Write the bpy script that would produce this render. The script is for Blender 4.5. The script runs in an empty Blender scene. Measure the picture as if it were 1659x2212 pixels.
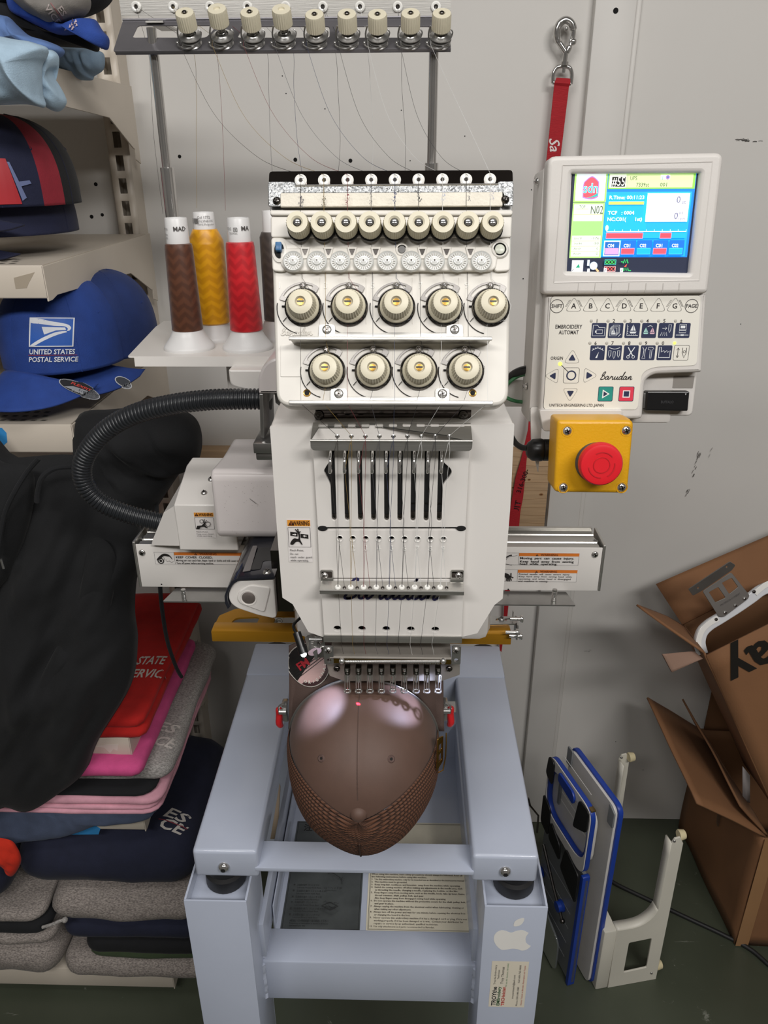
import bpy, bmesh, math, random
from mathutils import Vector, Matrix, Euler, noise
from mathutils.bvhtree import BVHTree
R_ = math.radians
SC = bpy.context.scene
COL = SC.collection
random.seed(7)

# ------------------------------------------------------------------ camera
FPX, CX, CY, HCAM = 1661.0, 829.5, 1106.0, 1.65
_d = Vector((18.5, 3594, 1661)).normalized()            # world down, seen in the lens frame (x right, y down, z ahead)
_x = Vector((65829, 426, -1661)); _x = (_x - _d * _x.dot(_d)).normalized()
_z = -_d
_y = _z.cross(_x)
RW = Matrix((_x, _y, _z))
EYE = Vector((0, 0, HCAM))
cam_data = bpy.data.cameras.new('camera')
cam_data.sensor_fit = 'VERTICAL'; cam_data.sensor_height = 36.0
cam_data.lens = 36.0 * FPX / 2212.0
cam_data.clip_start = 0.02
cam = bpy.data.objects.new('camera', cam_data); COL.objects.link(cam)
_m = Matrix((RW @ Vector((1, 0, 0)), RW @ Vector((0, -1, 0)), RW @ Vector((0, 0, -1)))).transposed().to_4x4()
_m.translation = EYE
cam.matrix_world = _m
SC.camera = cam

# ------------------------------------------------------------------ light and exposure
SC.view_settings.view_transform = 'Standard'
SC.view_settings.look = 'None'
SC.view_settings.gamma = 1.0
SC.view_settings.use_curve_mapping = False
SC.view_settings.exposure = 0.0
W = bpy.data.worlds.new('world'); SC.world = W; W.use_nodes = True
W.node_tree.nodes['Background'].inputs[0].default_value = (0.9, 0.93, 1.0, 1)
W.node_tree.nodes['Background'].inputs[1].default_value = 0.17
def area(name, loc, target, sx, sy, power, color):
    l = bpy.data.lights.new(name, 'AREA'); l.shape = 'RECTANGLE'; l.size = sx; l.size_y = sy
    l.energy = power; l.color = color
    o = bpy.data.objects.new(name, l); COL.objects.link(o); o.location = loc
    o.rotation_euler = (Vector(target) - Vector(loc)).to_track_quat('-Z', 'Y').to_euler()
    return o
CEIL = 2.95
area('ceiling_tube_light', (1.00, -1.05, CEIL - 0.12), (0.75, 0.5, 0.6), 1.25, 0.30, 40, (1.0, 0.975, 0.95))
area('ceiling_tube_light', (-0.80, -1.10, CEIL - 0.12), (-0.5, 0.5, 0.6), 1.25, 0.30, 23, (1.0, 0.975, 0.95))
area('ceiling_tube_light', (-0.05, 0.15, CEIL - 0.12), (-0.05, 0.45, 0), 1.25, 0.30, 8, (1.0, 0.98, 0.96))

# ------------------------------------------------------------------ pixel / world helpers (1659 x 2212 frame)
def ray(px, py):
    return RW @ Vector(((px - CX) / FPX, (py - CY) / FPX, 1.0))
def PY(px, py, Y):
    r = ray(px, py); return EYE + r * (Y / r.y)
def PZ(px, py, Z):
    r = ray(px, py); return EYE + r * ((Z - HCAM) / r.z)
def PX(px, py, X):
    r = ray(px, py); return EYE + r * (X / r.x)
class Frame:
    """a plane in the scene: origin O, axes u (right), v (up), n (outward)"""
    def __init__(s, O, u, v):
        s.O = Vector(O); s.u = Vector(u).normalized(); s.v = Vector(v).normalized(); s.n = s.u.cross(s.v).normalized()
        s.M = Matrix((s.u, s.v, s.n)).transposed().to_4x4(); s.M.translation = s.O
    def px(s, px, py, h=0.0):
        r = ray(px, py); t = (s.O + s.n * h - EYE).dot(s.n) / r.dot(s.n)
        q = EYE + r * t - s.O
        return (q.dot(s.u), q.dot(s.v))
    def pts(s, lst, h=0.0): return [s.px(a, b, h) for a, b in lst]
    def at(s, a, b, h=0.0): return s.O + s.u * a + s.v * b + s.n * h
    def mat(s, a, b, h=0.0, rot=0.0):
        m = s.M @ Matrix.Translation((a, b, h))
        return m @ Matrix.Rotation(rot, 4, 'Z') if rot else m

# ------------------------------------------------------------------ materials
_mats = {}
def lin(h):
    if isinstance(h, str):
        h = h.lstrip('#'); c = [int(h[i:i + 2], 16) / 255 for i in (0, 2, 4)]
    else: c = [v / 255 for v in h]
    return tuple(v / 12.92 if v <= 0.04045 else ((v + 0.055) / 1.055) ** 2.4 for v in c)
def mat(name, col='#888888', rough=0.5, metal=0.0, var=0.05, vs=9.0, bump=0.0, bs=200.0, spec=0.5, coat=0.0, sheen=0.0,
        emit=0.0, alpha=1.0, trans=0.0, rvar=0.0, stretch=None):
    if name in _mats: return _mats[name]
    m = bpy.data.materials.new(name); m.use_nodes = True; _mats[name] = m
    nt = m.node_tree; b = nt.nodes['Principled BSDF']
    c = lin(col)
    b.inputs['Roughness'].default_value = rough; b.inputs['Metallic'].default_value = metal
    b.inputs['Specular IOR Level'].default_value = spec; b.inputs['Coat Weight'].default_value = coat
    b.inputs['Sheen Weight'].default_value = sheen
    if sheen: b.inputs['Sheen Roughness'].default_value = 0.4
    b.inputs['Base Color'].default_value = (*c, 1)
    if trans: b.inputs['Transmission Weight'].default_value = trans
    if alpha < 1: b.inputs['Alpha'].default_value = alpha
    tc = nt.nodes.new('ShaderNodeTexCoord'); src = tc.outputs['Object']
    if stretch:
        mp = nt.nodes.new('ShaderNodeMapping'); mp.inputs['Scale'].default_value = stretch
        nt.links.new(src, mp.inputs[0]); src = mp.outputs[0]
    if var:
        n = nt.nodes.new('ShaderNodeTexNoise'); n.inputs['Scale'].default_value = vs; n.inputs['Detail'].default_value = 5
        r = nt.nodes.new('ShaderNodeMapRange'); r.inputs['From Min'].default_value = 0.3; r.inputs['From Max'].default_value = 0.7
        mx = nt.nodes.new('ShaderNodeMix'); mx.data_type = 'RGBA'
        mx.inputs[6].default_value = (*[max(0, v * (1 - var)) for v in c], 1); mx.inputs[7].default_value = (*[min(1, v * (1 + var)) for v in c], 1)
        nt.links.new(src, n.inputs['Vector']); nt.links.new(n.outputs[0], r.inputs[0])
        nt.links.new(r.outputs[0], mx.inputs[0]); nt.links.new(mx.outputs[2], b.inputs['Base Color'])
        if rvar:
            r2 = nt.nodes.new('ShaderNodeMapRange'); r2.inputs['From Min'].default_value = 0.3; r2.inputs['From Max'].default_value = 0.7
            r2.inputs['To Min'].default_value = rough - rvar; r2.inputs['To Max'].default_value = rough + rvar
            nt.links.new(n.outputs[0], r2.inputs[0]); nt.links.new(r2.outputs[0], b.inputs['Roughness'])
    if emit:
        b.inputs['Emission Color'].default_value = (*c, 1); b.inputs['Emission Strength'].default_value = emit
    if bump:
        n2 = nt.nodes.new('ShaderNodeTexNoise'); n2.inputs['Scale'].default_value = bs; n2.inputs['Detail'].default_value = 3
        bp = nt.nodes.new('ShaderNodeBump'); bp.inputs['Strength'].default_value = bump; bp.inputs['Distance'].default_value = 0.002
        nt.links.new(src, n2.inputs['Vector']); nt.links.new(n2.outputs[0], bp.inputs['Height']); nt.links.new(bp.outputs[0], b.inputs['Normal'])
    return m
def P_(hexcol):                                            # printed ink / flat paint
    return mat('print_' + hexcol.strip('#'), hexcol, rough=0.55, var=0.03)
def G_(hexcol, s=1.0):                                     # lit screen pixel colours
    return mat('screen_' + hexcol.strip('#'), hexcol, rough=0.4, var=0, emit=s)

# ------------------------------------------------------------------ object helpers
_wm = {}
def WM(o): return _wm.get(o.name, Matrix())
def link(o, parent=None, M=None):
    """M is the wanted world matrix"""
    COL.objects.link(o)
    if parent is not None:
        o.parent = parent; o.matrix_parent_inverse = WM(parent).inverted()
    if M is not None: o.matrix_basis = M; _wm[o.name] = M.copy()
    return o
def tag(o, label=None, cat=None, group=None, kind=None):
    if label: o['label'] = label
    if cat: o['category'] = cat
    if group: o['group'] = group
    if kind: o['kind'] = kind
    return o
def thing(name, label, cat, loc, group=None):
    o = bpy.data.objects.new(name, None); o.empty_display_size = 0.05; o.location = loc
    COL.objects.link(o); _wm[o.name] = Matrix.Translation(loc)
    return tag(o, label, cat, group)
def copy_tree(o, delta, parent=None, M=None):
    """copy of a thing or part with its children, moved by a vector"""
    c = o.copy(); COL.objects.link(c)
    if parent is not None: c.parent = parent
    T = M if M is not None else Matrix.Translation(delta)
    c.matrix_basis = T @ o.matrix_basis
    _wm[c.name] = T @ WM(o)
    kids = [k for k in bpy.data.objects if k.parent == o]
    for k in kids:
        kc = k.copy(); COL.objects.link(kc); kc.parent = c
        for g in [g for g in bpy.data.objects if g.parent == k]:
            gc = g.copy(); COL.objects.link(gc); gc.parent = kc
    return c

def curve_mesh(cd):
    o = bpy.data.objects.new('tmp', cd)
    me = bpy.data.meshes.new_from_object(o)
    bpy.data.objects.remove(o); bpy.data.curves.remove(cd)
    return me
def rr(x0, y0, x1, y1, r, n=4):
    if x0 > x1: x0, x1 = x1, x0
    if y0 > y1: y0, y1 = y1, y0
    out = []
    for cx, cy, a in ((x1 - r, y1 - r, 0), (x0 + r, y1 - r, 90), (x0 + r, y0 + r, 180), (x1 - r, y0 + r, 270)):
        for i in range(n + 1):
            t = R_(a + 90 * i / n); out.append((cx + r * math.cos(t), cy + r * math.sin(t)))
    return out
def circ(cx, cy, r, n=20, ry=None):
    return [(cx + r * math.cos(2 * math.pi * i / n), cy + (ry or r) * math.sin(2 * math.pi * i / n)) for i in range(n)]
def round_poly(pts, r, n=4):
    """round the corners of a polygon; r a number or one per corner"""
    out = []; k = len(pts)
    for i in range(k):
        p = Vector(pts[i]); a = Vector(pts[i - 1]) - p; b = Vector(pts[(i + 1) % k]) - p
        rad = r[i] if isinstance(r, (list, tuple)) else r
        rad = min(rad, a.length * 0.49, b.length * 0.49)
        if rad <= 1e-6: out.append(tuple(p)); continue
        p0 = p + a.normalized() * rad; p1 = p + b.normalized() * rad
        for j in range(n + 1):
            t = j / n; out.append(tuple(p0 * (1 - t) ** 2 + p * 2 * t * (1 - t) + p1 * t * t))
    return out
def spline(pts, n=8, closed=False):
    """Catmull-Rom through points of any dimension"""
    P = [Vector(p) for p in pts]; k = len(P); out = []
    segs = k if closed else k - 1
    for i in range(segs):
        if closed: a, b, c, d = P[i - 1], P[i], P[(i + 1) % k], P[(i + 2) % k]
        else: a, b, c, d = P[max(i - 1, 0)], P[i], P[i + 1], P[min(i + 2, k - 1)]
        for j in range(n):
            t = j / n
            out.append(0.5 * (2 * b + (c - a) * t + (2 * a - 5 * b + 4 * c - d) * t * t + (3 * b - a - 3 * c + d) * t ** 3))
    if not closed: out.append(P[-1])
    return out

class MB:
    def __init__(s): s.bm = bmesh.new(); s.i = 0
    def box(s, c, size, bev=0.0, M=None, seg=2, mi=0):
        n0 = len(s.bm.faces)
        T = (M or Matrix()) @ Matrix.Translation(c) @ Matrix.Diagonal((*size, 1))
        tmp = bmesh.new(); bmesh.ops.create_cube(tmp, size=1.0, matrix=T)
        if bev: bmesh.ops.bevel(tmp, geom=tmp.edges[:], offset=bev, segments=seg, affect='EDGES', profile=0.5)
        s.add(tmp, mi); return s
    def add(s, tmp, mi=0):
        me = bpy.data.meshes.new('t'); tmp.to_mesh(me); tmp.free(); return s.mesh(me, None, mi)
    def mesh(s, me, M=None, mi=0):
        if M is not None: me.transform(M)
        n0 = len(s.bm.faces); s.bm.from_mesh(me); bpy.data.meshes.remove(me)
        s.bm.faces.ensure_lookup_table()
        for f in s.bm.faces[n0:]: f.material_index = mi
        return s
    def span(s, a, b, bev=0.0, mi=0, M=None, seg=2):
        a = Vector(a); b = Vector(b)
        return s.box((a + b) / 2, [abs(v) for v in (b - a)], bev, M, seg, mi)
    def raw(s, verts, faces, mi=0):
        vs = [s.bm.verts.new(v) for v in verts]
        for f in faces:
            try: nf = s.bm.faces.new([vs[i] for i in f]); nf.material_index = mi
            except ValueError: pass
        return s
    def lathe(s, prof, M=None, n=24, mi=0, rib=0.0, ribrows=None, a0=0.0, a1=360.0):
        """prof: list of (radius, height) along local z; rib: fluting depth on rows in ribrows"""
        M = M or Matrix(); full = abs(a1 - a0) >= 359.9; rows = []
        for k, (r, h) in enumerate(prof):
            row = []
            if r < 1e-7: row = [s.bm.verts.new(M @ Vector((0, 0, h)))]
            else:
                for i in range(n if full else n + 1):
                    a = R_(a0 + (a1 - a0) * i / n); q = r
                    if rib and (ribrows is None or k in ribrows) and i % 2: q = r - rib
                    row.append(s.bm.verts.new(M @ Vector((q * math.cos(a), q * math.sin(a), h))))
            rows.append(row)
        for k in range(len(rows) - 1):
            A, B = rows[k], rows[k + 1]; la, lb = len(A), len(B)
            m = n if full else n
            for i in range(m):
                j = (i + 1) % n if full else i + 1
                q = [A[0]] if la == 1 else [A[i], A[j]]
                q += [B[0]] if lb == 1 else [B[j], B[i]]
                if len(q) > 2:
                    try: f = s.bm.faces.new(q); f.material_index = mi
                    except ValueError: pass
        return s
    def cyl(s, a, b, r, r2=None, n=16, mi=0, cap=True):
        a = Vector(a); b = Vector(b); r2 = r if r2 is None else r2
        q = (b - a).to_track_quat('Z', 'Y').to_matrix().to_4x4(); q.translation = a; L = (b - a).length
        prof = [(r, 0), (r2, L)]
        if cap: prof = [(0, 0)] + prof + [(0, L)]
        return s.lathe(prof, q, n, mi)
    def tube(s, pts, r, n=8, closed=False, mi=0, cap=True, flat=None):
        """sweep a circle (or ellipse r x flat) along points; r number or list"""
        P = [Vector(p) for p in pts]; k = len(P); rings = []
        up = None
        for i in range(k):
            if closed: t = P[(i + 1) % k] - P[i - 1]
            else: t = P[min(i + 1, k - 1)] - P[max(i - 1, 0)]
            t.normalize()
            if up is None:
                up = Vector((0, 0, 1)) if abs(t.z) < 0.9 else Vector((1, 0, 0))
            sd = t.cross(up)
            if sd.length < 1e-6: sd = t.orthogonal()
            sd.normalize(); up = sd.cross(t).normalized()
            ri = r[i] if isinstance(r, (list, tuple)) else r
            fl = ri if flat is None else flat
            rings.append([s.bm.verts.new(P[i] + sd * ri * math.cos(2 * math.pi * j / n) + up * fl * math.sin(2 * math.pi * j / n)) for j in range(n)])
        for i in range(k if closed else k - 1):
            A, B = rings[i], rings[(i + 1) % k]
            for j in range(n):
                f = s.bm.faces.new((A[j], A[(j + 1) % n], B[(j + 1) % n], B[j])); f.material_index = mi
        if cap and not closed:
            for rg in (rings[0][::-1], rings[-1]):
                f = s.bm.faces.new(rg); f.material_index = mi
        return s
    def prism(s, loops, M, t, bev=0.0, mi=0, res=1):
        """flat plate: loops[0] outline, others holes, in local xy; thickness from z=0 to z=t"""
        cd = bpy.data.curves.new('t', 'CURVE'); cd.dimensions = '2D'; cd.fill_mode = 'BOTH'
        cd.extrude = max(abs(t) / 2 - bev, 1e-5); cd.bevel_depth = bev; cd.bevel_resolution = res; cd.offset = -bev
        for lp in loops:
            sp = cd.splines.new('POLY'); sp.points.add(len(lp) - 1); sp.use_cyclic_u = True
            for p, q in zip(sp.points, lp): p.co = (q[0], q[1], 0, 1)
        s.mesh(curve_mesh(cd), M @ Matrix.Translation((0, 0, t / 2)), mi); return s
    def sweep_profile(s, prof, M, L, mi=0):
        """closed 2D profile (x,y) swept along local z by L, capped"""
        n = len(prof)
        A = [M @ Vector((p[0], p[1], 0)) for p in prof]; B = [M @ Vector((p[0], p[1], L)) for p in prof]
        return s.raw(A + B, [tuple(range(n))[::-1], tuple(range(n, 2 * n))] + [(i, (i + 1) % n, n + (i + 1) % n, n + i) for i in range(n)], mi)
    def loft(s, loops, mi=0, cap=True):
        n = len(loops[0]); V = [v for lp in loops for v in lp]; F = []
        for k in range(len(loops) - 1):
            for i in range(n):
                F.append((k * n + i, k * n + (i + 1) % n, (k + 1) * n + (i + 1) % n, (k + 1) * n + i))
        if cap: F += [tuple(range(n))[::-1], tuple(range((len(loops) - 1) * n, len(loops) * n))]
        return s.raw(V, F, mi)
    def grid(s, f, nu, nv, mi=0, closed_u=False):
        V = [f(i / nu, j / nv) for j in range(nv + 1) for i in range(nu + (0 if closed_u else 1))]
        w = nu if closed_u else nu + 1
        F = []
        for j in range(nv):
            for i in range(nu):
                i2 = (i + 1) % w
                F.append((j * w + i, j * w + i2, (j + 1) * w + i2, (j + 1) * w + i))
        return s.raw(V, F, mi)
    def sphere(s, c, r, sc=(1, 1, 1), M=None, mi=0, n=16):
        m = (M or Matrix()) @ Matrix.Translation(c) @ Matrix.Diagonal((*sc, 1))
        k = max(6, n // 2)
        return s.lathe([(r * math.sin(math.pi * i / k) if 0 < i < k else 0, -r * math.cos(math.pi * i / k)) for i in range(k + 1)], m, n, mi)
    def obj(s, name, mats, parent=None, M=None, smooth=True, ang=38, fix=True, solid=0.0, sub=0, weld=False):
        bm = s.bm
        if weld: bmesh.ops.remove_doubles(bm, verts=bm.verts[:], dist=1e-5)
        if fix: bmesh.ops.recalc_face_normals(bm, faces=bm.faces[:])
        me = bpy.data.meshes.new(name); bm.to_mesh(me); bm.free()
        for m in (mats if isinstance(mats, (list, tuple)) else [mats]): me.materials.append(m)
        if smooth:
            for p in me.polygons: p.use_smooth = True
            me.set_sharp_from_angle(angle=R_(ang))
        o = bpy.data.objects.new(name, me); link(o, parent, M)
        if solid:
            md = o.modifiers.new('solid', 'SOLIDIFY'); md.thickness = solid; md.offset = 0
        if sub:
            md = o.modifiers.new('sub', 'SUBSURF'); md.levels = sub; md.render_levels = sub
        return o
def inst(src, M, parent=None, name=None):
    o = bpy.data.objects.new(name or src.name.split('.')[0], src.data)
    for k in ('kind', 'label'):
        if k in src: o[k] = src[k]
    return link(o, parent, M)

def text_mesh(txt, size, align='LEFT', bold=0.0, shear=0.0, space=1.0, res=2, extrude=0.0):
    cd = bpy.data.curves.new('t', 'FONT'); cd.body = txt; cd.size = size; cd.align_x = align; cd.align_y = 'BOTTOM_BASELINE'
    cd.offset = bold * size; cd.shear = shear; cd.space_character = space; cd.resolution_u = res; cd.extrude = extrude
    return curve_mesh(cd)
class Decal:
    """flat print: polygons and lettering in a local plane, kept as thin layers of one mesh"""
    def __init__(s, step=0.00008): s.bm = bmesh.new(); s.mats = []; s.z = 0.0; s.step = step
    def _mi(s, m):
        if isinstance(m, str): m = P_(m)
        if m not in s.mats: s.mats.append(m)
        s.z += s.step; return s.mats.index(m)
    def poly(s, pts, m, holes=()):
        mi = s._mi(m); cd = bpy.data.curves.new('t', 'CURVE'); cd.dimensions = '2D'; cd.fill_mode = 'FRONT' if False else 'BOTH'
        for lp in [pts] + list(holes):
            sp = cd.splines.new('POLY'); sp.points.add(len(lp) - 1); sp.use_cyclic_u = True
            for p, q in zip(sp.points, lp): p.co = (q[0], q[1], 0, 1)
        s._add(curve_mesh(cd), Matrix.Translation((0, 0, s.z)), mi); return s
    def _add(s, me, M, mi):
        me.transform(M); n0 = len(s.bm.faces); s.bm.from_mesh(me); bpy.data.meshes.remove(me)
        s.bm.faces.ensure_lookup_table()
        for f in s.bm.faces[n0:]: f.material_index = mi
    def rect(s, x0, y0, x1, y1, m, r=0.0): return s.poly(rr(x0, y0, x1, y1, r) if r else [(x0, y0), (x1, y0), (x1, y1), (x0, y1)], m)
    def frame(s, x0, y0, x1, y1, w, m, r=0.0):
        if r: return s.poly(rr(x0, y0, x1, y1, r), m, [rr(min(x0, x1) + w, min(y0, y1) + w, max(x0, x1) - w, max(y0, y1) - w, max(r - w, 1e-5))])
        a, b, c, d = min(x0, x1), min(y0, y1), max(x0, x1), max(y0, y1)
        return s.poly([(a, b), (c, b), (c, d), (a, d)], m, [[(a + w, b + w), (c - w, b + w), (c - w, d - w), (a + w, d - w)]])
    def ring(s, cx, cy, r, w, m, n=24): return s.poly(circ(cx, cy, r, n), m, [circ(cx, cy, r - w, n)])
    def disc(s, cx, cy, r, m, n=20, ry=None): return s.poly(circ(cx, cy, r, n, ry), m)
    def line(s, pts, w, m, closed=False):
        mi = s._mi(m); P = [Vector(p) for p in pts]; k = len(P); L = []; Rr = []
        for i in range(k):
            if closed: t = P[(i + 1) % k] - P[i - 1]
            else: t = P[min(i + 1, k - 1)] - P[max(i - 1, 0)]
            t = t.normalized() if t.length else Vector((1, 0)); nn = Vector((-t.y, t.x)) * w / 2
            L.append(s.bm.verts.new((*(P[i] + nn), s.z))); Rr.append(s.bm.verts.new((*(P[i] - nn), s.z)))
        for i in range(k if closed else k - 1):
            j = (i + 1) % k
            f = s.bm.faces.new((Rr[i], Rr[j], L[j], L[i])); f.material_index = mi
        return s
    def text(s, txt, x, y, size, m, align='LEFT', bold=0.0, shear=0.0, rot=0.0, sx=1.0, space=1.0, res=2, width=None):
        mi = s._mi(m); me = text_mesh(txt, size, align, bold, shear, space, res)
        if width and len(me.vertices):
            xs = [v.co.x for v in me.vertices]; sx = width / max(1e-6, max(xs) - min(xs))
        s._add(me, Matrix.Translation((x, y, s.z)) @ Matrix.Rotation(rot, 4, 'Z') @ Matrix.Diagonal((sx, 1, 1, 1)), mi); return s
    def strokes(s, lst, w, m):
        for p in lst: s.line(p, w, m)
        return s
    def obj(s, name, M, parent=None, h=0.0002, project=None, direction=None, off=0.0006, maxlen=None, kind=None):
        bm = s.bm
        if maxlen:
            bmesh.ops.triangulate(bm, faces=bm.faces[:])
            for _ in range(6):
                lo = [e for e in bm.edges if e.calc_length() > maxlen]
                if not lo: break
                bmesh.ops.subdivide_edges(bm, edges=lo, cuts=1)
                bmesh.ops.triangulate(bm, faces=bm.faces[:])
        T = M @ Matrix.Translation((0, 0, h)); nrm = (M.to_3x3() @ Vector((0, 0, 1))).normalized()
        if project is None:
            bmesh.ops.transform(bm, matrix=T, verts=bm.verts[:])
        else:
            dr = (direction or -nrm).normalized()
            for v in bm.verts:
                z = v.co.z; p = T @ Vector((v.co.x, v.co.y, 0))
                hit = project.ray_cast(p - dr * 0.25, dr, 0.8)
                if hit[0] is not None: v.co = hit[0] - dr * (off + z)
                else: v.co = p
        me = bpy.data.meshes.new(name); bm.to_mesh(me); bm.free()
        for m in s.mats: me.materials.append(m)
        o = bpy.data.objects.new(name, me); link(o, parent)
        return o
def bvh(*objs):
    V, F = [], []
    for o in objs:
        b = len(V); V += [v.co.copy() for v in o.data.vertices]
        F += [[b + i for i in p.vertices] for p in o.data.polygons]
    return BVHTree.FromPolygons(V, F)

# script lettering of the machine maker, as pen strokes; x to the right, unit x-height = 1
def script_name():
    S = []
    S.append(spline([(0.75, 0.15), (0.35, 0.0), (0.1, 0.2), (0.45, 1.0), (0.85, 1.75), (0.9, 2.1), (0.6, 2.1), (0.3, 1.6), (0.25, 1.1), (0.7, 1.1), (1.1, 0.8), (1.05, 0.3), (0.6, 0.02), (0.25, 0.12)], 5))
    def a(x): return spline([(x + 0.85, 0.75), (x + 0.5, 0.95), (x + 0.15, 0.6), (x + 0.2, 0.12), (x + 0.55, 0.1), (x + 0.85, 0.6), (x + 0.95, 0.85), (x + 0.85, 0.3), (x + 1.0, 0.02), (x + 1.35, 0.3)], 4)
    S.append(a(1.25))
    S.append(spline([(2.6, 0.3), (2.8, 0.95), (2.95, 0.75), (3.25, 0.85), (3.3, 0.3), (3.45, 0.02), (3.75, 0.3)], 4))
    S.append(spline([(3.75, 0.3), (3.95, 0.9), (3.85, 0.25), (4.1, 0.02), (4.5, 0.5), (4.62, 0.9), (4.55, 0.25), (4.75, 0.02), (5.05, 0.3)], 4))
    S.append(spline([(5.8, 0.75), (5.4, 0.95), (5.1, 0.6), (5.15, 0.12), (5.5, 0.1), (5.85, 0.7), (6.2, 1.9), (6.25, 2.15), (6.05, 1.6), (5.85, 0.4), (6.0, 0.02), (6.35, 0.3)], 4))
    S.append(a(6.2))
    S.append(spline([(7.55, 0.3), (7.75, 0.9), (7.7, 0.1), (7.9, 0.7), (8.15, 0.95), (8.3, 0.7), (8.25, 0.15), (8.45, 0.02), (8.75, 0.3)], 4))
    return [[(p[0] / 8.75, p[1] / 8.75) for p in st] for st in S]
def put_script(d, x, y, w, m, lw, shear=0.25):
    for st in script_name(): d.line([(x + (p[0] + p[1] * shear) * w, y + p[1] * w) for p in st], lw, m)

# ================================================================== the room
WY = 1.578
M_wall = mat('wall_paint', '#d2cfca', rough=0.62, var=0.035, vs=2.2, bump=0.05, bs=60)
M_trimw = mat('trim_paint', '#d6d3ce', rough=0.5, var=0.04, vs=5, bump=0.04, bs=50)
M_dark = mat('dark_hole', '#0a0908', rough=0.9, var=0.1)
M_far = mat('far_wall_paint', '#8d8882', rough=0.7, var=0.06)
M_ceil = mat('ceiling_grey', '#6f6c68', rough=0.8, var=0.05)
def floor_material():
    m = mat('green_floor_paint', '#454a3d', rough=0.42, var=0.16, vs=3.0, bump=0.10, bs=40, rvar=0.1)
    nt = m.node_tree; b = nt.nodes['Principled BSDF']
    old = b.inputs['Base Color'].links[0].from_socket
    tc = nt.nodes.new('ShaderNodeTexCoord'); fac = None
    for sc, sx, rz, th in ((9.0, 0.5, 0.6, 0.70), (13.0, 0.35, -0.5, 0.71), (30, 1.0, 0.2, 0.715)):   # scratches and chips in the paint
        mp = nt.nodes.new('ShaderNodeMapping'); mp.inputs['Scale'].default_value = (sc * sx, sc * 2.4 if sx < 1 else sc, 1); mp.inputs['Rotation'].default_value = (0, 0, rz)
        n = nt.nodes.new('ShaderNodeTexNoise'); n.inputs['Detail'].default_value = 6; n.inputs['Roughness'].default_value = 0.75; n.inputs['Scale'].default_value = 1.0; n.inputs['Distortion'].default_value = 0.6
        r = nt.nodes.new('ShaderNodeMapRange'); r.inputs['From Min'].default_value = th - 0.05; r.inputs['From Max'].default_value = th + 0.03; r.inputs['To Max'].default_value = 0.6
        nt.links.new(tc.outputs['Object'], mp.inputs[0]); nt.links.new(mp.outputs[0], n.inputs['Vector']); nt.links.new(n.outputs[0], r.inputs[0])
        if fac is None: fac = r.outputs[0]
        else:
            a = nt.nodes.new('ShaderNodeMath'); a.operation = 'MAXIMUM'; nt.links.new(fac, a.inputs[0]); nt.links.new(r.outputs[0], a.inputs[1]); fac = a.outputs[0]
    mx = nt.nodes.new('ShaderNodeMix'); mx.data_type = 'RGBA'; mx.inputs[7].default_value = (*lin('#a9aaa0'), 1)
    nt.links.new(fac, mx.inputs[0]); nt.links.new(old, mx.inputs[6]); nt.links.new(mx.outputs[2], b.inputs['Base Color'])
    return m
M_floor = floor_material()
def struct(name, mb, m): return tag(mb.obj(name, m), kind='structure')
struct('floor', MB().span((-2.7, -2.4, -0.1), (2.5, WY + 0.1, 0)), M_floor)
wall = struct('wall_back', MB().span((-2.7, WY, -0.1), (2.5, WY + 0.1, CEIL)), M_wall)
struct('wall_left', MB().span((-2.8, -2.4, -0.1), (-2.7, WY + 0.1, CEIL)), M_far)
struct('wall_right', MB().span((2.5, -2.4, -0.1), (2.6, WY + 0.1, CEIL)), M_far)
struct('wall_front', MB().span((-2.7, -2.5, -0.1), (2.5, -2.4, CEIL)), M_far)
struct('ceiling', MB().span((-2.8, -2.5, CEIL), (2.6, WY + 0.1, CEIL + 0.1)), M_ceil)
# batten that covers the panel joint, with the thin lip on its right
xl = PY(1153, 1316, WY).x; xr = PY(1203, 1480, WY).x
xl = 0.5 * (xl + PY(1261, 327, WY).x); xr = 0.5 * (xr + PY(1340, 325, WY).x)
tr = struct('trim_1', MB().span((xl, WY - 0.020, 0), (xr, WY, CEIL - 0.002), 0.003), M_trimw)
tr2 = struct('trim_2', MB().span((xr + 0.0005, WY - 0.010, 0), (xr + 0.011, WY, CEIL - 0.002), 0.003), M_trimw)
# screw holes left in the wall and the scuffs on it
hm = MB()
for px, py, r in ((388, 338, .0032), (638, 345, .0036), (757, 347, .0036), (158, 386, .0034), (207, 398, .0036), (198, 468, .0036), (221, 464, .0032),
                  (610, 164, .001), (618, 202, .001), (702, 235, .001), (867, 238, .001), (1004, 294, .001), (886, 347, .001), (1148, 410, .001), (1130, 602, .0012), (1600, 700, .0009), (1330, 1602, .001), (1389, 1663, .001)):
    p = PY(px, py, WY)
    hm.cyl((p.x, WY + 0.0005, p.z), (p.x, WY - 0.0006, p.z), r, n=12)
p = PY(1330, 23, WY - 0.02); hm.cyl((p.x, WY - 0.0195, p.z), (p.x, WY - 0.0207, p.z), 0.0045, n=14)
tag(hm.obj('screw_holes', M_dark, wall), kind='stuff')
FW = Frame((0, WY, 1.0), (1, 0, 0), (0, 0, 1))
sc = Decal(); rng = random.Random(4)
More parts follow.
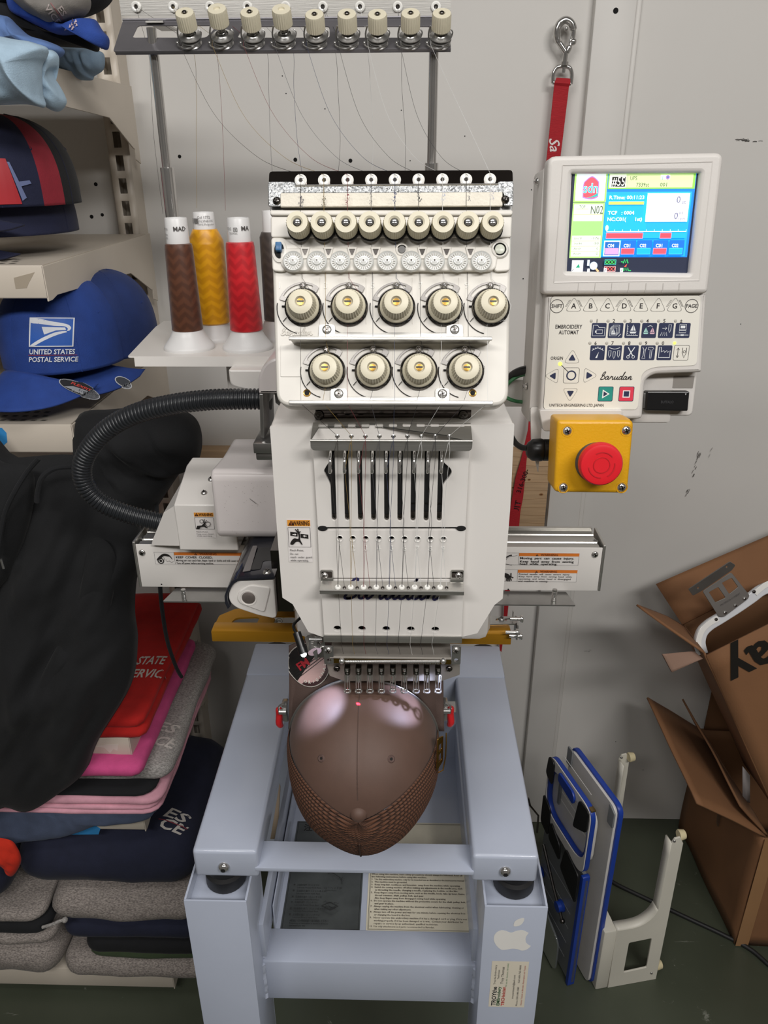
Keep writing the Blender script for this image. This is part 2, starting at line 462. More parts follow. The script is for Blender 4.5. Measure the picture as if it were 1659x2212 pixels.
def scuff(x0, y0, x1, y1, n, w):
    for i in range(n):
        t = rng.random(); a = FW.px(x0 + (x1 - x0) * t + rng.uniform(-3, 3), y0 + (y1 - y0) * t + rng.uniform(-3, 3))
        dx = (x1 - x0); dy = (y0 - y1); L = math.hypot(dx, dy); s_ = rng.uniform(0.003, 0.009)
        sc.line([a, (a[0] + dx / L * s_ * .5, a[1] + dy / L * s_ * .5 + .0004), (a[0] + dx / L * s_, a[1] + dy / L * s_)], w * rng.uniform(.4, 1), '#4a4743')
scuff(1585, 303, 1640, 303, 16, .0012); scuff(1512, 975, 1485, 1065, 22, .0012); scuff(1538, 965, 1530, 985, 4, .0008)
scuff(1262, 1404, 1275, 1404, 3, .0008)
sc.obj('scuff_marks', FW.M, wall, kind='stuff')

# ================================================================== wall shelving on the left
M_shelf = mat('shelf_enamel', '#cac0b2', rough=0.42, var=0.05, vs=6, bump=0.03, bs=90)
XE, YF, YB = -0.485, 1.06, 1.52
shelving = thing('wall_shelving', 'beige metal wall shelving with slotted upright and six shelves full of clothes', 'shelf', (-0.9, 1.5, 0))
# slotted upright
fu = Frame((-0.506, WY - 0.047, 0), (0, 1, 0), (0, 0, 1))
up = MB()
up.span((-0.540, WY - 0.0478, 0.02), (-0.536, WY, 2.45)); up.span((-0.505, WY - 0.0478, 0.02), (-0.501, WY, 2.45))
fr = Frame((-0.5205, WY - 0.050, 0), (1, 0, 0), (0, 0, 1))
us = (-0.0195, -0.0075, 0.0065, 0.0195); zs = [0.02]
for k in range(61): zs += [0.05 + 0.0385 * k, 0.076 + 0.0385 * k]
zs.append(2.45); V_ = [fr.at(u, z, -.001) for z in zs for u in us]
F_ = [(4 * j + i, 4 * j + i + 1, 4 * j + i + 5, 4 * j + i + 4) for j in range(len(zs) - 1) for i in range(3) if not (i == 1 and j % 2)]
sp_ = MB().raw(V_, F_); sp_.obj('slot_strip', M_shelf, shelving, solid=.002)
up.span((-0.536, WY - 0.004, 0.02), (-0.505, WY - 0.001, 2.45))
up.obj('upright', M_shelf, shelving)
up = MB(); up.span((-1.36, WY - 0.050, 0.02), (-1.32, WY, 2.45)); up.obj('upright', M_shelf, shelving)
XL = -1.33
def shelf(zt, lip=0.043, holes=True, tape=None):
    s = MB()
    Fd = Frame((0, 0, zt), (1, 0, 0), (0, 1, 0))
    pf = None
    if holes:
        pf = Decal(0.0)  # flat dark decals, painted for the shade inside the holes
        for k, y in enumerate((YF + 0.020, YF + 0.040, YF + 0.060)):
            x = XE - 0.05 - 0.006 * k
            while x > -0.80:
                pf.poly([(x - 0.005, y - 0.002), (x + 0.003, y - 0.002), (x + 0.006, y + 0.002), (x - 0.002, y + 0.002)], M_dark); x -= 0.0155
    s.prism([[(XL, YF + 0.002), (XE - 0.003, YF + 0.002), (XE - 0.003, YB), (XL, YB)]], Fd.M, -0.0015)
    s.span((XL, YF, zt - lip), (XE, YF + 0.0025, zt + 0.0002), 0.001)
    s.span((XL, YF, zt - lip), (XE, YF + 0.018, zt - lip + 0.002), 0.0008)
    o = s.obj('shelf', M_shelf, shelving)
    if pf: pf.step = 0; pf.obj('perforations', Fd.M, o, .0003, kind='stuff')
    b = MB(); Fb = Frame((XE + 0.0005, 0, zt), (0, 1, 0), (0, 0, 1))
    prof = [(YF, -0.001), (YF, -lip - 0.004), (YF + 0.012, -lip - 0.004), (YF + 0.03, -lip), (1.40, -lip - 0.012), (1.505, -0.100), (1.512, -0.100), (1.512, -0.118), (1.535, -0.125), (1.535, 0.0)]
    b.prism([prof], Fb.M, -0.0025, 0.0006); b.obj('bracket', M_shelf, o)
    return o
SZ = dict(A=1.765, B=1.52, C=1.297, D=0.715, E=0.535, F=0.085)
SO = {k: shelf(z, 0.043 if k != 'F' else 0.055, k in 'BC') for k, z in SZ.items()}
M_tape = mat('blue_tape', '#2f86c4', rough=0.7, var=0.08, vs=30, bump=0.1, bs=300)
Ff = Frame((0, YF, 0), (1, 0, 0), (0, 0, 1))
def tape(shelf_o, pts, writing=None, m=M_tape):
    b = MB(); b.prism([Ff.pts(pts)], Ff.M, 0.0004); t = b.obj('tape', m, shelf_o); t['label'] = 'torn blue tape'
    return t
tape(SO['C'], [(-25, 922), (4, 924), (14, 935), (16, 955), (8, 962), (-25, 962)])
tape(SO['E'], [(120, 1789), (205, 1782), (217, 1790), (213, 1802), (120, 1803)])
M_tan = mat('old_clear_tape', '#ab9f8e', rough=0.3, var=0.05)
Fx = Ff.pts([(30, 600), (75, 588), (62, 612), (58, 622), (34, 624)]); b = MB(); b.prism([Fx], Ff.M, 0.0003); b.obj('tape', M_tan, SO['B'])['label'] = 'scrap of clear tape'
b = MB(); b.prism([Ff.pts([(232, 1608), (256, 1607), (254, 1622), (245, 1618), (238, 1627), (225, 1615), (205, 1612)])], Ff.M, 0.0003); b.obj('tape', mat('paper_tape', '#d9d2c6', rough=0.6), SO['D'])['label'] = 'torn paper scrap'

# ================================================================== machine stand
M_stand = mat('stand_enamel', '#b1b8c8', rough=0.30, var=0.03, vs=7, bump=0.05, bs=140, coat=0.25)
M_rubber = mat('black_rubber', '#1d1d1e', rough=0.55, var=0.1)
YL = 0.655; ZL = 0.816
stand = thing('machine_stand', 'pale blue grey steel stand with box legs under the embroidery machine', 'stand', (-0.04, 0.9, 0))
def leg(x0, x1, y0, y1, zt):
    b = MB(); t = 0.0028
    b.span((x0, y0, 0.03), (x1, y0 + t, zt), 0.001); b.span((x0, y1 - t, 0.03), (x1, y1, zt), 0.001)
    b.span((x0, y0 + t, 0.03), (x0 + t, y1 - t, zt), 0.0005); b.span((x1 - t, y0 + t, 0.03), (x1, y1 - t, zt), 0.0005)
    b.span((x0 + t, y0 + t, zt - 0.022), (x1 - t, y1 - t, zt - 0.019))
    b.span((x0 - 0.005, y0 - 0.005, 0), (x1 + 0.005, y1 + 0.005, 0.03), 0.004)
    return b.obj('leg', M_stand, stand)
lx0, lx1 = PY(397, 1951, YL).x, PY(533, 1954, YL).x
rx0, rx1 = PY(1047, 1961, YL).x, PY(1184, 1964, YL).x
leg_l = leg(lx0, lx1, YL, YL + 0.085, ZL); leg_r = leg(rx0, rx1, YL, YL + 0.085, ZL)
leg(lx0, lx1, 1.10, 1.185, ZL); leg(rx0, rx1, 1.10, 1.185, ZL)
for cx, cy, w in ((lx0 + 0.042, YL + 0.049, 1), (rx0 + 0.042, YL + 0.049, 1), (lx0 + 0.042, 1.14, 1), (rx0 + 0.042, 1.14, 1)):
    MB().lathe([(0, 0), (0.024, 0), (0.026, 0.003), (0.026, 0.020), (0.021, 0.022), (0.021, 0.026), (0.025, 0.028), (0.025, 0.053), (0, 0.053)], Matrix.Translation((cx, cy, ZL - 0.019)), 28).obj('rubber_mount', M_rubber, stand)
zc = 0.640
b = MB(); b.span((lx1 - 0.001, 0.700, zc - 0.080), (rx0 + 0.001, 0.752, zc), 0.003); b.obj('cross_bar', M_stand, stand)
b = MB(); b.span((lx1 - 0.001, 0.705, 0.10), (rx0 + 0.001, 0.760, 0.18), 0.003); b.obj('cross_bar', M_stand, stand)
b = MB(); b.span((lx1 - 0.001, 1.11, zc - 0.09), (rx0 + 0.001, 1.16, zc), 0.003); b.obj('cross_bar', M_stand, stand)
# weld seams where the bar meets the legs
for x in (lx1, rx0):
    w = MB(); k = 14
    w.tube([(x, 0.700 + 0.0015 * math.sin(i * 2.3), zc - 0.004 - 0.073 * i / k) for i in range(k + 1)], [0.0035 + 0.0009 * (i % 2) for i in range(k + 1)], 6)
    w.tube([(x, 0.704 + 0.045 * i / k, zc + 0.0005 * math.sin(i * 2.1)) for i in range(k + 1)], [0.0035 + 0.0009 * (i % 2) for i in range(k + 1)], 6)
    w.obj('weld_seam', M_stand, stand)
# sheet-metal tray between the legs with side lips
tx0, tx1 = lx1 + 0.008, rx0 - 0.002
b = MB(); b.span((tx0, 0.752, zc - 0.004), (tx1, 1.11, zc - 0.002)); b.span((tx0, 0.752, zc - 0.004), (tx0 + 0.002, 1.11, zc + 0.045), 0.0008)
b.span((tx1 - 0.002, 0.752, zc - 0.004), (tx1, 1.11, zc + 0.045), 0.0008); b.span((tx0, 1.108, zc - 0.004), (tx1, 1.11, zc + 0.10)); tray = b.obj('tray', M_stand, stand)
for x0, x1 in ((lx1 - 0.001, lx1 + 0.006), (rx0 - 0.006, rx0 + 0.001)):
    MB().span((x0, 0.70, zc + 0.01), (x1, 1.11, zc + 0.075), 0.001).obj('side_rail', M_stand, stand)
# printed plates on the tray
FT = Frame((tx0, 0.752, zc - 0.0018), (1, 0, 0), (0, 1, 0))
M_plate_d = mat('etched_plate', '#6d7272', rough=0.38, metal=0.75, var=0.2, vs=25, bump=0.05)
M_plate_l = mat('cream_plate', '#d9d2bd', rough=0.4, var=0.06, vs=30)
a0 = FT.px(605, 2009); a1 = FT.px(777, 2010); c0 = FT.px(790, 2012); c1 = FT.px(1021, 2014)
H = 0.20; hh = FT.px(605, 1893)[1]
d = Decal(); x0, x1, y0 = a0[0], a1[0], a0[1]
d.rect(x0, y0, x1, y0 + H, M_plate_d); d.frame(x0 + .002, y0 + .002, x1 - .002, y0 + H - .002, .0008, '#2b2d2d')
d.text('注 油 箇 所', x0 + .012, y0 + H - .019, .015, '#1c1d1d', bold=.02)
for i, yy in enumerate((.074, .0635, .053, .0435, .033, .0225)):
    d.disc(x0 + .011, y0 + yy + .002, .0014, '#333434'); d.text('注油部の油穴（ミシンオイル）', x0 + .015, y0 + yy, .0042, '#2b2c2c', width=.034 + .006 * ((i * 2) % 3)); d.text('Lubricate Rotary Hook Race', x0 + .0155, y0 + yy - .0042, .0034, '#2b2c2c', width=.036)
d.text('※給油は 1日 4時間稼働で 毎日給油して下さい', x0 + .012, y0 + .0125, .0045, '#222323', width=.056); d.text('Frequency of lubrication is based on 8 hours', x0 + .012, y0 + .0085, .0034, '#222323', width=.056); d.text('operation per day.', x0 + .012, y0 + .0048, .0034, '#222323', width=.024)
rg = random.Random(3)
def sketch(cx, cy, sx, sy, n):
    for i in range(n):
        p = (cx + rg.uniform(-sx, sx), cy + rg.uniform(-sy, sy)); q = (p[0] + rg.uniform(-.5, .5) * sx, p[1] + rg.uniform(-.5, .5) * sy)
        d.line([p, q], .0004, '#232424')
d.poly([(x0 + .040, y0 + .113), (x0 + .046, y0 + .111), (x0 + .048, y0 + .122), (x0 + .040, y0 + .124)], '#202121')
for k in range(4): d.line([(x0 + .041 + k * .0019, y0 + .108), (x0 + .0412 + k * .0019, y0 + .115)], .0009, '#202121')
d.line([(x0 + .058, y0 + .104), (x0 + .083, y0 + .086), (x0 + .0835, y0 + .077)], .0007, '#242525'); sketch(x0 + .064, y0 + .100, .009, .005, 26); sketch(x0 + .083, y0 + .085, .004, .006, 14)
d.poly([(x0 + .056, y0 + .036), (x0 + .070, y0 + .028), (x0 + .082, y0 + .036), (x0 + .068, y0 + .043)], '#2c2d2d', [[(x0 + .0585, y0 + .036), (x0 + .070, y0 + .030), (x0 + .0795, y0 + .036), (x0 + .068, y0 + .0415)]]); sketch(x0 + .069, y0 + .036, .011, .006, 34)
d.text('ローヘッド部', x0 + .058, y0 + .063, .0045, '#242525'); d.text('Drive Parts', x0 + .060, y0 + .059, .0036, '#242525')
d.obj('oiling_plate', FT.M, tray, 0.0004)
d = Decal(); x0, x1, y0 = c0[0], c1[0], c0[1]
d.rect(x0, y0, x1, y0 + H, M_plate_l, .002); d.frame(x0 + .0025, y0 + .0025, x1 - .0025, y0 + H - .0025, .0006, '#3b352c'); d.frame(x0 + .0038, y0 + .0038, x1 - .0038, y0 + H - .0038, .0003, '#3b352c')
L = [('10. Use only attachments and parts recommended by Barudan.', 0), ('repairs or service by an authorized, qualified technician.', 1), ('working properly, if it has been damaged or is wet.  Contact your distributor for', 1),
     ('9.  Never operate this embroidery machine if it has a damaged cord or plug, if it is not', 0), ('or changing the board in the box.', 1), ('8.  Always turn off the power and wait for one minute before opening the electrical box', 0),
     ('when making any other adjustments.', 1), ('7.  Always unplug the machine from the electrical outlet when lubricating, cleaning or', 0), ('and gear in place.', 1), ('6.  Do not operate the machine without the protective covers for the shaft, pulley, belt,', 0),
     ('Also keep fingers away from disengaged sewing head while operating', 1), ('thread trimmer, shaft, pulley, belt, and gear.', 1), ('5.  Keep fingers away from moving parts, such as the needle, hook, take up lever, frame,', 0), ('as threading the needle, changing a needle, replacing the bobbin, or the like.', 1),
     ('4.  Switch the sewing machine off when making any adjustments in the needle area, such', 0), ('3.  Keep long hair, necklaces, and bracelets  away from the machine while operating.', 0), ('2.  This machine must be grounded.', 0), ('1.  Use this embroidery machine only for its intended use as described in the instructions manual.', 0), ('the following instructions before using this machine.', 0)]
gap = (hh - y0 - .006) / 18.2
for k, (t, ind) in enumerate(L):
    w = (x1 - x0 - .012) * min(1.0, len(t) / 88.0)
    d.text(t, x0 + .005 + .006 * ind, y0 + .0065 + gap * k, gap * .88, '#3a2f28', bold=.012, width=min(w, x1 - x0 - .012 - .006 * ind), res=1)
d.text('When using this machine, basic safety precautions should always be followed. Read all', x0 + .005, y0 + .0065 + gap * 19, gap * .88, '#3a2f28', bold=.012, width=x1 - x0 - .014, res=1); d.text('IMPORTANT SAFETY INSTRUCTIONS', x0 + .012, y0 + .0065 + gap * 21.5, gap * 1.6, '#3a2f28', bold=.02, width=.09)
d.obj('safety_plate', FT.M, tray, 0.0004)
# white fruit sticker and the technician's card on the right leg
FLr = Frame((0, YL, 0), (1, 0, 0), (0, 0, 1))
d = Decal(); q = lambda lst: FLr.pts(lst)
apple = spline(q([(1110, 2030), (1099, 2021), (1085, 2013), (1072, 2021), (1066, 2033), (1071, 2048), (1082, 2051), (1093, 2050), (1106, 2052), (1121, 2050), (1134, 2043), (1145, 2032)]), 4)
apple = spline(q([(1066, 2024), (1071, 2015), (1081, 2010), (1093, 2011), (1105, 2015), (1117, 2011), (1131, 2010), (1142, 2015)]), 4) + spline(q([(1135, 2023), (1136, 2033), (1141, 2040), (1147, 2043)]), 4) + spline(q([(1140, 2051), (1131, 2049), (1119, 2050)]), 2)
outline = [(1067, 2022), (1072, 2014), (1082, 2009), (1092, 2010), (1104, 2014), (1116, 2010), (1130, 2009), (1142, 2015), (1136, 2024), (1136, 2034), (1141, 2040), (1147, 2043)]
outl = spline(q(outline[:8]), 4) + spline(q(outline[7:]), 4)[1:] + spline(q([(1147, 2043), (1139, 2050), (1128, 2053), (1118, 2050), (1106, 2049), (1094, 2051), (1083, 2051), (1073, 2043), (1067, 2032), (1067, 2022)]), 4)[1:-1]
d.poly([tuple(v) for v in outl], '#e6e4df'); leaf = [tuple(v) for v in spline(q([(1110, 2000), (1112, 1990), (1122, 1984), (1132, 1983), (1130, 1992), (1122, 1999)]), 4, True)]
d.poly(leaf, '#e6e4df'); d.obj('fruit_sticker', FLr.M, leg_r)['label'] = 'white bitten fruit sticker'
d = Decal(); k0 = FLr.px(1055, 2174); k1 = FLr.px(1143, 2077); cx0, cy0, cx1, cy1 = k0[0], k0[1], k1[0], k1[1]
d.rect(cx0, cy0, cx1, cy1, mat('card_paper', '#ddd5c3', rough=0.6, var=.04)); w = cx1 - cx0; h = cy1 - cy0; q9 = math.pi / 2
def vt(t, fx, fy, size, c, wid, **k): d.text(t, cx0 + fx * w, cy0 + fy * h, size * w, c, rot=q9, width=wid * h, **k)
vt('TROYthe', .19, .03, .17, '#1c1b24', .42, bold=.03); vt('EMBroidery', .30, .03, .125, '#2f5a38', .42, bold=.03); vt('TECHnician', .43, .03, .125, '#b3362e', .42, bold=.03)
vt('Troy the Embroidery', .14, .50, .07, '#24222a', .42); vt('Technician', .23, .62, .07, '#24222a', .2); vt('Troy Thomas', .35, .52, .10, '#24222a', .36); vt('PO box 401 Stamford, NH 03462', .46, .46, .055, '#5b8d63', .5)
vt('troyembtech@aol.com', .67, .2, .07, '#24222a', .52); vt('Phone 330-548-3280', .80, .04, .065, '#24222a', .42); vt('Cell 603-762-4600', .80, .55, .065, '#24222a', .38); vt('Factory Trained on Barudan, Meistergram and Toyota', .92, .06, .055, '#b3362e', .86)
d.obj('business_card', FLr.M, leg_r)['label'] = 'cream business card turned sideways'

# ================================================================== embroidery machine: head
M_white = mat('machine_white', '#dedad5', rough=0.33, var=0.02, vs=6, bump=0.03, bs=260, coat=0.15)
M_cream = mat('panel_white', '#d9d5cd', rough=0.36, var=0.02, vs=6)
M_pink = mat('cast_cover_white', '#d9d2d0', rough=0.28, var=0.035, vs=14, bump=0.04, bs=120, coat=0.2)
M_nylon = mat('cream_nylon', '#d8d1ba', rough=0.42, var=0.04, vs=30)
M_chrome = mat('chrome', '#c9c7c4', rough=0.12, metal=0.85, var=0.04, vs=20)
M_steel = mat('steel', '#a9a8a6', rough=0.28, metal=0.85, var=0.10, vs=25, bump=0.03, bs=300)
M_dsteel = mat('dark_steel', '#6b6764', rough=0.22, metal=1.0, var=0.10, vs=25)
M_mirror = mat('dark_reflection_steel', '#5a5350', rough=0.10, metal=1.0, var=0.08, vs=6)  # the dark surroundings this chrome mirrors are put into its colour
M_alu = mat('brushed_aluminium', '#b9b7b2', rough=0.34, metal=0.85, var=0.06, vs=30, stretch=(1, 40, 40), bump=0.05, bs=30)
M_black = mat('black_plastic', '#131314', rough=0.32, var=0.1, vs=30)
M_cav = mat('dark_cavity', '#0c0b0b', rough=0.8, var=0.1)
M_brass = mat('brass', '#b58f4a', rough=0.25, metal=1.0, var=0.08)
M_clear = mat('white_ceramic', '#ecebe6', rough=0.18, var=0.02, coat=0.4)
M_frost = mat('frosted_nylon', '#dedfdc', rough=0.22, var=0.02, coat=0.3)
M_felt = mat('white_felt', '#e3ddcf', rough=0.95, var=0.05, vs=60, bump=0.4, bs=420)
M_gold = mat('gold_anodised', '#c08a26', rough=0.32, metal=0.55, var=0.06, vs=8)
def spangle():
    m = mat('galvanised_steel', '#a5a6a6', rough=0.30, metal=0.9, var=0.0)
    nt = m.node_tree; b = nt.nodes['Principled BSDF']; tc = nt.nodes.new('ShaderNodeTexCoord')
    v = nt.nodes.new('ShaderNodeTexVoronoi'); v.inputs['Scale'].default_value = 1000
    r = nt.nodes.new('ShaderNodeMapRange'); r.inputs['To Min'].default_value = 0.18; r.inputs['To Max'].default_value = 0.55
    mx = nt.nodes.new('ShaderNodeMix'); mx.data_type = 'RGBA'; mx.inputs[6].default_value = (*lin('#84878a'), 1); mx.inputs[7].default_value = (*lin('#c4c5c4'), 1)
    s = nt.nodes.new('ShaderNodeSeparateColor'); nt.links.new(tc.outputs['Object'], v.inputs['Vector']); nt.links.new(v.outputs['Color'], s.inputs[0])
    nt.links.new(s.outputs[0], r.inputs[0]); nt.links.new(r.outputs[0], b.inputs['Roughness']); nt.links.new(s.outputs[1], mx.inputs[0]); nt.links.new(mx.outputs[2], b.inputs['Base Color'])
    return m
M_zinc = spangle()
XA = Vector((1, 0, 0))
machine = thing('embroidery_machine', 'white nine needle embroidery machine with control panel standing on blue grey stand', 'embroidery machine', (-0.04, 0.88, 0.85))
def part(mb, name, m, parent=None, **k): return mb.obj(name, m, parent or machine, **k)
def vframe(Y): return Frame((0, Y, 1.2), (1, 0, 0), (0, 0, 1))
Rx = lambda a: Matrix.Rotation(R_(a), 4, 'X')
# a shared philips screw (axis +z, head at z 0..)
def screw_mesh(r, dome=0.35, slot='cross'):
    b = MB(); h = r * dome * 2
    b.lathe([(0, 0)] + [(r, 0)] + [(r * math.cos(R_(a)), h * math.sin(R_(a))) for a in (20, 45, 68)] + [(0, h)], Matrix(), 18)
    if slot == 'cross':
        for a in (0, 90): b.box((0, 0, h), (r * 1.05, r * 0.26, h * 0.5), 0, Matrix.Rotation(R_(a + 20), 4, 'Z'), mi=1)
    elif slot == 'hex': b.lathe([(0, h * 1.02), (r * 0.42, h * 1.02), (r * .42, h * .9)], Matrix(), 6, 1)
    return b
_sc = {}
def screw(M, r=0.003, parent=None, m=None, slot='cross', dome=0.35, name='screw'):
    k = (round(r, 5), slot, (m or M_chrome).name, dome)
    if k not in _sc:
        _sc[k] = screw_mesh(r, dome, slot).obj(name, [m or M_chrome, M_dsteel if slot != 'hex' else M_cav], parent or machine, M=M); return _sc[k]
    return inst(_sc[k], M, parent or machine, name)

# ---- head cover
Fc = vframe(0.650); Fb_ = vframe(0.684)
front = [(583, 922), (598, 1140), (610, 1291), (632, 1305), (666, 1365), (697, 1376), (1001, 1375), (1031, 1368), (1068, 1307), (1086, 1293), (1102, 1100), (1111, 917)]
fl = Fc.pts(front)
top_b = PY(845, 886, 0.690).z - 1.2
xi0, xi1 = Fc.px(596, 884)[0], Fc.px(1097, 884)[0]
def loop_at(Y, pts): return [Vector((a, Y, 1.2 + b)) for a, b in pts]
mid = list(fl); mid[0] = (PY(597, 886, 0.690).x, top_b); mid[-1] = (PY(1097, 886, 0.690).x, top_b)
hole = Fc.pts([(700, 962), (703, 1372), (994, 1372), (997, 962)])
b = MB()
b.prism([fl, hole], Frame((0, 0.650, 1.2), (1, 0, 0), (0, 0, 1)).M, -0.003)
b.loft([loop_at(0.6515, fl), loop_at(0.690, mid), loop_at(0.80, mid)], cap=False)
head_cover = part(b, 'head_cover', M_white, weld=False)
md = head_cover.modifiers.new('bev', 'BEVEL'); md.width = 0.0018; md.segments = 2; md.angle_limit = R_(50)
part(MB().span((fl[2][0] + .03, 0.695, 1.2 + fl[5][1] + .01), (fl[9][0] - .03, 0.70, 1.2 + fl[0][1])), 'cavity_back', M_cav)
b = MB(); b.span((PY(600, 900, .70).x, 0.715, 1.16), (PY(1095, 900, .70).x, 1.02, 1.455), 0.012); part(b, 'head_casting', M_white)

# ---- needle case plates
Fn = vframe(0.6455)
def P2(lst): return Fn.pts(lst)
sl_mid = [719.3 + 28.95 * k for k in range(9)]
zt_, zb_ = Fn.px(845, 958)[1], Fn.px(845, 1126)[1]
loops = [round_poly(P2([(675, 958), (1015, 958), (1006, 1139), (686, 1139)]), 0.0008)]
hw = 0.0023
z1, z2, z3 = Fn.px(845, 1000)[1], Fn.px(845, 1019)[1], Fn.px(845, 1042)[1]
sx = [Fn.px(p, 1050)[0] for p in sl_mid]
bulge = Fn.px(700, 1019)[0]; bulge_r = Fn.px(975.5, 1019)[0]
for k, x in enumerate(sx):
    bot = [(x + hw, zb_ + hw), (x + hw * .6, zb_ + hw * .3), (x, zb_), (x - hw * .6, zb_ + hw * .3), (x - hw, zb_ + hw)]
    L = []
    if k == 0: L = [tuple(v) for v in spline([(x - hw, z3 - .0055), (x - hw - .0006, z3 - .0015), (bulge + .0016, z2 - .0042), (bulge, z2), (bulge + .0016, z2 + .0038), (x - hw - .0006, z1 + .0005), (x - hw, z1 + .004)], 4)]
    lp = bot + L + [(x - hw, zt_ - 0.002), (x + hw, zt_ - 0.002)]
    if k == 8: lp = lp + [tuple(v) for v in spline([(x + hw, z1 + .004), (x + hw + .0006, z1 + .0005), (bulge_r - .0016, z2 + .0038), (bulge_r, z2), (bulge_r - .0016, z2 - .0042), (x + hw + .0006, z3 - .0015), (x + hw, z3 - .0055)], 4)]
    loops.append(lp)
b = MB(); b.prism(loops, Fn.M, -0.004, 0.0004); case = part(b, 'needle_case_plate', M_white)
hx = [Fn.px(734 + 28.0 * k, 1162)[0] for k in range(9)]; hz = Fn.px(845, 1163)[1]
b = MB(); b.prism([round_poly(P2([(686, 1144.5), (1006, 1144.5), (1001, 1249), (690, 1249)]), 0.0008)] + [circ(x, hz, 0.0023, 14) for x in hx], Fn.M, -0.004, 0.0004)
plate2 = part(b, 'needle_case_plate', M_white)
for x in hx: part(MB().lathe([(0.0035, 0.0002), (0.0030, 0.0007), (0.0023, -0.0008)], Fn.mat(x, hz - .0004), 16), 'hole_rim', M_clear, plate2)
for k, x in enumerate(hx): part(MB().mesh(text_mesh(str(k + 1), 0.0078, 'CENTER', extrude=0.0003), Fn.mat(x, Fn.px(845, 1190)[1], 0.0002)), 'needle_number', M_clear, plate2)
loops = [round_poly(P2([(692, 1252), (1002, 1252), (997, 1386), (701, 1386)]), 0.0008)]
bz = Fn.px(845, 1359)[1]
for px in (728.7, 781.6, 834.2, 887.1, 940.3): loops.append(circ(Fn.px(px, 1359)[0], bz, 0.0038, 18, 0.0031))
b = MB(); b.prism(loops, Fn.M, -0.004, 0.0004); plate3 = part(b, 'needle_case_plate', M_white)
b = MB(); b.span((Fn.at(*Fn.px(699, 1376))[0], 0.6438, Fn.at(*Fn.px(845, 1387))[2]), (Fn.at(*Fn.px(998, 1376))[0], 0.6462, Fn.at(*Fn.px(845, 1372))[2]), 0.0006); part(b, 'lower_lip', M_alu, plate3)
# black sheet painting in the cavity's shade close behind the slots, and the glimpses of mechanism
part(MB().span((sx[0] - .010, 0.6495, 1.2 + Fn.px(0, 1140)[1]), (sx[8] + .010, 0.6497, 1.2 + zt_)), 'slot_shade_sheet', M_cav, case)
b = MB()
for k, x in enumerate(sx): b.span((x - .0022, 0.6480, 1.2 + zb_), (x + .0022, 0.6490, 1.2 + zb_ + (.006 if k < 6 else .009)), 0.0003)
b.span((sx[6] - .002, 0.648, 1.2 + Fn.px(0, 1085)[1]), (sx[8] + .002, 0.6485, 1.2 + Fn.px(0, 1083)[1])); part(b, 'slider_block', M_dsteel, case)
for px in (697, 996): part(MB().lathe([(0, 0), (0.0034, 0), (0.0034, .0003), (0, .0003)], Fn.mat(Fn.px(px, 1141)[0], Fn.px(px, 1141)[1], 0.0003) @ Matrix.Diagonal((1.35, .8, 1, 1)), 16), 'locating_hole', M_cav, case)
# maker's name in blue under the lower guide
d = Decal(); n0 = Fn.px(741, 1293); n1 = Fn.px(953, 1293); put_script(d, n0[0], n0[1], (n1[0] - n0[0]) * .97, P_('#2c2a55'), 0.0024); d.obj('name_script', Fn.M, plate3, 0.0003)

# ---- take-up levers
lev = []
for k, px in enumerate((713.6, 744.5, 774.8, 804.3, 834.3, 864, 894.8, 924.6, 954)):
    t = PY(px + 1.5 - k * .1, 958, 0.660); m_ = PY(px, 985, 0.634); e = PY(px - .8, 1019, 0.629)
    mb = MB(); pts = spline([PY(px, 950, 0.668), t, m_, e, e + Vector((0, .006, -.001))], 5); mb.tube(pts, 0.0014, 10); part(mb, 'take_up_lever', M_chrome)
# ---- upper thread guide: bent steel sheet
y_a, y_b = 0.654, 0.628
A = PY(845, 913, y_a); Bp = PY(845, 952, y_b); Cc = PY(845, 974, y_b)
xl_, xr_ = PY(673, 930, .64).x, PY(1019, 930, .64).x
vdir = (A - Bp); Fg = Frame(((xl_ + xr_) / 2, Bp.y, Bp.z), (1, 0, 0), (0, vdir.y, vdir.z))
W2 = (xr_ - xl_) / 2; Lg = vdir.length
holes = []
for a0, a1 in ((32, 133), (190, 270), (327, 408), (463, 545), (600, 682), (737, 820), (875, 957), (1013, 1095), (1152, 1235), (1288, 1490)):
    p0 = Fg.px(680 + a0 / 4.608, 921.5); p1 = Fg.px(680 + a1 / 4.608, 915.5); holes.append(rr(p0[0], p0[1], p1[0], p1[1], 0.0009, 2))
gx = [728.8 + 30.25 * k for k in range(9)]
for px in gx: holes.append(circ(*Fg.px(px, 943), 0.0015, 12))
b = MB(); b.prism([[(-W2, 0), (W2, 0), (W2, Lg), (-W2, Lg)]] + holes, Fg.M, -0.0010)
lipf = Frame(((xl_ + xr_) / 2, y_b, Cc.z), (1, 0, 0), (0, 0, 1)); lh = Bp.z - Cc.z
b.prism([round_poly([(-W2, lh), (-W2, 0), (W2, 0), (W2, lh)], [0, .005, .005, 0])], lipf.M, -0.0010)
b.tube([(xl_, y_b + .0006, Bp.z - .0004), (xr_, y_b + .0006, Bp.z - .0004)], 0.0014, 10)
guide = part(b, 'thread_guide', M_alu)
for px in gx: part(MB().lathe([(0.0015, -.0006), (0.0022, 0.0003), (0.0019, 0.0007), (0.0014, 0.0002)], Fg.mat(*Fg.px(px, 943)), 14), 'eyelet', M_chrome, guide)
Fk = vframe(0.668)
b = MB(); q0 = Fk.px(681, 881); q1 = Fk.px(1017, 911); b.prism([[q0, (q1[0], q0[1]), q1, (q0[0], q1[1])]], Fk.M, -0.0012)
back = part(b, 'guide_backing', M_mirror)
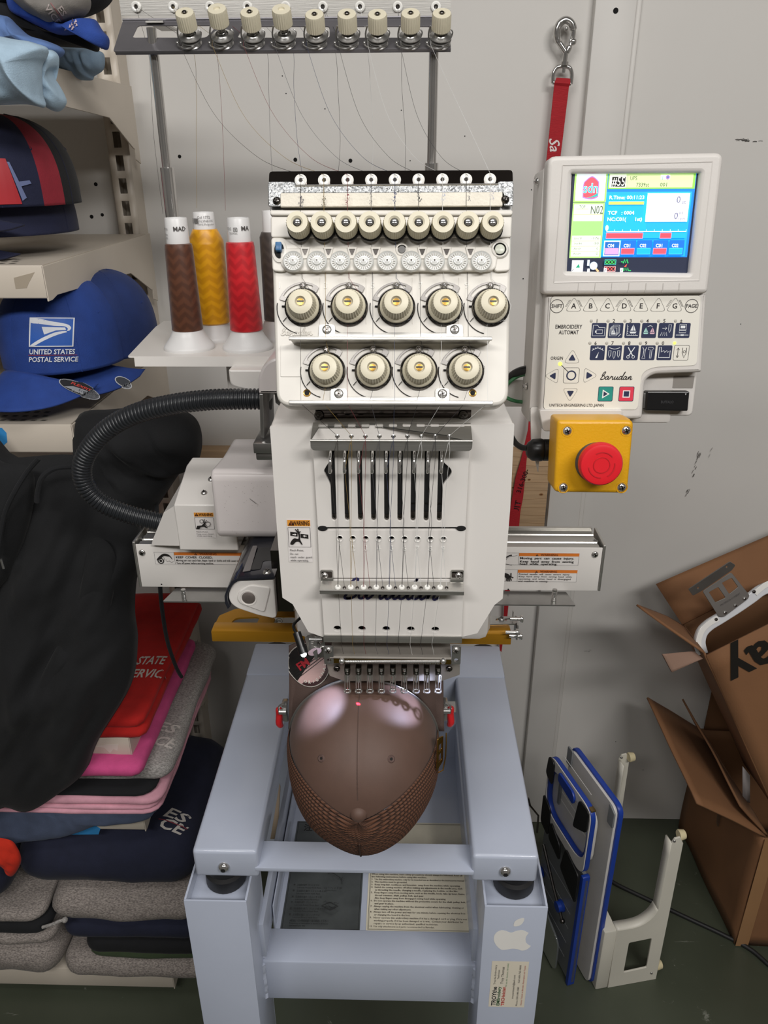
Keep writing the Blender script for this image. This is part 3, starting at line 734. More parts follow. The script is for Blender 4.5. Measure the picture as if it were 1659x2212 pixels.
e0 = Fk.px(681, 905); e1 = Fk.px(1017, 911.5); b = MB(); b.prism([[(e0[0], e1[1]), (e1[0], e1[1]), (e1[0], e0[1]), (e0[0], e0[1])]], Fk.M @ Matrix.Translation((0, 0, 0.0008)), 0.0012, 0.0003); part(b, 'brass_strip', M_brass, back)
d = Decal()
for a0, a1 in ((70, 150), (200, 278), (338, 412), (472, 548), (608, 685), (745, 820), (880, 955), (1012, 1090), (1150, 1225), (1285, 1430)):
    g0 = Fk.px(680 + a0 / 4.608, 909); g1 = Fk.px(680 + a1 / 4.608, 905.8); d.rect(g0[0], g0[1], g1[0], g1[1], M_dsteel, 0.0005)
d.obj('slot', Fk.M, back, 0.0022)
for px in (689.5, 1000.5): screw(Fk.mat(*Fk.px(px, 897), 0.001), 0.0046, back, M_dsteel)

# ---- lower thread guide with white eyelets
ya, yb2 = 0.6415, 0.627
A = PY(845, 1256, ya); Bp = PY(845, 1277, yb2); vd = A - Bp
xl2, xr2 = PY(691, 1270, .63).x, PY(1002.5, 1270, .63).x; W3 = (xr2 - xl2) / 2
Fl = Frame(((xl2 + xr2) / 2, Bp.y, Bp.z), (1, 0, 0), (0, vd.y, vd.z)); Ll = vd.length
b = MB(); b.prism([[(-W3, 0), (W3, 0), (W3, Ll), (-W3, Ll)]], Fl.M, -0.0010)
b.tube([(xl2, yb2 + .0004, Bp.z), (xr2, yb2 + .0004, Bp.z)], 0.0010, 8)
b.span((xl2, yb2 + .0002, Bp.z - .004), (xr2, yb2 + .0012, Bp.z))
for x0, x1, y0, y1 in ((692, 720, 1231, 1253), (974, 1001, 1231, 1253)):
    t0 = Fn.px(x0, y0, .001); t1 = Fn.px(x1, y1 + 4, .001); b.prism([rr(t0[0], t1[1], t1[0], t0[1], 0.0015, 3)], Fn.M @ Matrix.Translation((0, 0, .0005)), 0.0012)
lguide = part(b, 'lower_thread_guide', M_alu)
for x0, x1 in ((695, 718), (976, 999)):
    t0 = Fn.px(x0, 1233); t1 = Fn.px(x1, 1246); part(MB().prism([rr(t0[0], t1[1], t1[0], t0[1], .0008, 2)], Fn.M @ Matrix.Translation((0, 0, .0016)), .0003), 'tab_recess', M_mirror, lguide)
for px in (702, 990.5): screw(Fn.mat(*Fn.px(px, 1241), 0.002), 0.0035, lguide)
lower_eye = []
for k in range(9):
    c = Fl.px(730 + 27.57 * k, 1269); lower_eye.append(Fl.at(*c, 0.001))
    part(MB().lathe([(0.0009, 0), (0.0012, 0.0016), (0.0024, 0.0016), (0.0030, 0.0008), (0.0030, -0.001)], Fl.mat(*c), 18), 'eyelet', M_clear, lguide)
    part(MB().lathe([(0, 0.0002), (0.0009, 0.0002), (0.0012, 0.0009), (0.0017, 0.0006), (0.0018, -0.001)], Fl.mat(*Fl.px(744 + 27.57 * k, 1270)), 14), 'small_eyelet', M_dsteel, lguide)

# ---- needle clamps, springs and presser feet
def Pn(px, py, Y=0.650): return PY(px, py, Y)
Fz = vframe(0.660)
b = MB(); b.prism([round_poly(Fz.pts([(704, 1430), (994, 1430), (993, 1458), (955, 1471), (745, 1472), (712, 1460)]), .001)], Fz.M, -0.003, 0.0004); nb = part(b, 'needle_bar_plate', mat('satin_steel', '#a39d95', rough=.42, metal=.55, var=.08, vs=30))
b = MB(); s0, s1 = Pn(713, 1400).x, Pn(975, 1400).x
b.span((s0, 0.644, Pn(0, 1413, .644).z), (s1, 0.680, Pn(0, 1413, .644).z + .0012)); b.tube([(s0, .6445, Pn(0, 1412, .644).z), (s1, .6445, Pn(0, 1412, .644).z)], .0013, 8)
part(b, 'clamp_bar', mat('satin_steel', '#a39d95'), nb)
b = MB(); b.span((s0, 0.646, Pn(0, 1424, .646).z), (s1, 0.649, Pn(0, 1414, .646).z)); part(b, 'clamp_face', M_brass, nb)
d = Decal(); Fy = vframe(0.646)
for k in range(9): c = Fy.px(727 + 26.7 * k, 1420); d.rect(c[0] - .0008, c[1] - .0008, c[0] + .0008, c[1] + .0008, '#171412')
d.obj('clamp_hole', Fy.M, nb, 0.0004)
for x0, x1 in ((701, 720), (975, 996)):
    a = Fy.px(x0, 1432); c = Fy.px(x1, 1394); b = MB(); b.prism([rr(a[0], a[1], c[0], c[1], .0012, 2), circ((a[0] + c[0]) / 2, a[1] + .005, .0022, 12)], Fy.M, 0.0025, 0.0003); part(b, 'end_bracket', M_steel, nb)
for px in (710, 985): screw(Fy.mat(*Fy.px(px, 1401), 0.0025), 0.0037, nb)
b = MB()
a = Pn(746, 1429, .642); c = Pn(950, 1429, .642); kk = 150
b.cyl(a, c, 0.0017, n=10)
for k in range(56): x = a.x + (c.x - a.x) * (k + .5) / 56; b.lathe([(0.0017, -.0005), (0.0023, 0), (0.0017, .0005)], Matrix.Translation((x, a.y, a.z)) @ Matrix.Rotation(R_(90), 4, 'Y'), 8)
part(b, 'tension_spring', M_chrome, nb)
for px in (738.5, 957.5): part(MB().sphere(Pn(px, 1428, .642), 0.0032, n=14), 'spring_ball', M_chrome, nb)
for px in (728, 970): screw(Fz.mat(*Fz.px(px, 1443), .001), .0036, nb, M_dsteel)
fx = [750.6, 774.7, 799, 824, 848.6, 873, 898.7, 921.5, 946]
Ffoot = vframe(0.660)
def foot():
    b = MB(); s = 0.0022
    for sx_ in (-1, 1): b.tube(spline([(sx_ * .0024, 0, .020), (sx_ * .0024, 0, .005), (sx_ * .0028, -.0005, .0015), (sx_ * .0026, -.001, 0)], 4), .0006, 8)
    b.tube([(0.0032 * math.cos(2 * math.pi * i / 16), 0.0032 * math.sin(2 * math.pi * i / 16), 0) for i in range(16)], 0.0009, 8, closed=True)
    b.cyl((0, 0, .028), (0, 0, .012), .0016, n=10); b.tube([(0, 0, .012), (0, 0, .002)], .0005, 6)
    return b
c0 = PY(fx[0], 1493, 0.646); ft = part(foot(), 'presser_foot', M_chrome, nb, M=Matrix.Translation(c0))
cl = MB(); cl.box((0, 0, 0), (.0060, .008, .0095), .0008); cl.lathe([(0.0012, 0.0), (0.0022, 0.0), (0.0022, .0018), (.0012, .0018)], Matrix.Translation((.0002, -.004, -.001)) @ Rx(90), 12)
k0 = PY(fx[0], 1446, 0.650); clo = part(cl, 'needle_clamp', M_dsteel, nb, M=Matrix.Translation(k0))
needle_pts = [c0]
for px in fx[1:]:
    c = PY(px, 1493, .646); needle_pts.append(c); inst(ft, Matrix.Translation(c), nb); inst(clo, Matrix.Translation(PY(px, 1446, .650)), nb)
# ---- work light and pointer beside the needles
b = MB(); q0 = PY(641, 1366, .66); q1 = PY(656, 1412, .648); b.cyl(q0, q1, .0042, n=16); b.cyl(q1 - (q1 - q0).normalized() * .006, q1, .0050, n=16); lamp = part(b, 'work_light', M_black)
M_led = mat('lit_led', '#f4f6ff', rough=.2, var=0, emit=9)
part(MB().sphere(q1 + Vector((0, -.0005, -.0004)), .0030, n=12), 'led_lens', M_led, lamp)
b = MB(); b.tube(spline([PY(642, 1372, .66), PY(634, 1352, .67), PY(645, 1338, .68), PY(668, 1322, .70)], 6), .0016, 8); part(b, 'lamp_cable', M_black, lamp)
b = MB(); b.cyl(PY(672, 1378, .67), PY(680, 1408, .655), .0072, n=18); part(b, 'laser_pointer', M_chrome)
b = MB(); Fq = vframe(.662); a = Fq.px(681, 1418); c = Fq.px(702, 1374); b.prism([rr(a[0], a[1], c[0], c[1], .001, 2)], Fq.M, .002); b.span(Fq.at(*Fq.px(681, 1415)), Fq.at(*Fq.px(686, 1378), .008)); b.cyl(PY(668, 1381, .66), PY(696, 1381, .66), .0026, n=12); part(b, 'pointer_bracket', M_steel)
for px, py in ((690, 1384), (698, 1396)): screw(Fq.mat(*Fq.px(px, py), .002), .0026)

# ---- tension panel, leaning back
Ot = EYE + ray(845, 625) * 0.66; tl = R_(24.3)
T_ = Frame(Ot, (1, 0, 0), (0, math.sin(tl), math.cos(tl)))
tp = lambda lst, h=0: T_.pts(lst, h)
MM = 0.66 / FPX
b = MB(); b.prism([round_poly(tp([(585, 460), (1106, 460), (1098, 877), (597, 877)]), [.004, .004, .013, .013], 6)], T_.M @ Matrix.Translation((0, 0, -.030)), .030, .003, res=2)
panel = part(b, 'tension_panel', M_cream)
def raised(pts, h, r=.002, h0=0.0, name='raised_panel', m=M_cream): b = MB(); b.prism([round_poly(tp(pts), r)], T_.M @ Matrix.Translation((0, 0, h0)), h, min(.0012, h * .4)); return part(b, name, m, panel)
raised([(585, 459), (1106, 459), (1105, 470), (586, 470)], .006)
raised([(586, 471), (1105, 471), (1103, 516), (587, 516)], .004)
raised([(587, 516), (612, 516), (648, 537), (648, 560), (614, 590), (590, 588)], .004, .003)
raised([(1102, 516), (1070, 520), (1050, 537), (1058, 560), (1068, 590), (1100, 588)], .004, .003)
raised([(608, 540), (1064, 537), (1074, 556), (1070, 582), (1060, 589), (620, 590), (607, 576)], .0055, .004)
raised([(606, 746), (650, 746), (650, 814), (606, 814)], .0006, .001)
for (x0, y0, x1, y1) in ((690, 600, 691.2, 700), (790, 600, 791.2, 700), (890, 600, 891.2, 700), (990, 600, 991.2, 700), (748, 745, 749.2, 840), (848, 745, 849.2, 840), (950, 745, 951.2, 840)):
    raised([(x0, y0), (x1, y0), (x1, y1), (x0, y1)], .0004, 0)
# top plate: mirror lip and galvanised face
raised([(582, 400), (637, 400), (643, 407), (1071, 405), (1076, 399), (1107, 399), (1106, 452), (1086, 452), (1086, 424), (609, 425), (609, 453), (583, 453)], .0016, .0015, .006, 'galvanised_plate', M_zinc)
b = MB(); b.prism([round_poly(tp([(583, 374), (1106, 371), (1107, 402), (1076, 402), (1071, 408), (643, 410), (637, 402), (582, 402)]), .003)], T_.M @ Matrix.Translation((0, 0, .0025)), .0012, .0003); part(b, 'mirror_lip', M_mirror, panel)
b = MB(); b.prism([round_poly(tp([(583, 374), (1106, 371), (1106, 460), (584, 460)]), .003)], T_.M @ Matrix.Translation((0, 0, -.012)), .0135, .0005); part(b, 'plate_backing', M_steel, panel)
e_ = tp([(640, 409), (1074, 406)]); b = MB(); b.tube([T_.at(*e_[0], .0075), T_.at(*e_[1], .0075)], .0009, 8); part(b, 'bright_edge', M_chrome, panel)
# felt wiper strip with thread stains
b = MB(); b.prism([round_poly(tp([(609, 425), (1083, 423), (1083, 453), (609, 455)]), .0008)], T_.M @ Matrix.Translation((0, 0, .0055)), .0030, .0008); felt = part(b, 'felt_strip', M_felt, panel)
d = Decal(); rg = random.Random(5)
for px, c in ((651, '#54505a'), (701, '#58543f'), (752, '#8a4a52'), (801, '#8c8781'), (853, '#39436b'), (905, '#2b2b30'), (957, '#b3b7c4'), (1010, '#6d6a6a'), (1058, '#c0bcc0')):
    for k in range(26):
        a = T_.px(px + rg.gauss(0, 2.4), rg.uniform(427, 451), .0086); L = rg.uniform(.0004, .0016); d.line([a, (a[0] + rg.uniform(-.0002, .0002), a[1] + L)], rg.uniform(.0002, .0006), c)
d.obj('thread_stains', T_.M, felt, 0.0086, kind='stuff')
for px, py in ((598, 434), (1091, 431)): screw(T_.mat(*T_.px(px, py, .008), .0078), .0036, panel, M_dsteel)
ex = [649.3, 699.8, 750.7, 801.8, 853, 904.2, 955.7, 1007, 1058.8]; eye_top = []
eo = None
for k, px in enumerate(ex):
    c = T_.px(px, 388.5 - k * .25, .006); eye_top.append(T_.at(*c, .008)); Mx = T_.mat(*c, .0035)
    if eo is None: eo = part(MB().lathe([(0, .0008), (.0015, .0008), (.0018, .0022), (.0038, .0026), (.0052, .0019), (.0052, 0)], Mx @ Mx.inverted(), 22), 'thread_eyelet', M_clear, panel, M=Mx)
    else: inst(eo, Mx, panel)
    part(MB().lathe([(0, .0016), (.0015, .0016)], Mx, 12), 'eyelet_bore', M_dsteel, panel)
# upper row of pre-tension knobs
def knob_mesh():
    b = MB()
    b.lathe([(0, 0), (.0104, 0), (.0104, .003), (.0090, .0042), (0.005, .0045)], Matrix(), 28, 1)
    b.lathe([(.006, .0045), (.0092, .0045), (.0096, .0058), (.0096, .0180), (.0088, .0200), (.0050, .0203), (.0036, .0190), (.0036, .016)], Matrix(), 60, 0, rib=.0011, ribrows=(2, 3))
    b.lathe([(.0030, .016), (.0030, .0198), (.0018, .0206), (0, .0206)], Matrix(), 14, 2)
    b.box((0, 0, .0204), (.0052, .0009, .0012), mi=1)
    return b
kx = [641.4, 694, 746.5, 798.4, 852, 904.6, 957.5, 1011.7, 1065]; ko = None; knob_top = []
for px in kx:
    c = T_.px(px, 479, .024); Mx = T_.mat(*c, .004); knob_top.append(T_.at(*c, .012))
    if ko is None: ko = knob_mesh().obj('tension_knob', [M_nylon, M_black, M_chrome], panel, M=Mx)
    else: inst(ko, Mx, panel, 'tension_knob')
# thread sensor wheels
def wheel():
    b = MB()
    b.lathe([(0, 0), (.0088, 0), (.0088, .003), (.0080, .0042), (.0074, .0036), (.0066, .0030), (.0040, .0030), (.0034, .0048), (.0016, .0052), (.0014, .0040), (0, .0040)], Matrix(), 36)
    for k in range(20):
        a = 2 * math.pi * k / 20; b.box((0, 0, 0), (.0020, .00055, .0010), 0, Matrix.Rotation(a, 4, 'Z') @ Matrix.Translation((.0058, 0, .0034)), mi=1)
    b.lathe([(.0032, .0048), (.0020, .0056), (0, .0056)], Matrix(), 6); b.lathe([(0, .0058), (.0008, .0058)], Matrix(), 8, 2)
    return b
wx = [633, 684.4, 734.5, 785.3, 836.5, 888.4, 938.6, 989.4, 1040]; wo = None; wheel_c = []
M_seam = mat('seam_grey', '#b7b3ab', rough=.5)
for px in wx:
    c = T_.px(px, 563.5, .009); Mx = T_.mat(*c, .0055); wheel_c.append(T_.at(*c, .010))
    if wo is None: wo = wheel().obj('sensor_wheel', [M_frost, M_seam, M_dsteel], panel, M=Mx)
    else: inst(wo, Mx, panel, 'sensor_wheel')
tri = None
for px in (659, 709.5, 760.5, 811.5, 912, 964.5, 1016):
    c = T_.px(px, 546, .006); Mx = T_.mat(*c, .0055)
    if tri is None:
        b = MB(); b.prism([[(-.0042, .0046), (.0042, .0046), (.0018, -.0052), (-.0018, -.0052)], [(-.0026, .0030), (.0026, .0030), (.0006, -.002), (-.0006, -.002)]], Matrix(), .0014, .0004); b.prism([[(-.0026, .0030), (.0026, .0030), (.0006, -.002), (-.0006, -.002)]], Matrix(), .0003, mi=1)
        tri = b.obj('guide_post', [M_cream, M_dsteel], panel, M=Mx)
    else: inst(tri, Mx, panel, 'guide_post')
# toggle, push button and lamp
c = T_.px(603, 541, .006)
part(MB().lathe([(.0062, 0), (.0072, .0016), (.0050, .0022), (.0048, 0)], T_.mat(*c, .004) @ Matrix.Diagonal((.85, 1.4, 1, 1)), 24), 'toggle_surround', M_cream, panel)
part(MB().lathe([(0, 0), (.0048, 0), (.0048, .0012), (0, .0012)], T_.mat(*c, .004) @ Matrix.Diagonal((.85, 1.3, 1, 1)), 20), 'toggle_well', M_cav, panel)
part(MB().box((0, .0022, .004), (.0052, .0075, .006), .0008, T_.mat(*c, .004)), 'toggle', mat('blue_toggle', '#27608f', rough=.35), panel)
for px, py, r, m in ((1080, 538, .0052, mat('pale_button', '#cfd2c4', rough=.3)), (868, 539, .0040, mat('grey_button', '#6f6e6c', rough=.4))):
    c = T_.px(px, py, .006)
    part(MB().lathe([(r * 1.05, 0.002), (r * 1.25, .0022), (r * 1.45, .0012), (r * 1.5, 0)], T_.mat(*c, .004), 24), 'button_surround', M_cream, panel)
    part(MB().lathe([(0, .0005), (r * 1.08, .0005)], T_.mat(*c, .004), 24), 'button_well', M_cav, panel)
    part(MB().lathe([(r * .8, .0005), (r * .8, .0018), (r * .7, .0022), (0, .0022)], T_.mat(*c + (.0002,), .0042) if False else T_.mat(*c, .0042), 24), 'push_button', m, panel)
for px, py in ((663, 849), (1021, 849)):
    c = T_.px(px, py, 0); part(MB().lathe([(.0020, -.001), (.0022, .0004), (.0030, .0006), (.0034, 0)], T_.mat(*c), 18), 'brass_bush', M_brass, panel); part(MB().lathe([(0, .0002), (.0021, .0002)], T_.mat(*c), 14), 'bush_bore', M_cav, panel)
# tension dials with crescent plates
def dial():
    b = MB()
    b.lathe([(0, 0), (.0152, 0), (.0152, .003), (.0144, .0036)], Matrix(), 44, 1, rib=.0009, ribrows=(1, 2))
    b.lathe([(.0150, .0), (.0162, .0006), (.0162, .0014), (.0150, .002)], Matrix(), 40, 3)
    b.lathe([(.0140, .0036), (.0143, .0050), (.0140, .0075), (.0132, .0082), (.0130, .0086), (.0122, .0090)], Matrix(), 40, 0)
    b.lathe([(.0122, .0090), (.0124, .0098), (.0113, .0186), (.0101, .0204), (.0078, .0212), (.0046, .0214), (.0040, .0206), (.0036, .0190), (0, .0190)], Matrix(), 64, 0, rib=.0011, ribrows=(1, 2))
    b.lathe([(0, .0190), (.0028, .0190), (.0030, .0202), (0, .0204)], Matrix(), 16, 2); b.box((0, .0002, .0203), (.0056, .0014, .0008), 0, mi=1)
    return b
def crescent():
    def arc(r, a0, a1, n=16): return [(r * math.cos(R_(a0 + (a1 - a0) * i / n)), r * math.sin(R_(a0 + (a1 - a0) * i / n))) for i in range(n + 1)]
    out = arc(.0218, 158, 48) + arc(.0165, 44, 158); hole = arc(.0200, 146, 62, 12) + arc(.0172, 62, 146, 12)
    b = MB(); b.prism([round_poly(out, .0008, 2), hole], Matrix(), .0010, .0002); return b
do = co = so = None; dial_c = {}
def put_dial(px, py, key, num):
    global do, co, so
    c = T_.px(px, py, .0215); dial_c[key] = T_.at(*c, .004)
    Mx = T_.mat(*c, .0002); Mc = T_.mat(c[0], c[1], .0004, R_(4))
    if do is None:
        do = dial().obj('tension_dial', [M_nylon, M_black, M_brass, M_dsteel], panel, M=Mx); co = crescent().obj('crescent_plate', mat('spring_steel', '#85827f', rough=.34, metal=.75, var=.08, vs=30), panel, M=Mc)
        a = []; 
        def arc(r, a0, a1, n=12): return [(r * math.cos(R_(a0 + (a1 - a0) * i / n)), r * math.sin(R_(a0 + (a1 - a0) * i / n)), .0006) for i in range(n + 1)]
        b = MB(); b.tube(arc(.0228, 170, 256), .00035, 6); b.tube([(-.0175, -.0120, .0006), (-.0145, -.0085, .0008)], .0003, 5); b.tube([(-.0185, .001, .0009), (-.0160, .001, .0009)], .0008, 6)
        so = b.obj('check_spring', M_cav, panel, M=Mx)
    else: inst(do, Mx, panel, 'tension_dial'); inst(co, Mc, panel, 'crescent_plate'); inst(so, Mx, panel, 'check_spring')
    screw(T_.mat(c[0] - .0004, c[1] + .0186, .0014), .0030, panel)
    if num: part(MB().mesh(text_mesh(num, .0078, 'CENTER', extrude=.0003), T_.mat(c[0] - .0205, c[1] + .0165, .0002)), 'dial_number', M_clear, panel)
for k, px in enumerate((648.3, 750.7, 856, 962.6, 1066)): put_dial(px, 650.6, ('u', k), '13579'[k])
for k, px in enumerate((700.8, 804.6, 906, 1009)): put_dial(px, 793, ('l', k), '')
# embossed maker's name, cream on cream
b = MB(); n0 = T_.px(607, 724); wN = 68 * MM
for st in script_name(): b.tube([T_.at(n0[0] + (p[0] + p[1] * .25) * wN, n0[1] + p[1] * wN, .0002) for p in st], .0007, 6)
part(b, 'embossed_name', M_cream, panel)
# thread ledges
for y0, y1, xa, xb, xc, xd, tabs in ((727, 737, 627, 1060, 688, 1001, ((689, 724), (964, 1000))), (865, 876, 627, 1062, 714, 971, ((714, 750), (940, 971)))):
    b = MB(); l0 = T_.px(xa, (y0 + y1) / 2, .018); l1 = T_.px(xb, (y0 + y1) / 2, .018)
    b.span(T_.M.inverted() @ T_.at(l0[0], l0[1] - .0008, .001), T_.M.inverted() @ T_.at(l1[0], l1[1] + .0008, .0195), .0005, M=T_.M)
    b.span((l0[0] - .001, l0[1] - .0016, .018), (l1[0] + .001, l1[1] + .0016, .0200), .0006, M=T_.M)
    s0 = T_.px(xc, y0 - 8); s1 = T_.px(xd, y0 + 2); b.span((s0[0], s1[1] - .002, 0), (s1[0], s0[1], .0015), .0003, M=T_.M)
    for t0, t1 in tabs:
        a = T_.px(t0, y0 - 26); c = T_.px(t1, y0); b.prism([round_poly([(a[0], c[1] - .002), (c[0], c[1] - .002), (c[0], a[1]), (a[0], a[1])], [0, 0, .003, .003])], T_.M, .0017, .0002)
    lg = part(b, 'thread_ledge', M_alu, panel)
    for t0, t1 in tabs: screw(T_.mat(*T_.px((t0 + t1) / 2, y0 - 14), .0017), .0040, panel, M_steel, dome=.12)

# ================================================================== thread rack, tray and cones
YR = 1.0
# telescoping rods
trayZ = PY(300, 772, 0.885).z
for (px0, py0, px1, py1, pys) in ((332, 112, 372, 460, 362), (938, 110, 931, 370, 352)):
    x = PY(px0, py0, YR).x; x2 = PY(px1, py1, YR).x; x = (x + x2) / 2
    zt = PY(px0, 60, YR).z; zs = PY(px1, pys, YR).z
    b = MB(); r = 0.0054
    b.cyl((x, YR, zs), (x, YR, zt), r, n=20); b.lathe([(r, 0), (.0078, 0), (.0080, -.001), (.0080, trayZ - zs - .002), (0, trayZ - zs - .002)], Matrix.Translation((x, YR, zs)), 24)
    part(b, 'rack_rod', M_chrome)
# slotted rail, tilted to the front
A = PY(600, 107, 0.985); B_ = PY(600, 41, 1.030)
vd = B_ - A
FR = Frame(A, (1, 0, 0), (0, vd.y, vd.z)); LR = vd.length
def rp(l): return FR.pts(l)
xa, xb = FR.px(246, 104)[0], FR.px(974, 104)[0]
o0 = round_poly([(xa, 0), (xb, 0), (xb, LR), (FR.px(266, 42)[0], LR)], .003)
sl = [round_poly(rp(q), .004) for q in ([(285, 81), (445, 81), (470, 54), (298, 54)], [(512, 81), (712, 81), (712, 56), (526, 56)], [(738, 81), (930, 81), (930, 56), (738, 56)])]
b = MB(); b.prism([o0] + sl, FR.M, -.0015, .0003)
b.tube([FR.at(FR.px(266, 42)[0], LR, .0005), FR.at(xb, LR, .0005)], .0014, 8)
b.span((xa + .002, -.0012, -.004), (xb, .0006, .0004), .0004, M=FR.M)
rail = part(b, 'tension_rail', mat('dull_steel', '#7d7b7f', rough=.34, metal=.6, var=.12, vs=14, bump=.03, bs=200))
# eyelet strip behind the rail
YE = 1.085; FE = vframe(YE)
q = FE.px(262, 34); q2 = FE.px(976, -60); b = MB(); b.prism([[q, (q2[0], q[1]), q2, (q[0], q2[1])]], FE.M, -.0015); strip = part(b, 'eyelet_strip', M_alu)
for yy in (FR.O,): 
    b = MB(); b.span((FR.O.x + xb - .02, 1.02, FR.at(0, LR, 0).z - .004), (FR.O.x + xb - .002, 1.084, FR.at(0, LR, 0).z - .002)); b = part(b, 'strip_bracket', M_alu, strip) and MB(); b.span((FR.O.x + xa + .03, 1.02, FR.at(0, LR, 0).z - .004), (FR.O.x + xa + .05, 1.084, FR.at(0, LR, 0).z - .002)); part(b, 'strip_bracket', M_alu, strip)
re = [294.9, 374.6, 454.4, 534.7, 617.2, 697.5, 777.8, 859.2, 941.6]; rack_eye = []; eo2 = None
for px in re:
    c = FE.px(px, 15); rack_eye.append(FE.at(*c, .004)); Mx = FE.mat(*c, 0)
    if eo2 is None:
        eo2 = part(MB().lathe([(.0024, .0005), (.0026, .0030), (.0042, .0036), (.0058, .0026), (.0060, 0)], Matrix(), 20), 'thread_eyelet', M_clear, strip, M=Mx); bo2 = part(MB().lathe([(0, .0008), (.0026, .0008)], Matrix(), 12), 'eyelet_bore', M_dsteel, strip, M=Mx)
    else: inst(eo2, Mx, strip); inst(bo2, Mx, strip)
# upper tensioners
bx = [415.3, 484.2, 551, 617.7, 685.5, 753.4, 816.9, 886.3, 951.4]; to = None; ten_c = []
def tensioner(knob_h):
    b = MB()
    b.lathe([(0, 0), (.0105, 0), (.0112, .0014), (.0095, .0035), (.0108, .0045), (.0118, .0062), (.0105, .0068), (.0078, .0075), (.0120, .0090), (.0124, .0100), (.0085, .0112), (.0072, .0125), (.0066, .0112), (.0050, .0118), (.0030, .0120)], Matrix(), 28)
    b.cyl((0, 0, .010), (0, 0, knob_h + .004), .0022, n=12)
    b.tube([(.0046 * math.cos(i * .7), .0046 * math.sin(i * .7), .012 + (knob_h - .012) * i / 36) for i in range(37)], .00055, 6)
    b.tube(spline([(.009, -.006, .004), (-.003, -.0128, .0035), (-.0125, -.008, .003), (-.0145, -.004, .004)], 5), .0010, 8); b.sphere((-.0150, -.0035, .0042), .0020, n=10)
    b.tube(spline([(-.0128, -.002, .0035), (-.0135, .001, .012), (-.0115, .003, .019)], 4), .0010, 6); b.tube(spline([(.0115, .001, .008), (.0128, .001, .013), (.0105, .002, .016)], 4), .0008, 6)
    return b
M_tc = None
for k, px in enumerate(bx):
    c = FR.px(px, 97, 0); hgt = (.0185, .0225, .019, .022, .0165, .017, .0165, .0175, .0175)[k]
    Mx = FR.mat(*c, 0); ten_c.append(FR.at(*c, .006))
    t = part(tensioner(hgt), 'thread_tensioner', M_steel, rail, M=Mx)
    kb = MB(); kb.lathe([(.003, hgt - .001), (.0090, hgt - .001), (.0104, hgt), (.0104, hgt + .0150), (.0096, hgt + .0165), (.0036, hgt + .0168), (.0030, hgt + .0150), (0, hgt + .0150)], Matrix(), 52, rib=.0008, ribrows=(2, 3))
    kb.obj('tensioner_knob', M_nylon, t, M=Mx)
    if k in (0, 2, 4, 5, 6, 7, 8):
        part(MB().lathe([(0, hgt + .0150), (.0022, hgt + .0150), (.0024, hgt + .0178), (.0012, hgt + .0186), (0, hgt + .0186)], Matrix(), 12), 'stud', M_dsteel, t, M=Mx)
# tray for the cones
t0 = PY(275, 770, 0.885); tb = PZ(335, 741, t0.z); xr_t = 0.10
FTR = Frame((0, 0, t0.z), (1, 0, 0), (0, 1, 0))
b = MB(); b.prism([round_poly([(t0.x, 0.885), (xr_t, 0.885), (xr_t, 1.10), (tb.x - .03, 1.10), (tb.x - .03, 1.06)], .004)], FTR.M, -.0018, .0004)
lz = PY(285, 791, 0.885).z; b.sweep_profile([(0.8845, t0.z), (0.8845 - .001, lz), (.8865 - .001, lz), (.8870, t0.z - .0015)], Matrix(((0, 0, 1, t0.x + .008), (1, 0, 0, 0), (0, 1, 0, 0), (0, 0, 0, 1))), xr_t - t0.x - .012)
part(b, 'cone_tray', M_white)
b = MB(); b.span((-.22, .93, 1.38), (-.16, 1.0, t0.z - .002), .002); b.span((.02, .93, 1.38), (.08, 1.0, t0.z - .002), .002); part(b, 'tray_post', M_white)
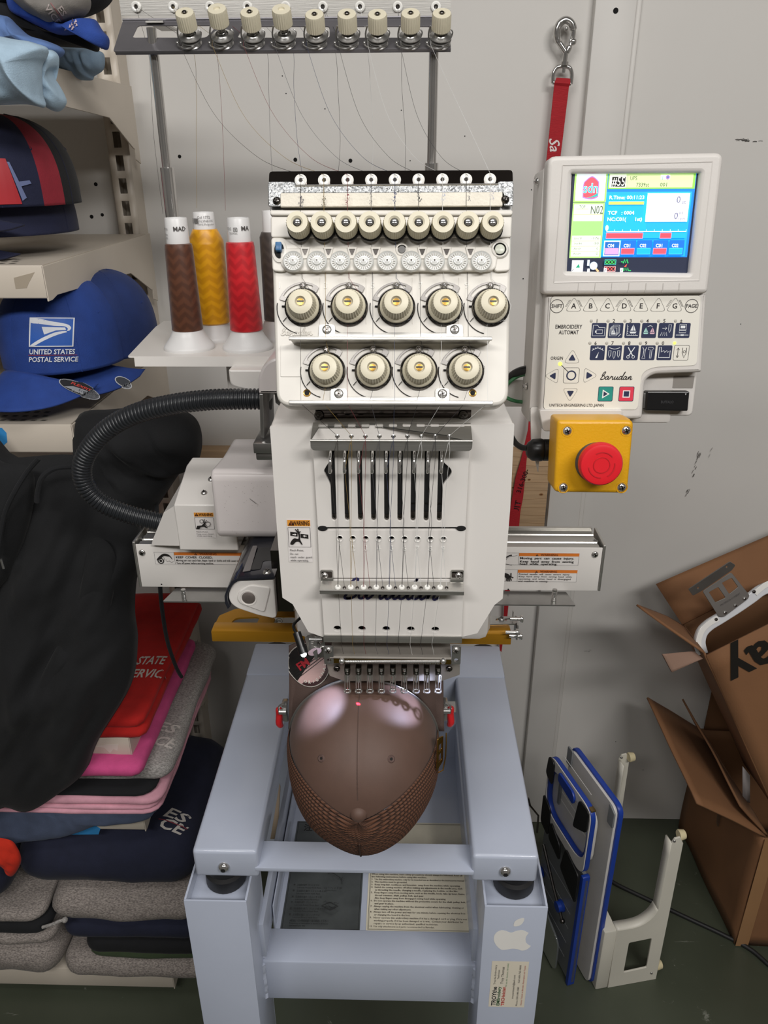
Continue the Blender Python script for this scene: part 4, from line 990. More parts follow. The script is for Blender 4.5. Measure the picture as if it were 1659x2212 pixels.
def thread_mat(name, c, dark):
    m = mat(name, c, rough=.34, var=0, sheen=.25); nt = m.node_tree; bs = nt.nodes['Principled BSDF']; tc = nt.nodes.new('ShaderNodeTexCoord')
    bs.inputs['Anisotropic'].default_value = .6
    def mth(op, a, b_=None):
        q = nt.nodes.new('ShaderNodeMath'); q.operation = op
        for i, v in enumerate((a, b_)):
            if v is None: continue
            if isinstance(v, (int, float)): q.inputs[i].default_value = v
            else: nt.links.new(v, q.inputs[i])
        return q.outputs[0]
    gr = nt.nodes.new('ShaderNodeTexGradient'); gr.gradient_type = 'RADIAL'; nt.links.new(tc.outputs['Object'], gr.inputs[0])
    sp = nt.nodes.new('ShaderNodeSeparateXYZ'); nt.links.new(tc.outputs['Object'], sp.inputs[0])
    n = nt.nodes.new('ShaderNodeTexNoise'); n.inputs['Scale'].default_value = 60; nt.links.new(tc.outputs['Object'], n.inputs['Vector'])
    zig = mth('ADD', mth('MULTIPLY', sp.outputs[2], 84), mth('MULTIPLY', mth('PINGPONG', mth('MULTIPLY', gr.outputs[1], 7.0), .5), 1.1))
    zig = mth('PINGPONG', mth('ADD', zig, mth('MULTIPLY', n.outputs[0], .7)), .5)
    r = nt.nodes.new('ShaderNodeMapRange'); r.inputs['From Min'].default_value = .17; r.inputs['From Max'].default_value = .36; r.inputs['To Min'].default_value = .35
    mx = nt.nodes.new('ShaderNodeMix'); mx.data_type = 'RGBA'; mx.inputs[6].default_value = (*lin(dark), 1); mx.inputs[7].default_value = (*lin(c), 1)
    nt.links.new(zig, r.inputs[0]); nt.links.new(r.outputs[0], mx.inputs[0]); nt.links.new(mx.outputs[2], bs.inputs['Base Color'])
    w = nt.nodes.new('ShaderNodeTexWave'); w.bands_direction = 'Z'; w.inputs['Scale'].default_value = 900; w.inputs['Distortion'].default_value = 3; w.inputs['Detail'].default_value = 1
    bp = nt.nodes.new('ShaderNodeBump'); bp.inputs['Strength'].default_value = .12; bp.inputs['Distance'].default_value = .001
    pass
    nt.links.new(tc.outputs['Object'], w.inputs['Vector']); nt.links.new(w.outputs[0], bp.inputs['Height']); nt.links.new(bp.outputs[0], bs.inputs['Normal'])
    return m
M_cone = mat('cone_white', '#dfdedd', rough=.35, var=.02)
cone_top = {}
def cone(px, py, c, dark, label, rows, fat, txt, Hc=None, top_px=470):
    base = PZ(px, py, t0.z); zt = PY(px, top_px, base.y).z; Hh = zt - base.z
    t = thing('thread_cone', label, 'thread cone', base, 'thread cones on the tray')
    M = Matrix.Translation(base); s = Hh / .166
    b = MB(); b.lathe([(0, .0), (.0300, 0), (.0305, .002), (.0295, .0045), (.0285, .0055), (.0215, .0150), (.0180, .0225), (.0175, .026)], M, 40); b.obj('cone_base', M_cone, t); b = MB(); b.lathe([(.0125, Hh - .035), (.0135, Hh - .03), (.0126, Hh - .001), (.0120, Hh), (.0108, Hh), (.0104, Hh - .002), (.0100, Hh - .03)], M, 32)
    core = b.obj('cone_core', M_cone, t)
    w = MB(); w.lathe([(r, z if z < .05 else Hh - z2) for r, z, z2 in rows], Matrix(), 48); w.obj('thread_winding', thread_mat('thread_' + c[1:], c, dark), t, M=M)
    d = Decal()
    rr_ = .0131
    for (s_, ang, z, size, col) in txt:
        me = text_mesh(s_, size, bold=.02 if size > .0055 else 0, res=1)
        mi = d._mi(col)
        for v in me.vertices:
            a = R_(ang) + v.co.x / rr_; zz = Hh - z + v.co.y; r2 = rr_ * (1.0 if True else 1) + .0006
            v.co = Vector((base.x + r2 * math.sin(a), base.y - r2 * math.cos(a), base.z + zz))
        d._add(me, Matrix(), mi)
    d.obj('label_print', Matrix(), core, 0)
    cone_top[label[:4]] = Vector((base.x, base.y, zt))
    return t
thin = [(.0175, .022, 0), (.0186, .0235, 0), (.0184, .026, 0), (.0160, .06, .034), (.0152, .06, .0285), (.0135, .06, .0275)]
cone(410, 752, '#5c3827', '#43281d', 'dark brown thread cone, leftmost on the white tray', thin, 0, [('MAD', -2, .0135, .0068, '#4d4947'), ('Art. 9735', -98, .0130, .0040, '#8f8d8a'), ('5500m', -80, .0185, .0038, '#9a9895'), ('No.40', -78, .0225, .0038, '#9a9895')])
cone(465, 731, '#dfa014', '#c4850c', 'golden yellow thread cone behind the brown and red cones', [(.0195, .020, 0), (.0218, .022, 0), (.0218, .026, 0), (.0215, .06, .036), (.0210, .06, .032), (.0150, .06, .0195), (.0135, .06, .0188)], 1, [('Col 1772', -22, .0065, .0042, '#5d5b59'), ('POLYNEON', -22, .0105, .0036, '#8a8886'), ('100% Polyester', -22, .0142, .0034, '#8a8886'), ('▒▓', -66, .0115, .0058, '#6d6b69')], top_px=458)
cone(536, 752, '#c8222a', '#a5161f', 'bright red thread cone beside the white tension panel', [(.0180, .022, 0), (.0196, .0235, 0), (.0196, .026, 0), (.0165, .06, .031), (.0158, .06, .0265), (.0135, .06, .0255)], 0, [('MA', 22, .0130, .0068, '#4d4947'), ('▣', -16, .0140, .0058, '#7d7b79'), ('9735', -62, .0125, .0042, '#8f8d8a'), ('5500m', -40, .0170, .0036, '#9a9895')])
cone(605, 729, '#4c443f', '#383230', 'grey brown thread cone half hidden behind the tension panel', [(.0150, .022, 0), (.0185, .0235, 0), (.0185, .026, 0), (.0175, .06, .030), (.0150, .06, .024), (.0135, .06, .0235)], 0, [], top_px=455)

# ---- arm below the tray, sheet brackets
b = MB(); Fa = vframe(.86); b.prism([round_poly(Fa.pts([(493, 799), (575, 799), (575, 851), (520, 840), (497, 833)]), [.002, .002, .002, .01, .008])], Fa.M @ Matrix.Translation((0, 0, -.10)), .10, .002); part(b, 'arm_cover', M_white)
b = MB(); Fa = vframe(.80); b.prism([round_poly(Fa.pts([(558, 851), (558, 815), (567, 790), (585, 775), (620, 770), (620, 851)]), [.002, .003, .012, .012, .002, .002])], Fa.M @ Matrix.Translation((0, 0, -.12)), .12, .003); part(b, 'arm_cover', M_pink)
b = MB(); Fa = vframe(.80); b.prism([round_poly(Fa.pts([(560, 851), (568, 851), (571, 948), (563, 944)]), .0006)], Fa.M @ Matrix.Translation((0, 0, -.07)), .07, .0006); b.prism([round_poly(Fa.pts([(568, 851), (600, 851), (600, 930), (574, 910)]), .0006)], Fa.M @ Matrix.Translation((0, 0, -.072)), .003, .0006); part(b, 'sheet_bracket', M_steel)
b = MB(); a = PY(548, 980, .79); c = PY(600, 958, .79); b.span((a.x, .79, a.z), (c.x, .84, c.z), .001); a = PY(552, 997, .79); b.span((a.x, .793, a.z), (c.x, .84, PY(548, 980, .79).z), .002); part(b, 'clamp_block', M_steel)

# ---- cross beam with its end plates
YBm = 0.865
FB = vframe(YBm)
zt_b = PY(800, 1180, YBm).z; zb_b = PY(800, 1272, YBm).z; yb_b = PZ(1180, 1146, zt_b).y
bx0, bx1 = PY(300, 1225, YBm).x, PY(1297, 1225, YBm).x
b = MB(); b.span((bx0, YBm, zb_b), (bx1, YBm + .002, zt_b), .0006)
beam = part(b, 'beam_cover', M_white)
b = MB(); n = 9; prof = [(YBm + .002, zb_b + .01)]
for k in range(n):
    y0 = YBm + .002 + (yb_b - YBm) * k / n; y1 = YBm + .002 + (yb_b - YBm) * (k + .82) / n; dz = -.0015 if k in (2, 5, 6) else 0
    prof += [(y0, zt_b - .001 + dz), (y1, zt_b - .001 + dz)]
prof += [(yb_b, zt_b + .004), (yb_b + .004, zt_b + .004), (yb_b + .004, zb_b + .01)]
b.sweep_profile(prof, Matrix(((0, 0, 1, bx0 + .003), (1, 0, 0, 0), (0, 1, 0, 0), (0, 0, 0, 1))), bx1 - bx0 - .006)
part(b, 'beam_extrusion', M_alu)
for x, s_ in ((bx0 - .0035, 1), (bx1 + .0005, -1)):
    b = MB(); Fs = Frame((x, 0, 0), (0, 1, 0), (0, 0, 1)); b.prism([round_poly([(YBm - .001, zb_b), (yb_b + .004, zb_b + .01), (yb_b + .004, zt_b + .003), (YBm - .001, zt_b + .004)], .001)], Fs.M, .003, .0005); part(b, 'beam_end', M_alu, beam)
for px, py in ((307, 1194), (1285, 1198)): screw(FB.mat(*FB.px(px, py), 0), .0046, beam, M_chrome, dome=.25)
Ft = Frame((0, 0, zt_b), (1, 0, 0), (0, 1, 0))
for px, py in ((308, 1160), (1286, 1166)): screw(Ft.mat(*Ft.px(px, py), -.0015), .0046, beam, M_steel, dome=.08)
for px, py in ((349, 1262), (1098, 1273)): part(MB().lathe([(0, .0003), (.0011, .0003)], FB.mat(*FB.px(px, py), 0), 10), 'pin_hole', M_cav, beam)
# warning labels on the beam
OR = '#d8792c'; BK = '#1e1a19'; LW = '#dedad6'
def alert(d, x, y, s, c=BK):
    d.poly([(x, y), (x + s, y), (x + s / 2, y + s * .9)], c); d.poly([(x + s * .45, y + s * .28), (x + s * .55, y + s * .28), (x + s * .56, y + s * .62), (x + s * .44, y + s * .62)], OR); d.disc(x + s * .5, y + s * .16, s * .06, OR, 8)
def lab(F, quad): a = F.px(*quad[:2]); c = F.px(*quad[2:]); return a[0], c[1], c[0], a[1]
d = Decal(); x0, y0, x1, y1 = lab(FB, (331, 1191, 512, 1221)); x1 += .014
d.rect(x0, y0, x1, y1, LW); d.frame(x0 + .0008, y0 + .0008, x1 - .0008, y1 - .0008, .0003, BK)
hx_ = x0 + .0265; d.rect(hx_, y1 - .0052, x1 - .0009, y1 - .0009, OR); d.line([(hx_, y0 + .001), (hx_, y1 - .001)], .0003, BK)
alert(d, hx_ + .026, y1 - .0048, .0038, '#3a1d10'); d.text('WARNING', hx_ + .033, y1 - .0044, .0043, '#7a3a12', bold=.02, width=.022)
d.text('KEEP  COVER  CLOSED.', hx_ + .0018, y1 - .0093, .0043, BK, bold=.02, width=.0475); d.text('Moving part can catch hair, finger, hand or cloths and will cause severe injury.', hx_ + .0018, y1 - .0135, .0040, BK, bold=.01, width=.094); d.text('Turn off power before servicing machine.', hx_ + .0018, y1 - .0176, .0040, BK, bold=.01, width=.048)
def S(l): return [(x0 + u * .026, y0 + v * (y1 - y0)) for u, v in l]
d.poly(S([tuple(v) for v in spline([(.12, .38), (.28, .66), (.5, .86), (.72, .82), (.86, .62), (.9, .42), (.8, .62), (.66, .66), (.5, .68), (.36, .50), (.28, .42)], 4, True)]), BK)
d.ring(x0 + .0085, y0 + .0062, .0042, .0012, BK); d.disc(x0 + .0085, y0 + .0062, .0017, BK); d.line(S([(.5, .6), (.52, .4), (.62, .42), (.62, .28), (.75, .33), (.86, .2), (.95, .3)]), .0004, BK)
d.obj('warning_label', FB.M, beam)
FB2 = FB
d = Decal(); x0, y0, x1, y1 = lab(FB, (1070, 1193, 1250, 1222)); w = x1 - x0
d.rect(x0, y0, x1, y1, LW); xs = FB.px(1121, 1200)[0]; d.frame(x0 + .0006, y0 + .0006, x1 - .0008, y1 - .0006, .0003, BK); d.rect(xs, y1 - .0050, x1 - .0008, y1 - .0006, OR); d.line([(xs, y0 + .0006), (xs, y1 - .0006)], .0003, BK)
alert(d, xs + .021, y1 - .0047, .0036, '#3a1d10'); d.text('WARNING', xs + .0275, y1 - .0042, .0042, '#7a3a12', bold=.02, width=.0215); ww = FB.px(1241, 1200)[0] - xs - .002
d.text('Moving  part  can  cause  injury.', xs + .0015, y1 - .0090, .0043, BK, bold=.02, width=ww); d.text('Keep  hand  away  from  sewing', xs + .0015, y1 - .0137, .0043, BK, bold=.02, width=ww); d.text('head  while  operating.', xs + .0015, y1 - .0172, .0043, BK, bold=.02, width=ww * .7)
d.line([tuple(v) for v in spline([(xs - .018, y1 - .008), (xs - .012, y1 - .004), (xs - .009, y1 - .0035)], 4)], .0016, BK); d.line([tuple(v) for v in spline([(xs - .016, y1 - .010), (xs - .013, y1 - .006), (xs - .005, y1 - .0045), (xs - .002, y1 - .003)], 4)], .0004, BK); d.line([tuple(v) for v in spline([(xs - .018, y0 + .003), (xs - .012, y0 + .0015), (xs - .008, y0 + .001)], 4)], .0004, BK)
d.obj('warning_label', FB.M, beam)
d = Decal(); x0, y0, x1, y1 = lab(FB, (1066, 1229, 1246, 1258))
d.rect(x0, y0, x1, y1, LW); xs = FB.px(1118, 1240)[0]; d.frame(x0 + .0006, y0 + .0006, x1 - .0008, y1 - .0006, .0003, BK); d.rect(xs, y1 - .0050, x1 - .0008, y1 - .0006, OR); d.line([(xs, y0 + .0006), (xs, y1 - .0006)], .0003, BK)
alert(d, xs + .022, y1 - .0047, .0036, '#3a1d10'); d.text('WARNING', xs + .0285, y1 - .0042, .0042, '#7a3a12', bold=.02, width=.0215); ww = FB.px(1236, 1240)[0] - xs - .002
for i, (t, f) in enumerate((('Pointed  needle  will  cause  severe  injury.', .96), ('Keep  hand  away  from  sewing  head  while', 1.0), ('operating,  and  when  head  is  disengaged', .985), ('and  machine  is  sewing.', .56))): d.text(t, xs + .0015, y1 - .0078 - .0034 * i, .0032, BK, bold=.005, width=ww * f)
def S(l): return [(xs - .017 + u * .014, y0 + v * (y1 - y0)) for u, v in l]
d.poly(S([(0, .75), (.35, .66), (.55, .48), (.5, .36), (.2, .3), (.05, .45)]), BK)
for a in ([(.3, .4), (.22, .12)], [(.38, .4), (.36, .08)], [(.46, .4), (.52, .08)], [(.5, .45), (.7, .14)], [(.5, .5), (.85, .36)], [(.62, .4), (.6, .75)]): d.line(S(a), .0012, BK)
d.obj('warning_label', FB.M, beam)

# ---- drive covers on the left
Ym = 0.845
mx0, mx1 = PY(379, 1120, Ym).x, PY(512, 1150, Ym).x
z0_ = PY(440, 1189, Ym).z; z1_ = PY(430, 1091, Ym).z; yb_ = 0.915; z2_ = PY(450, 1006, yb_).z
b = MB(); b.sweep_profile([(Ym, z0_), (Ym + .10, z0_), (Ym + .10, z2_), (yb_, z2_), (Ym, z1_)], Matrix(((0, 0, 1, mx0), (1, 0, 0, 0), (0, 1, 0, 0), (0, 0, 0, 1))), mx1 - mx0)
drive = part(b, 'drive_cover', M_white); md = drive.modifiers.new('bev', 'BEVEL'); md.width = .0015; md.segments = 2; md.angle_limit = R_(25)
b = MB(); V = [PY(327, 1178, .860), PY(330, 1166, .861), PY(354, 1107, .876), PY(412, 1007, .9165), PY(379, 1091, .8455), PY(386, 1179, .8455)]
n_ = Vector((.0012, .0010, 0)); b.raw(V + [v + n_ for v in V], [(0, 1, 2, 4, 5), (2, 3, 4), (6, 11, 10, 8, 7), (8, 10, 9), (0, 6, 7, 1), (1, 7, 8, 2), (2, 8, 9, 3), (3, 9, 10, 4), (4, 10, 11, 5), (5, 11, 6, 0)]); part(b, 'drive_side_plate', M_white, drive)
vs_ = Vector((0, yb_ - Ym, z2_ - z1_)); Fs_ = Frame((mx0, Ym, z1_), (1, 0, 0), vs_)
for px, py in ((456, 1036), (441, 1065)): screw(Fs_.mat(*Fs_.px(px, py), 0), .0042, drive, M_chrome)
FD = vframe(Ym); d = Decal(); x0, y0, x1, y1 = lab(FD, (417, 1106, 468, 1162)); w, h = x1 - x0, y1 - y0
def warn_label(d, x0, y0, w, h, art, lines, hd):
    d.rect(x0, y0, x0 + w, y0 + h, mat('label_paper', '#e3dedb', rough=.4, var=.02), w * .04); d.rect(x0 + w * .03, y0 + h * (1 - hd), x0 + w * .97, y0 + h * .985, '#dd9536')
    s = h * hd * .82; alert(d, x0 + w * .06, y0 + h * (1 - hd) + s * .12, s, '#3a1d10'); d.text('WARNING', x0 + w * .26, y0 + h * (1 - hd) + s * .2, s * 1.05, '#4a2a12', bold=.03, width=w * .68)
    top = 1 - hd - .02; d.frame(x0 + w * .04, y0 + h * (top - .46), x0 + w * .96, y0 + h * top, w * .012, BK, w * .01)
    art(lambda l: [(x0 + w * (.04 + .92 * u), y0 + h * (top - .46 + .46 * v)) for u, v in l], d, w)
    for i, t in enumerate(lines):
        y = y0 + h * (top - .46) - h * (.088 + .075 * i + (.01 if i else 0)); d.text(t, x0 + w * .08, y, h * .068, BK, width=w * min(.9, len(t) * .047))
def gears(S, d, w):
    for cx, cy, r in ((.36, .66, .10), (.68, .46, .135)):
        c = S([(cx, cy)])[0]; R0 = r * w * .92; d.ring(c[0], c[1], R0, R0 * .16, BK)
        for k in range(11): a = 2 * math.pi * k / 11; d.disc(c[0] + R0 * 1.1 * math.cos(a), c[1] + R0 * 1.1 * math.sin(a), R0 * .14, BK, 6)
    d.poly(S([(.05, .08), (.12, .34), (.36, .38), (.52, .60), (.56, .60), (.52, .36), (.66, .2), (.6, .16), (.46, .28), (.3, .24), (.22, .08)]), BK)
    for p in ([(.5, .5), (.46, .88)], [(.52, .55), (.56, .92)], [(.54, .58), (.66, .84)]): d.line(S(p), w * .03, BK)
warn_label(d, x0, y0, w, h, gears, ['Pinch Point.', 'Keep cover closed', 'while operating.'], .17); d.obj('warning_label', FD.M, drive)
def pinch(S, d, w):
    d.poly(S([(.10, .58), (.10, .78), (.42, .74), (.42, .54)]), BK); d.poly(S([(.56, .48), (.56, .68), (.90, .64), (.90, .44)]), BK)
    for a in ([(.2, .66), (.30, .655), (.30, .70), (.37, .64), (.30, .58), (.30, .62), (.2, .625)], [(.82, .55), (.74, .555), (.74, .51), (.66, .58), (.74, .63), (.74, .595), (.82, .585)]): d.poly(S(a), '#ebe7e4')
    d.poly(S([tuple(v) for v in spline([(.08, .16), (.12, .30), (.26, .46), (.45, .44), (.46, .62), (.42, .80), (.48, .84), (.54, .64), (.53, .40), (.62, .16), (.58, .14), (.48, .28), (.34, .28), (.2, .14)], 3, True)]), BK)
    for p in ([(.44, .76), (.36, .88), (.34, .92)], [(.46, .78), (.45, .94)], [(.5, .74), (.56, .82)]): d.line(S(p), w * .045, BK)
FC = vframe(.650); d = Decal(); x0, y0, x1, y1 = lab(FC, (618.5, 1121, 676, 1214)); w, h = x1 - x0, y1 - y0
warn_label(d, x0, y0, w, h, pinch, ['Pinch Point.', 'Do  not', 'reach  under  guard', 'while operating.'], .16); d.obj('warning_label', FC.M, head_cover, h=.0004)
# cast cover with rounded shoulders
Yk = 0.80; a = PY(468, 1165, Yk); c = PY(605, 1016, Yk); topz = PY(480, 988, .86).z
b = MB(); zb, zt2 = PY(540, 1168, Yk).z, PY(540, 1018, Yk).z
b.sweep_profile([(Yk + .008, zb), (.93, zb), (.93, topz), (.865, topz), (Yk + .006, zt2), (Yk, zt2 - .008), (Yk, zb + .008)], Matrix(((0, 0, 1, a.x), (1, 0, 0, 0), (0, 1, 0, 0), (0, 0, 0, 1))), c.x - a.x + .05)
cc = part(b, 'cast_cover', M_pink); md = cc.modifiers.new('bev', 'BEVEL'); md.width = .010; md.segments = 4; md.angle_limit = R_(20)
FK = vframe(Yk); d = Decal(); rg = random.Random(9)
for _ in range(46):
    p = FK.px(rg.uniform(485, 588), rg.uniform(1040, 1150)); s_ = rg.uniform(.0003, .0008); d.line([p, (p[0] + rg.uniform(-1, 1) * s_, p[1] - s_)], .00035, '#8f8580')
d.line([FK.px(541, 1074), FK.px(547, 1079), FK.px(555, 1085)], .0006, '#4d4744')
d.obj('scratches', FK.M, cc, .0004, kind='stuff')

# ---- corrugated hose
hose = MB(); path = spline([PY(585, 862, .85), PY(520, 862, .85), PY(450, 864, .853), PY(370, 874, .857), PY(295, 893, .862), PY(236, 924, .867), PY(194, 968, .871), PY(177, 1012, .874), PY(186, 1052, .876), PY(219, 1086, .878), PY(276, 1110, .880), PY(330, 1124, .882), PY(362, 1131, .884)], 30)
L = [0.0]
for i in range(1, len(path)): L.append(L[-1] + (path[i] - path[i - 1]).length)
pts, rad = [], []; pitch = .0046; s_ = 0.0; i = 0
while s_ < L[-1]:
    while L[i + 1] < s_: i += 1
    t = (s_ - L[i]) / (L[i + 1] - L[i]); pts.append(path[i].lerp(path[i + 1], t)); ph = (s_ / pitch) % 1.0
    rad.append(.0106 + .0016 * (0.5 + 0.5 * math.tanh(3.2 * math.cos(2 * math.pi * ph)))); s_ += pitch / 7
hose.tube(pts, rad, 20); part(hose, 'corrugated_hose', mat('hose_black', '#26282b', rough=.33, var=.08, vs=12))

# ---- roller guard
Yg = 0.715; FGr = vframe(Yg)
b = MB(); gout = round_poly(FGr.pts([(591, 1252), (514, 1254), (503, 1263), (495, 1277), (493, 1290), (498, 1303), (512, 1314), (557, 1329), (590, 1336), (597, 1333)]), [.001, .004, .004, .004, .004, .004, .004, .003, .003, .003], 3)
b.prism([gout], FGr.M @ Matrix.Translation((0, 0, -.012)), .012, .0012); guard = part(b, 'roller_guard', M_white)
b = MB(); b.prism([round_poly(FGr.pts([(585, 1268), (540, 1262), (517, 1276), (512, 1292), (520, 1303), (572, 1322)]), .004)], FGr.M, .0014, .0010); part(b, 'guard_boss', M_white, guard)
b = MB(); b.lathe([(.0085, 0), (.0092, .0012), (.0086, .0012), (.0086, .0004)], FGr.mat(*FGr.px(537.5, 1290), .001), 28); part(b, 'bush_ring', M_white, guard)
part(MB().lathe([(0, .0010), (.0070, .0010), (.0078, .0004), (.0078, 0)], FGr.mat(*FGr.px(537.5, 1290), .001), 30), 'roller_shaft', mat('turned_steel', '#8b827d', rough=.45, metal=.6, var=.15, vs=90), guard)
M_smoke = mat('smoked_plastic', '#23242b', rough=.16, var=.05, coat=.4)
sec = FGr.pts([(594, 1243), (516, 1246), (502, 1253), (491, 1269), (486, 1285), (487, 1300), (493, 1313), (498, 1308), (493, 1296), (492, 1284), (497, 1270), (506, 1258), (518, 1251), (594, 1248)])
b = MB(); b.prism([sec], FGr.M @ Matrix.Translation((0, 0, -.135)), .138, .0004); cov = part(b, 'smoked_cover', M_smoke)
Ftop = Frame((0, 0, PY(560, 1245, Yg).z + .0005), (1, 0, 0), (0, 1, 0))
part(MB().prism([round_poly(Ftop.pts([(524, 1236), (541, 1233), (556, 1180), (546, 1180)]), .001)], Ftop.M, .0008, .0002), 'clear_strip', mat('clear_strip', '#6f6a69', rough=.2), cov)
part(MB().prism([round_poly(Ftop.pts([(541, 1232), (563, 1230), (568, 1212), (596, 1212), (596, 1182), (560, 1184), (555, 1192)]), .003)], Ftop.M, .0004, .0001), 'dark_inlay', M_black, cov)
screw(Ftop.mat(*Ftop.px(577, 1237), 0), .0050, cov, M_chrome)
b = MB(); a = PY(600, 1330, .74); b.span((a.x - .001, .73, a.z + .012), (a.x + .02, .80, PY(600, 1180, .74).z)); part(b, 'roller_housing', M_dsteel, guard)

# ---- steel ledge with studs, left and right
zl = PY(800, 1303, .835).z; yb3 = PZ(1200, 1281, zl).y
Fl3 = Frame((0, 0, zl), (1, 0, 0), (0, 1, 0))
b = MB(); xa_, xb_ = PY(352, 1304, .835).x, PY(1244, 1306, .835).x
b.prism([round_poly([(xa_, .835), (xb_, .835), (xb_ - .006, yb3 + .004), (xa_ + .008, yb3 + .004)], .002)], Fl3.M, -.002, .0004); ledge = part(b, 'steel_ledge', M_steel)
for px in (396, 1198):
    c = PZ(px, 1302, zl); c.y += .006; b = MB(); b.cyl(c, c + Vector((0, 0, .016)), .0030, n=14)
    for k in range(7): b.lathe([(.0030, 0), (.0034, .0007), (.0030, .0014)], Matrix.Translation(c + Vector((0, 0, .002 * k))), 12)
    part(b, 'stud', M_chrome, ledge)
# ---- gold frame bar
Yq = 0.77; zg1 = PY(560, 1364, Yq).z; zg0 = PY(560, 1387, Yq).z
gx0, gx1 = PY(457, 1375, Yq).x, PY(1105, 1372, Yq).x
b = MB(); b.span((gx0, Yq, zg0), (gx1, Yq + .003, zg1 - .001), .0008); b.span((gx0, Yq, zg1 - .003), (gx1, Yq + .02, zg1), .0012)
Fgt = Frame((0, 0, zg1 - .0034), (1, 0, 0), (0, 1, 0))
def gt(l): return Fgt.pts(l)
g_out = round_poly(gt([(458, 1365), (1090, 1362), (1075, 1342), (640, 1322), (510, 1318), (474, 1333)]), .003)
b.prism([g_out] + [round_poly(gt(q), .006) for q in ([(495, 1354), (553, 1354), (562, 1336), (510, 1338)], [(590, 1353), (650, 1350), (640, 1334), (596, 1335)])], Fgt.M, .0025, .0004)
gold = part(b, 'gold_frame', M_gold)
b = MB(); Fe = vframe(.80); e0 = Fe.px(594, 1354); e1 = Fe.px(612, 1334); b.prism([rr(e0[0], e0[1], e1[0], e1[1], .001, 2)], Fe.M, .0004); part(b, 'certification_sticker', M_clear, gold)
d = Decal(); ec = Fe.px(603.5, 1341); d.ring(ec[0], ec[1], .0040, .0006, BK); d.text('ETL', ec[0], ec[1] - .0014, .0034, BK, 'CENTER', bold=.03, width=.0054); d.text('c', ec[0] - .0058, ec[1] - .004, .0025, BK); d.rect(ec[0] - .004, ec[1] - .0064, ec[0] + .004, ec[1] - .0056, BK); d.obj('certification_print', Fe.M, gold, .0006)
# slotted bracket with screws at the right end of the bar
b = MB(); Fr3 = Frame((0, 0, zg1 + .004), (1, 0, 0), (0, 1, 0))
b.prism([round_poly(Fr3.pts([(1030, 1353), (1115, 1350), (1118, 1334), (1045, 1334)]), .002)] + [round_poly(Fr3.pts(q), .0012) for q in ([(1070, 1343), (1080, 1343), (1082, 1339), (1072, 1339)], [(1090, 1343), (1103, 1342), (1103, 1338), (1091, 1339)])], Fr3.M, .002, .0003)
q = Fr3.px(1118, 1344); b.span((q[0] - .002, q[1] - .010, zg0), (q[0], q[1] + .012, zg1 + .006), .0006); sb = part(b, 'slotted_bracket', M_steel)
screw(Fr3.mat(*Fr3.px(1083, 1341), .002), .0040, sb, M_steel)
for px, py, Y in ((1124, 1337, .775), (1114, 1366, .765), (1122, 1374, .765)):
    c = PY(px, py, Y); b = MB(); b.cyl(c + Vector((-.012, 0, 0)), c, .0022, n=12); b.lathe([(0, 0), (.0042, 0), (.0046, .0014), (.0040, .003), (0, .0034)], Matrix.Translation(c) @ Matrix.Rotation(R_(90), 4, 'Y'), 16); part(b, 'screw', M_chrome, sb)
part(MB().box(PY(1108, 1328, .79), (.0012, .004, .012), .0005, Matrix()), 'wing', M_chrome, sb)
# dark lower body and bed behind the needles
b = MB(); b.span((-.068, .70, 1.035), (.018, 1.05, 1.09), .012, seg=3); part(b, 'cylinder_arm', M_dsteel)

# ---- bed rails, cross plate
ZR = 0.884
def railbox(x0, x1, Y0, Y1, zt, zb, name='bed_rail'):
    b = MB(); b.span((x0, Y0, zb), (x1, Y1, zt), .005, seg=3); return part(b, name, M_stand)
r0 = PZ(419, 1838, ZR); r1 = PZ(553, 1842, ZR); r2 = PZ(1019, 1848, ZR); r3 = PZ(1160, 1850, ZR); yr = r0.y
zrb = PY(485, 1895, yr).z
rl = railbox(r0.x - .003, r1.x + .001, yr, 1.108, ZR, zrb); rr_r = railbox(r2.x + .001, r3.x + .003, yr, 1.108, ZR, zrb)
Frf = vframe(yr)
for p, (px, py) in ((rl, (484, 1872)), (rr_r, (1091, 1881))): screw(Frf.mat(*Frf.px(px, py), 0), .0072, p, M_chrome, 'hex', .45)
zp = 0.8575; yp0 = PZ(800, 1879, zp).y; yp1 = PZ(800, 1820, zp).y
b = MB(); b.span((r1.x - .004, yp0, zp - .0065), (r2.x + .004, yp1, zp), .001); part(b, 'cross_plate', M_stand)
b = MB(); b.span((r0.x - .003, 1.02, ZR - .05), (r3.x + .003, 1.109, ZR + .002), .004); part(b, 'bed_back_bar', M_stand)
b = MB(); b.span((-.135, 1.022, ZR), (.065, 1.10, 1.40), .004); part(b, 'bed_column', M_stand)

# ================================================================== control panel
tp_ = R_(6.5)
Oc = EYE + ray(1360, 610) * 0.78
CP = Frame(Oc, (1, 0, 0), (0, math.sin(tp_), math.cos(tp_)))
def cp(l, h=0): return CP.pts(l, h)
M_case = mat('control_case', '#d0ccc7', rough=.42, var=.02, bump=.05, bs=500)
M_memb = mat('keypad_film', '#e2dfd5', rough=.35, var=.015)
def cprism(pts, h0, h1, bev, name, m, parent, r=.002, holes=()):
    b = MB(); b.prism([round_poly(cp(pts, h1), r)] + [round_poly(cp(q, h1), r2) for q, r2 in holes], CP.M @ Matrix.Translation((0, 0, h0)), h1 - h0, bev, res=2); return part(b, name, m, parent)
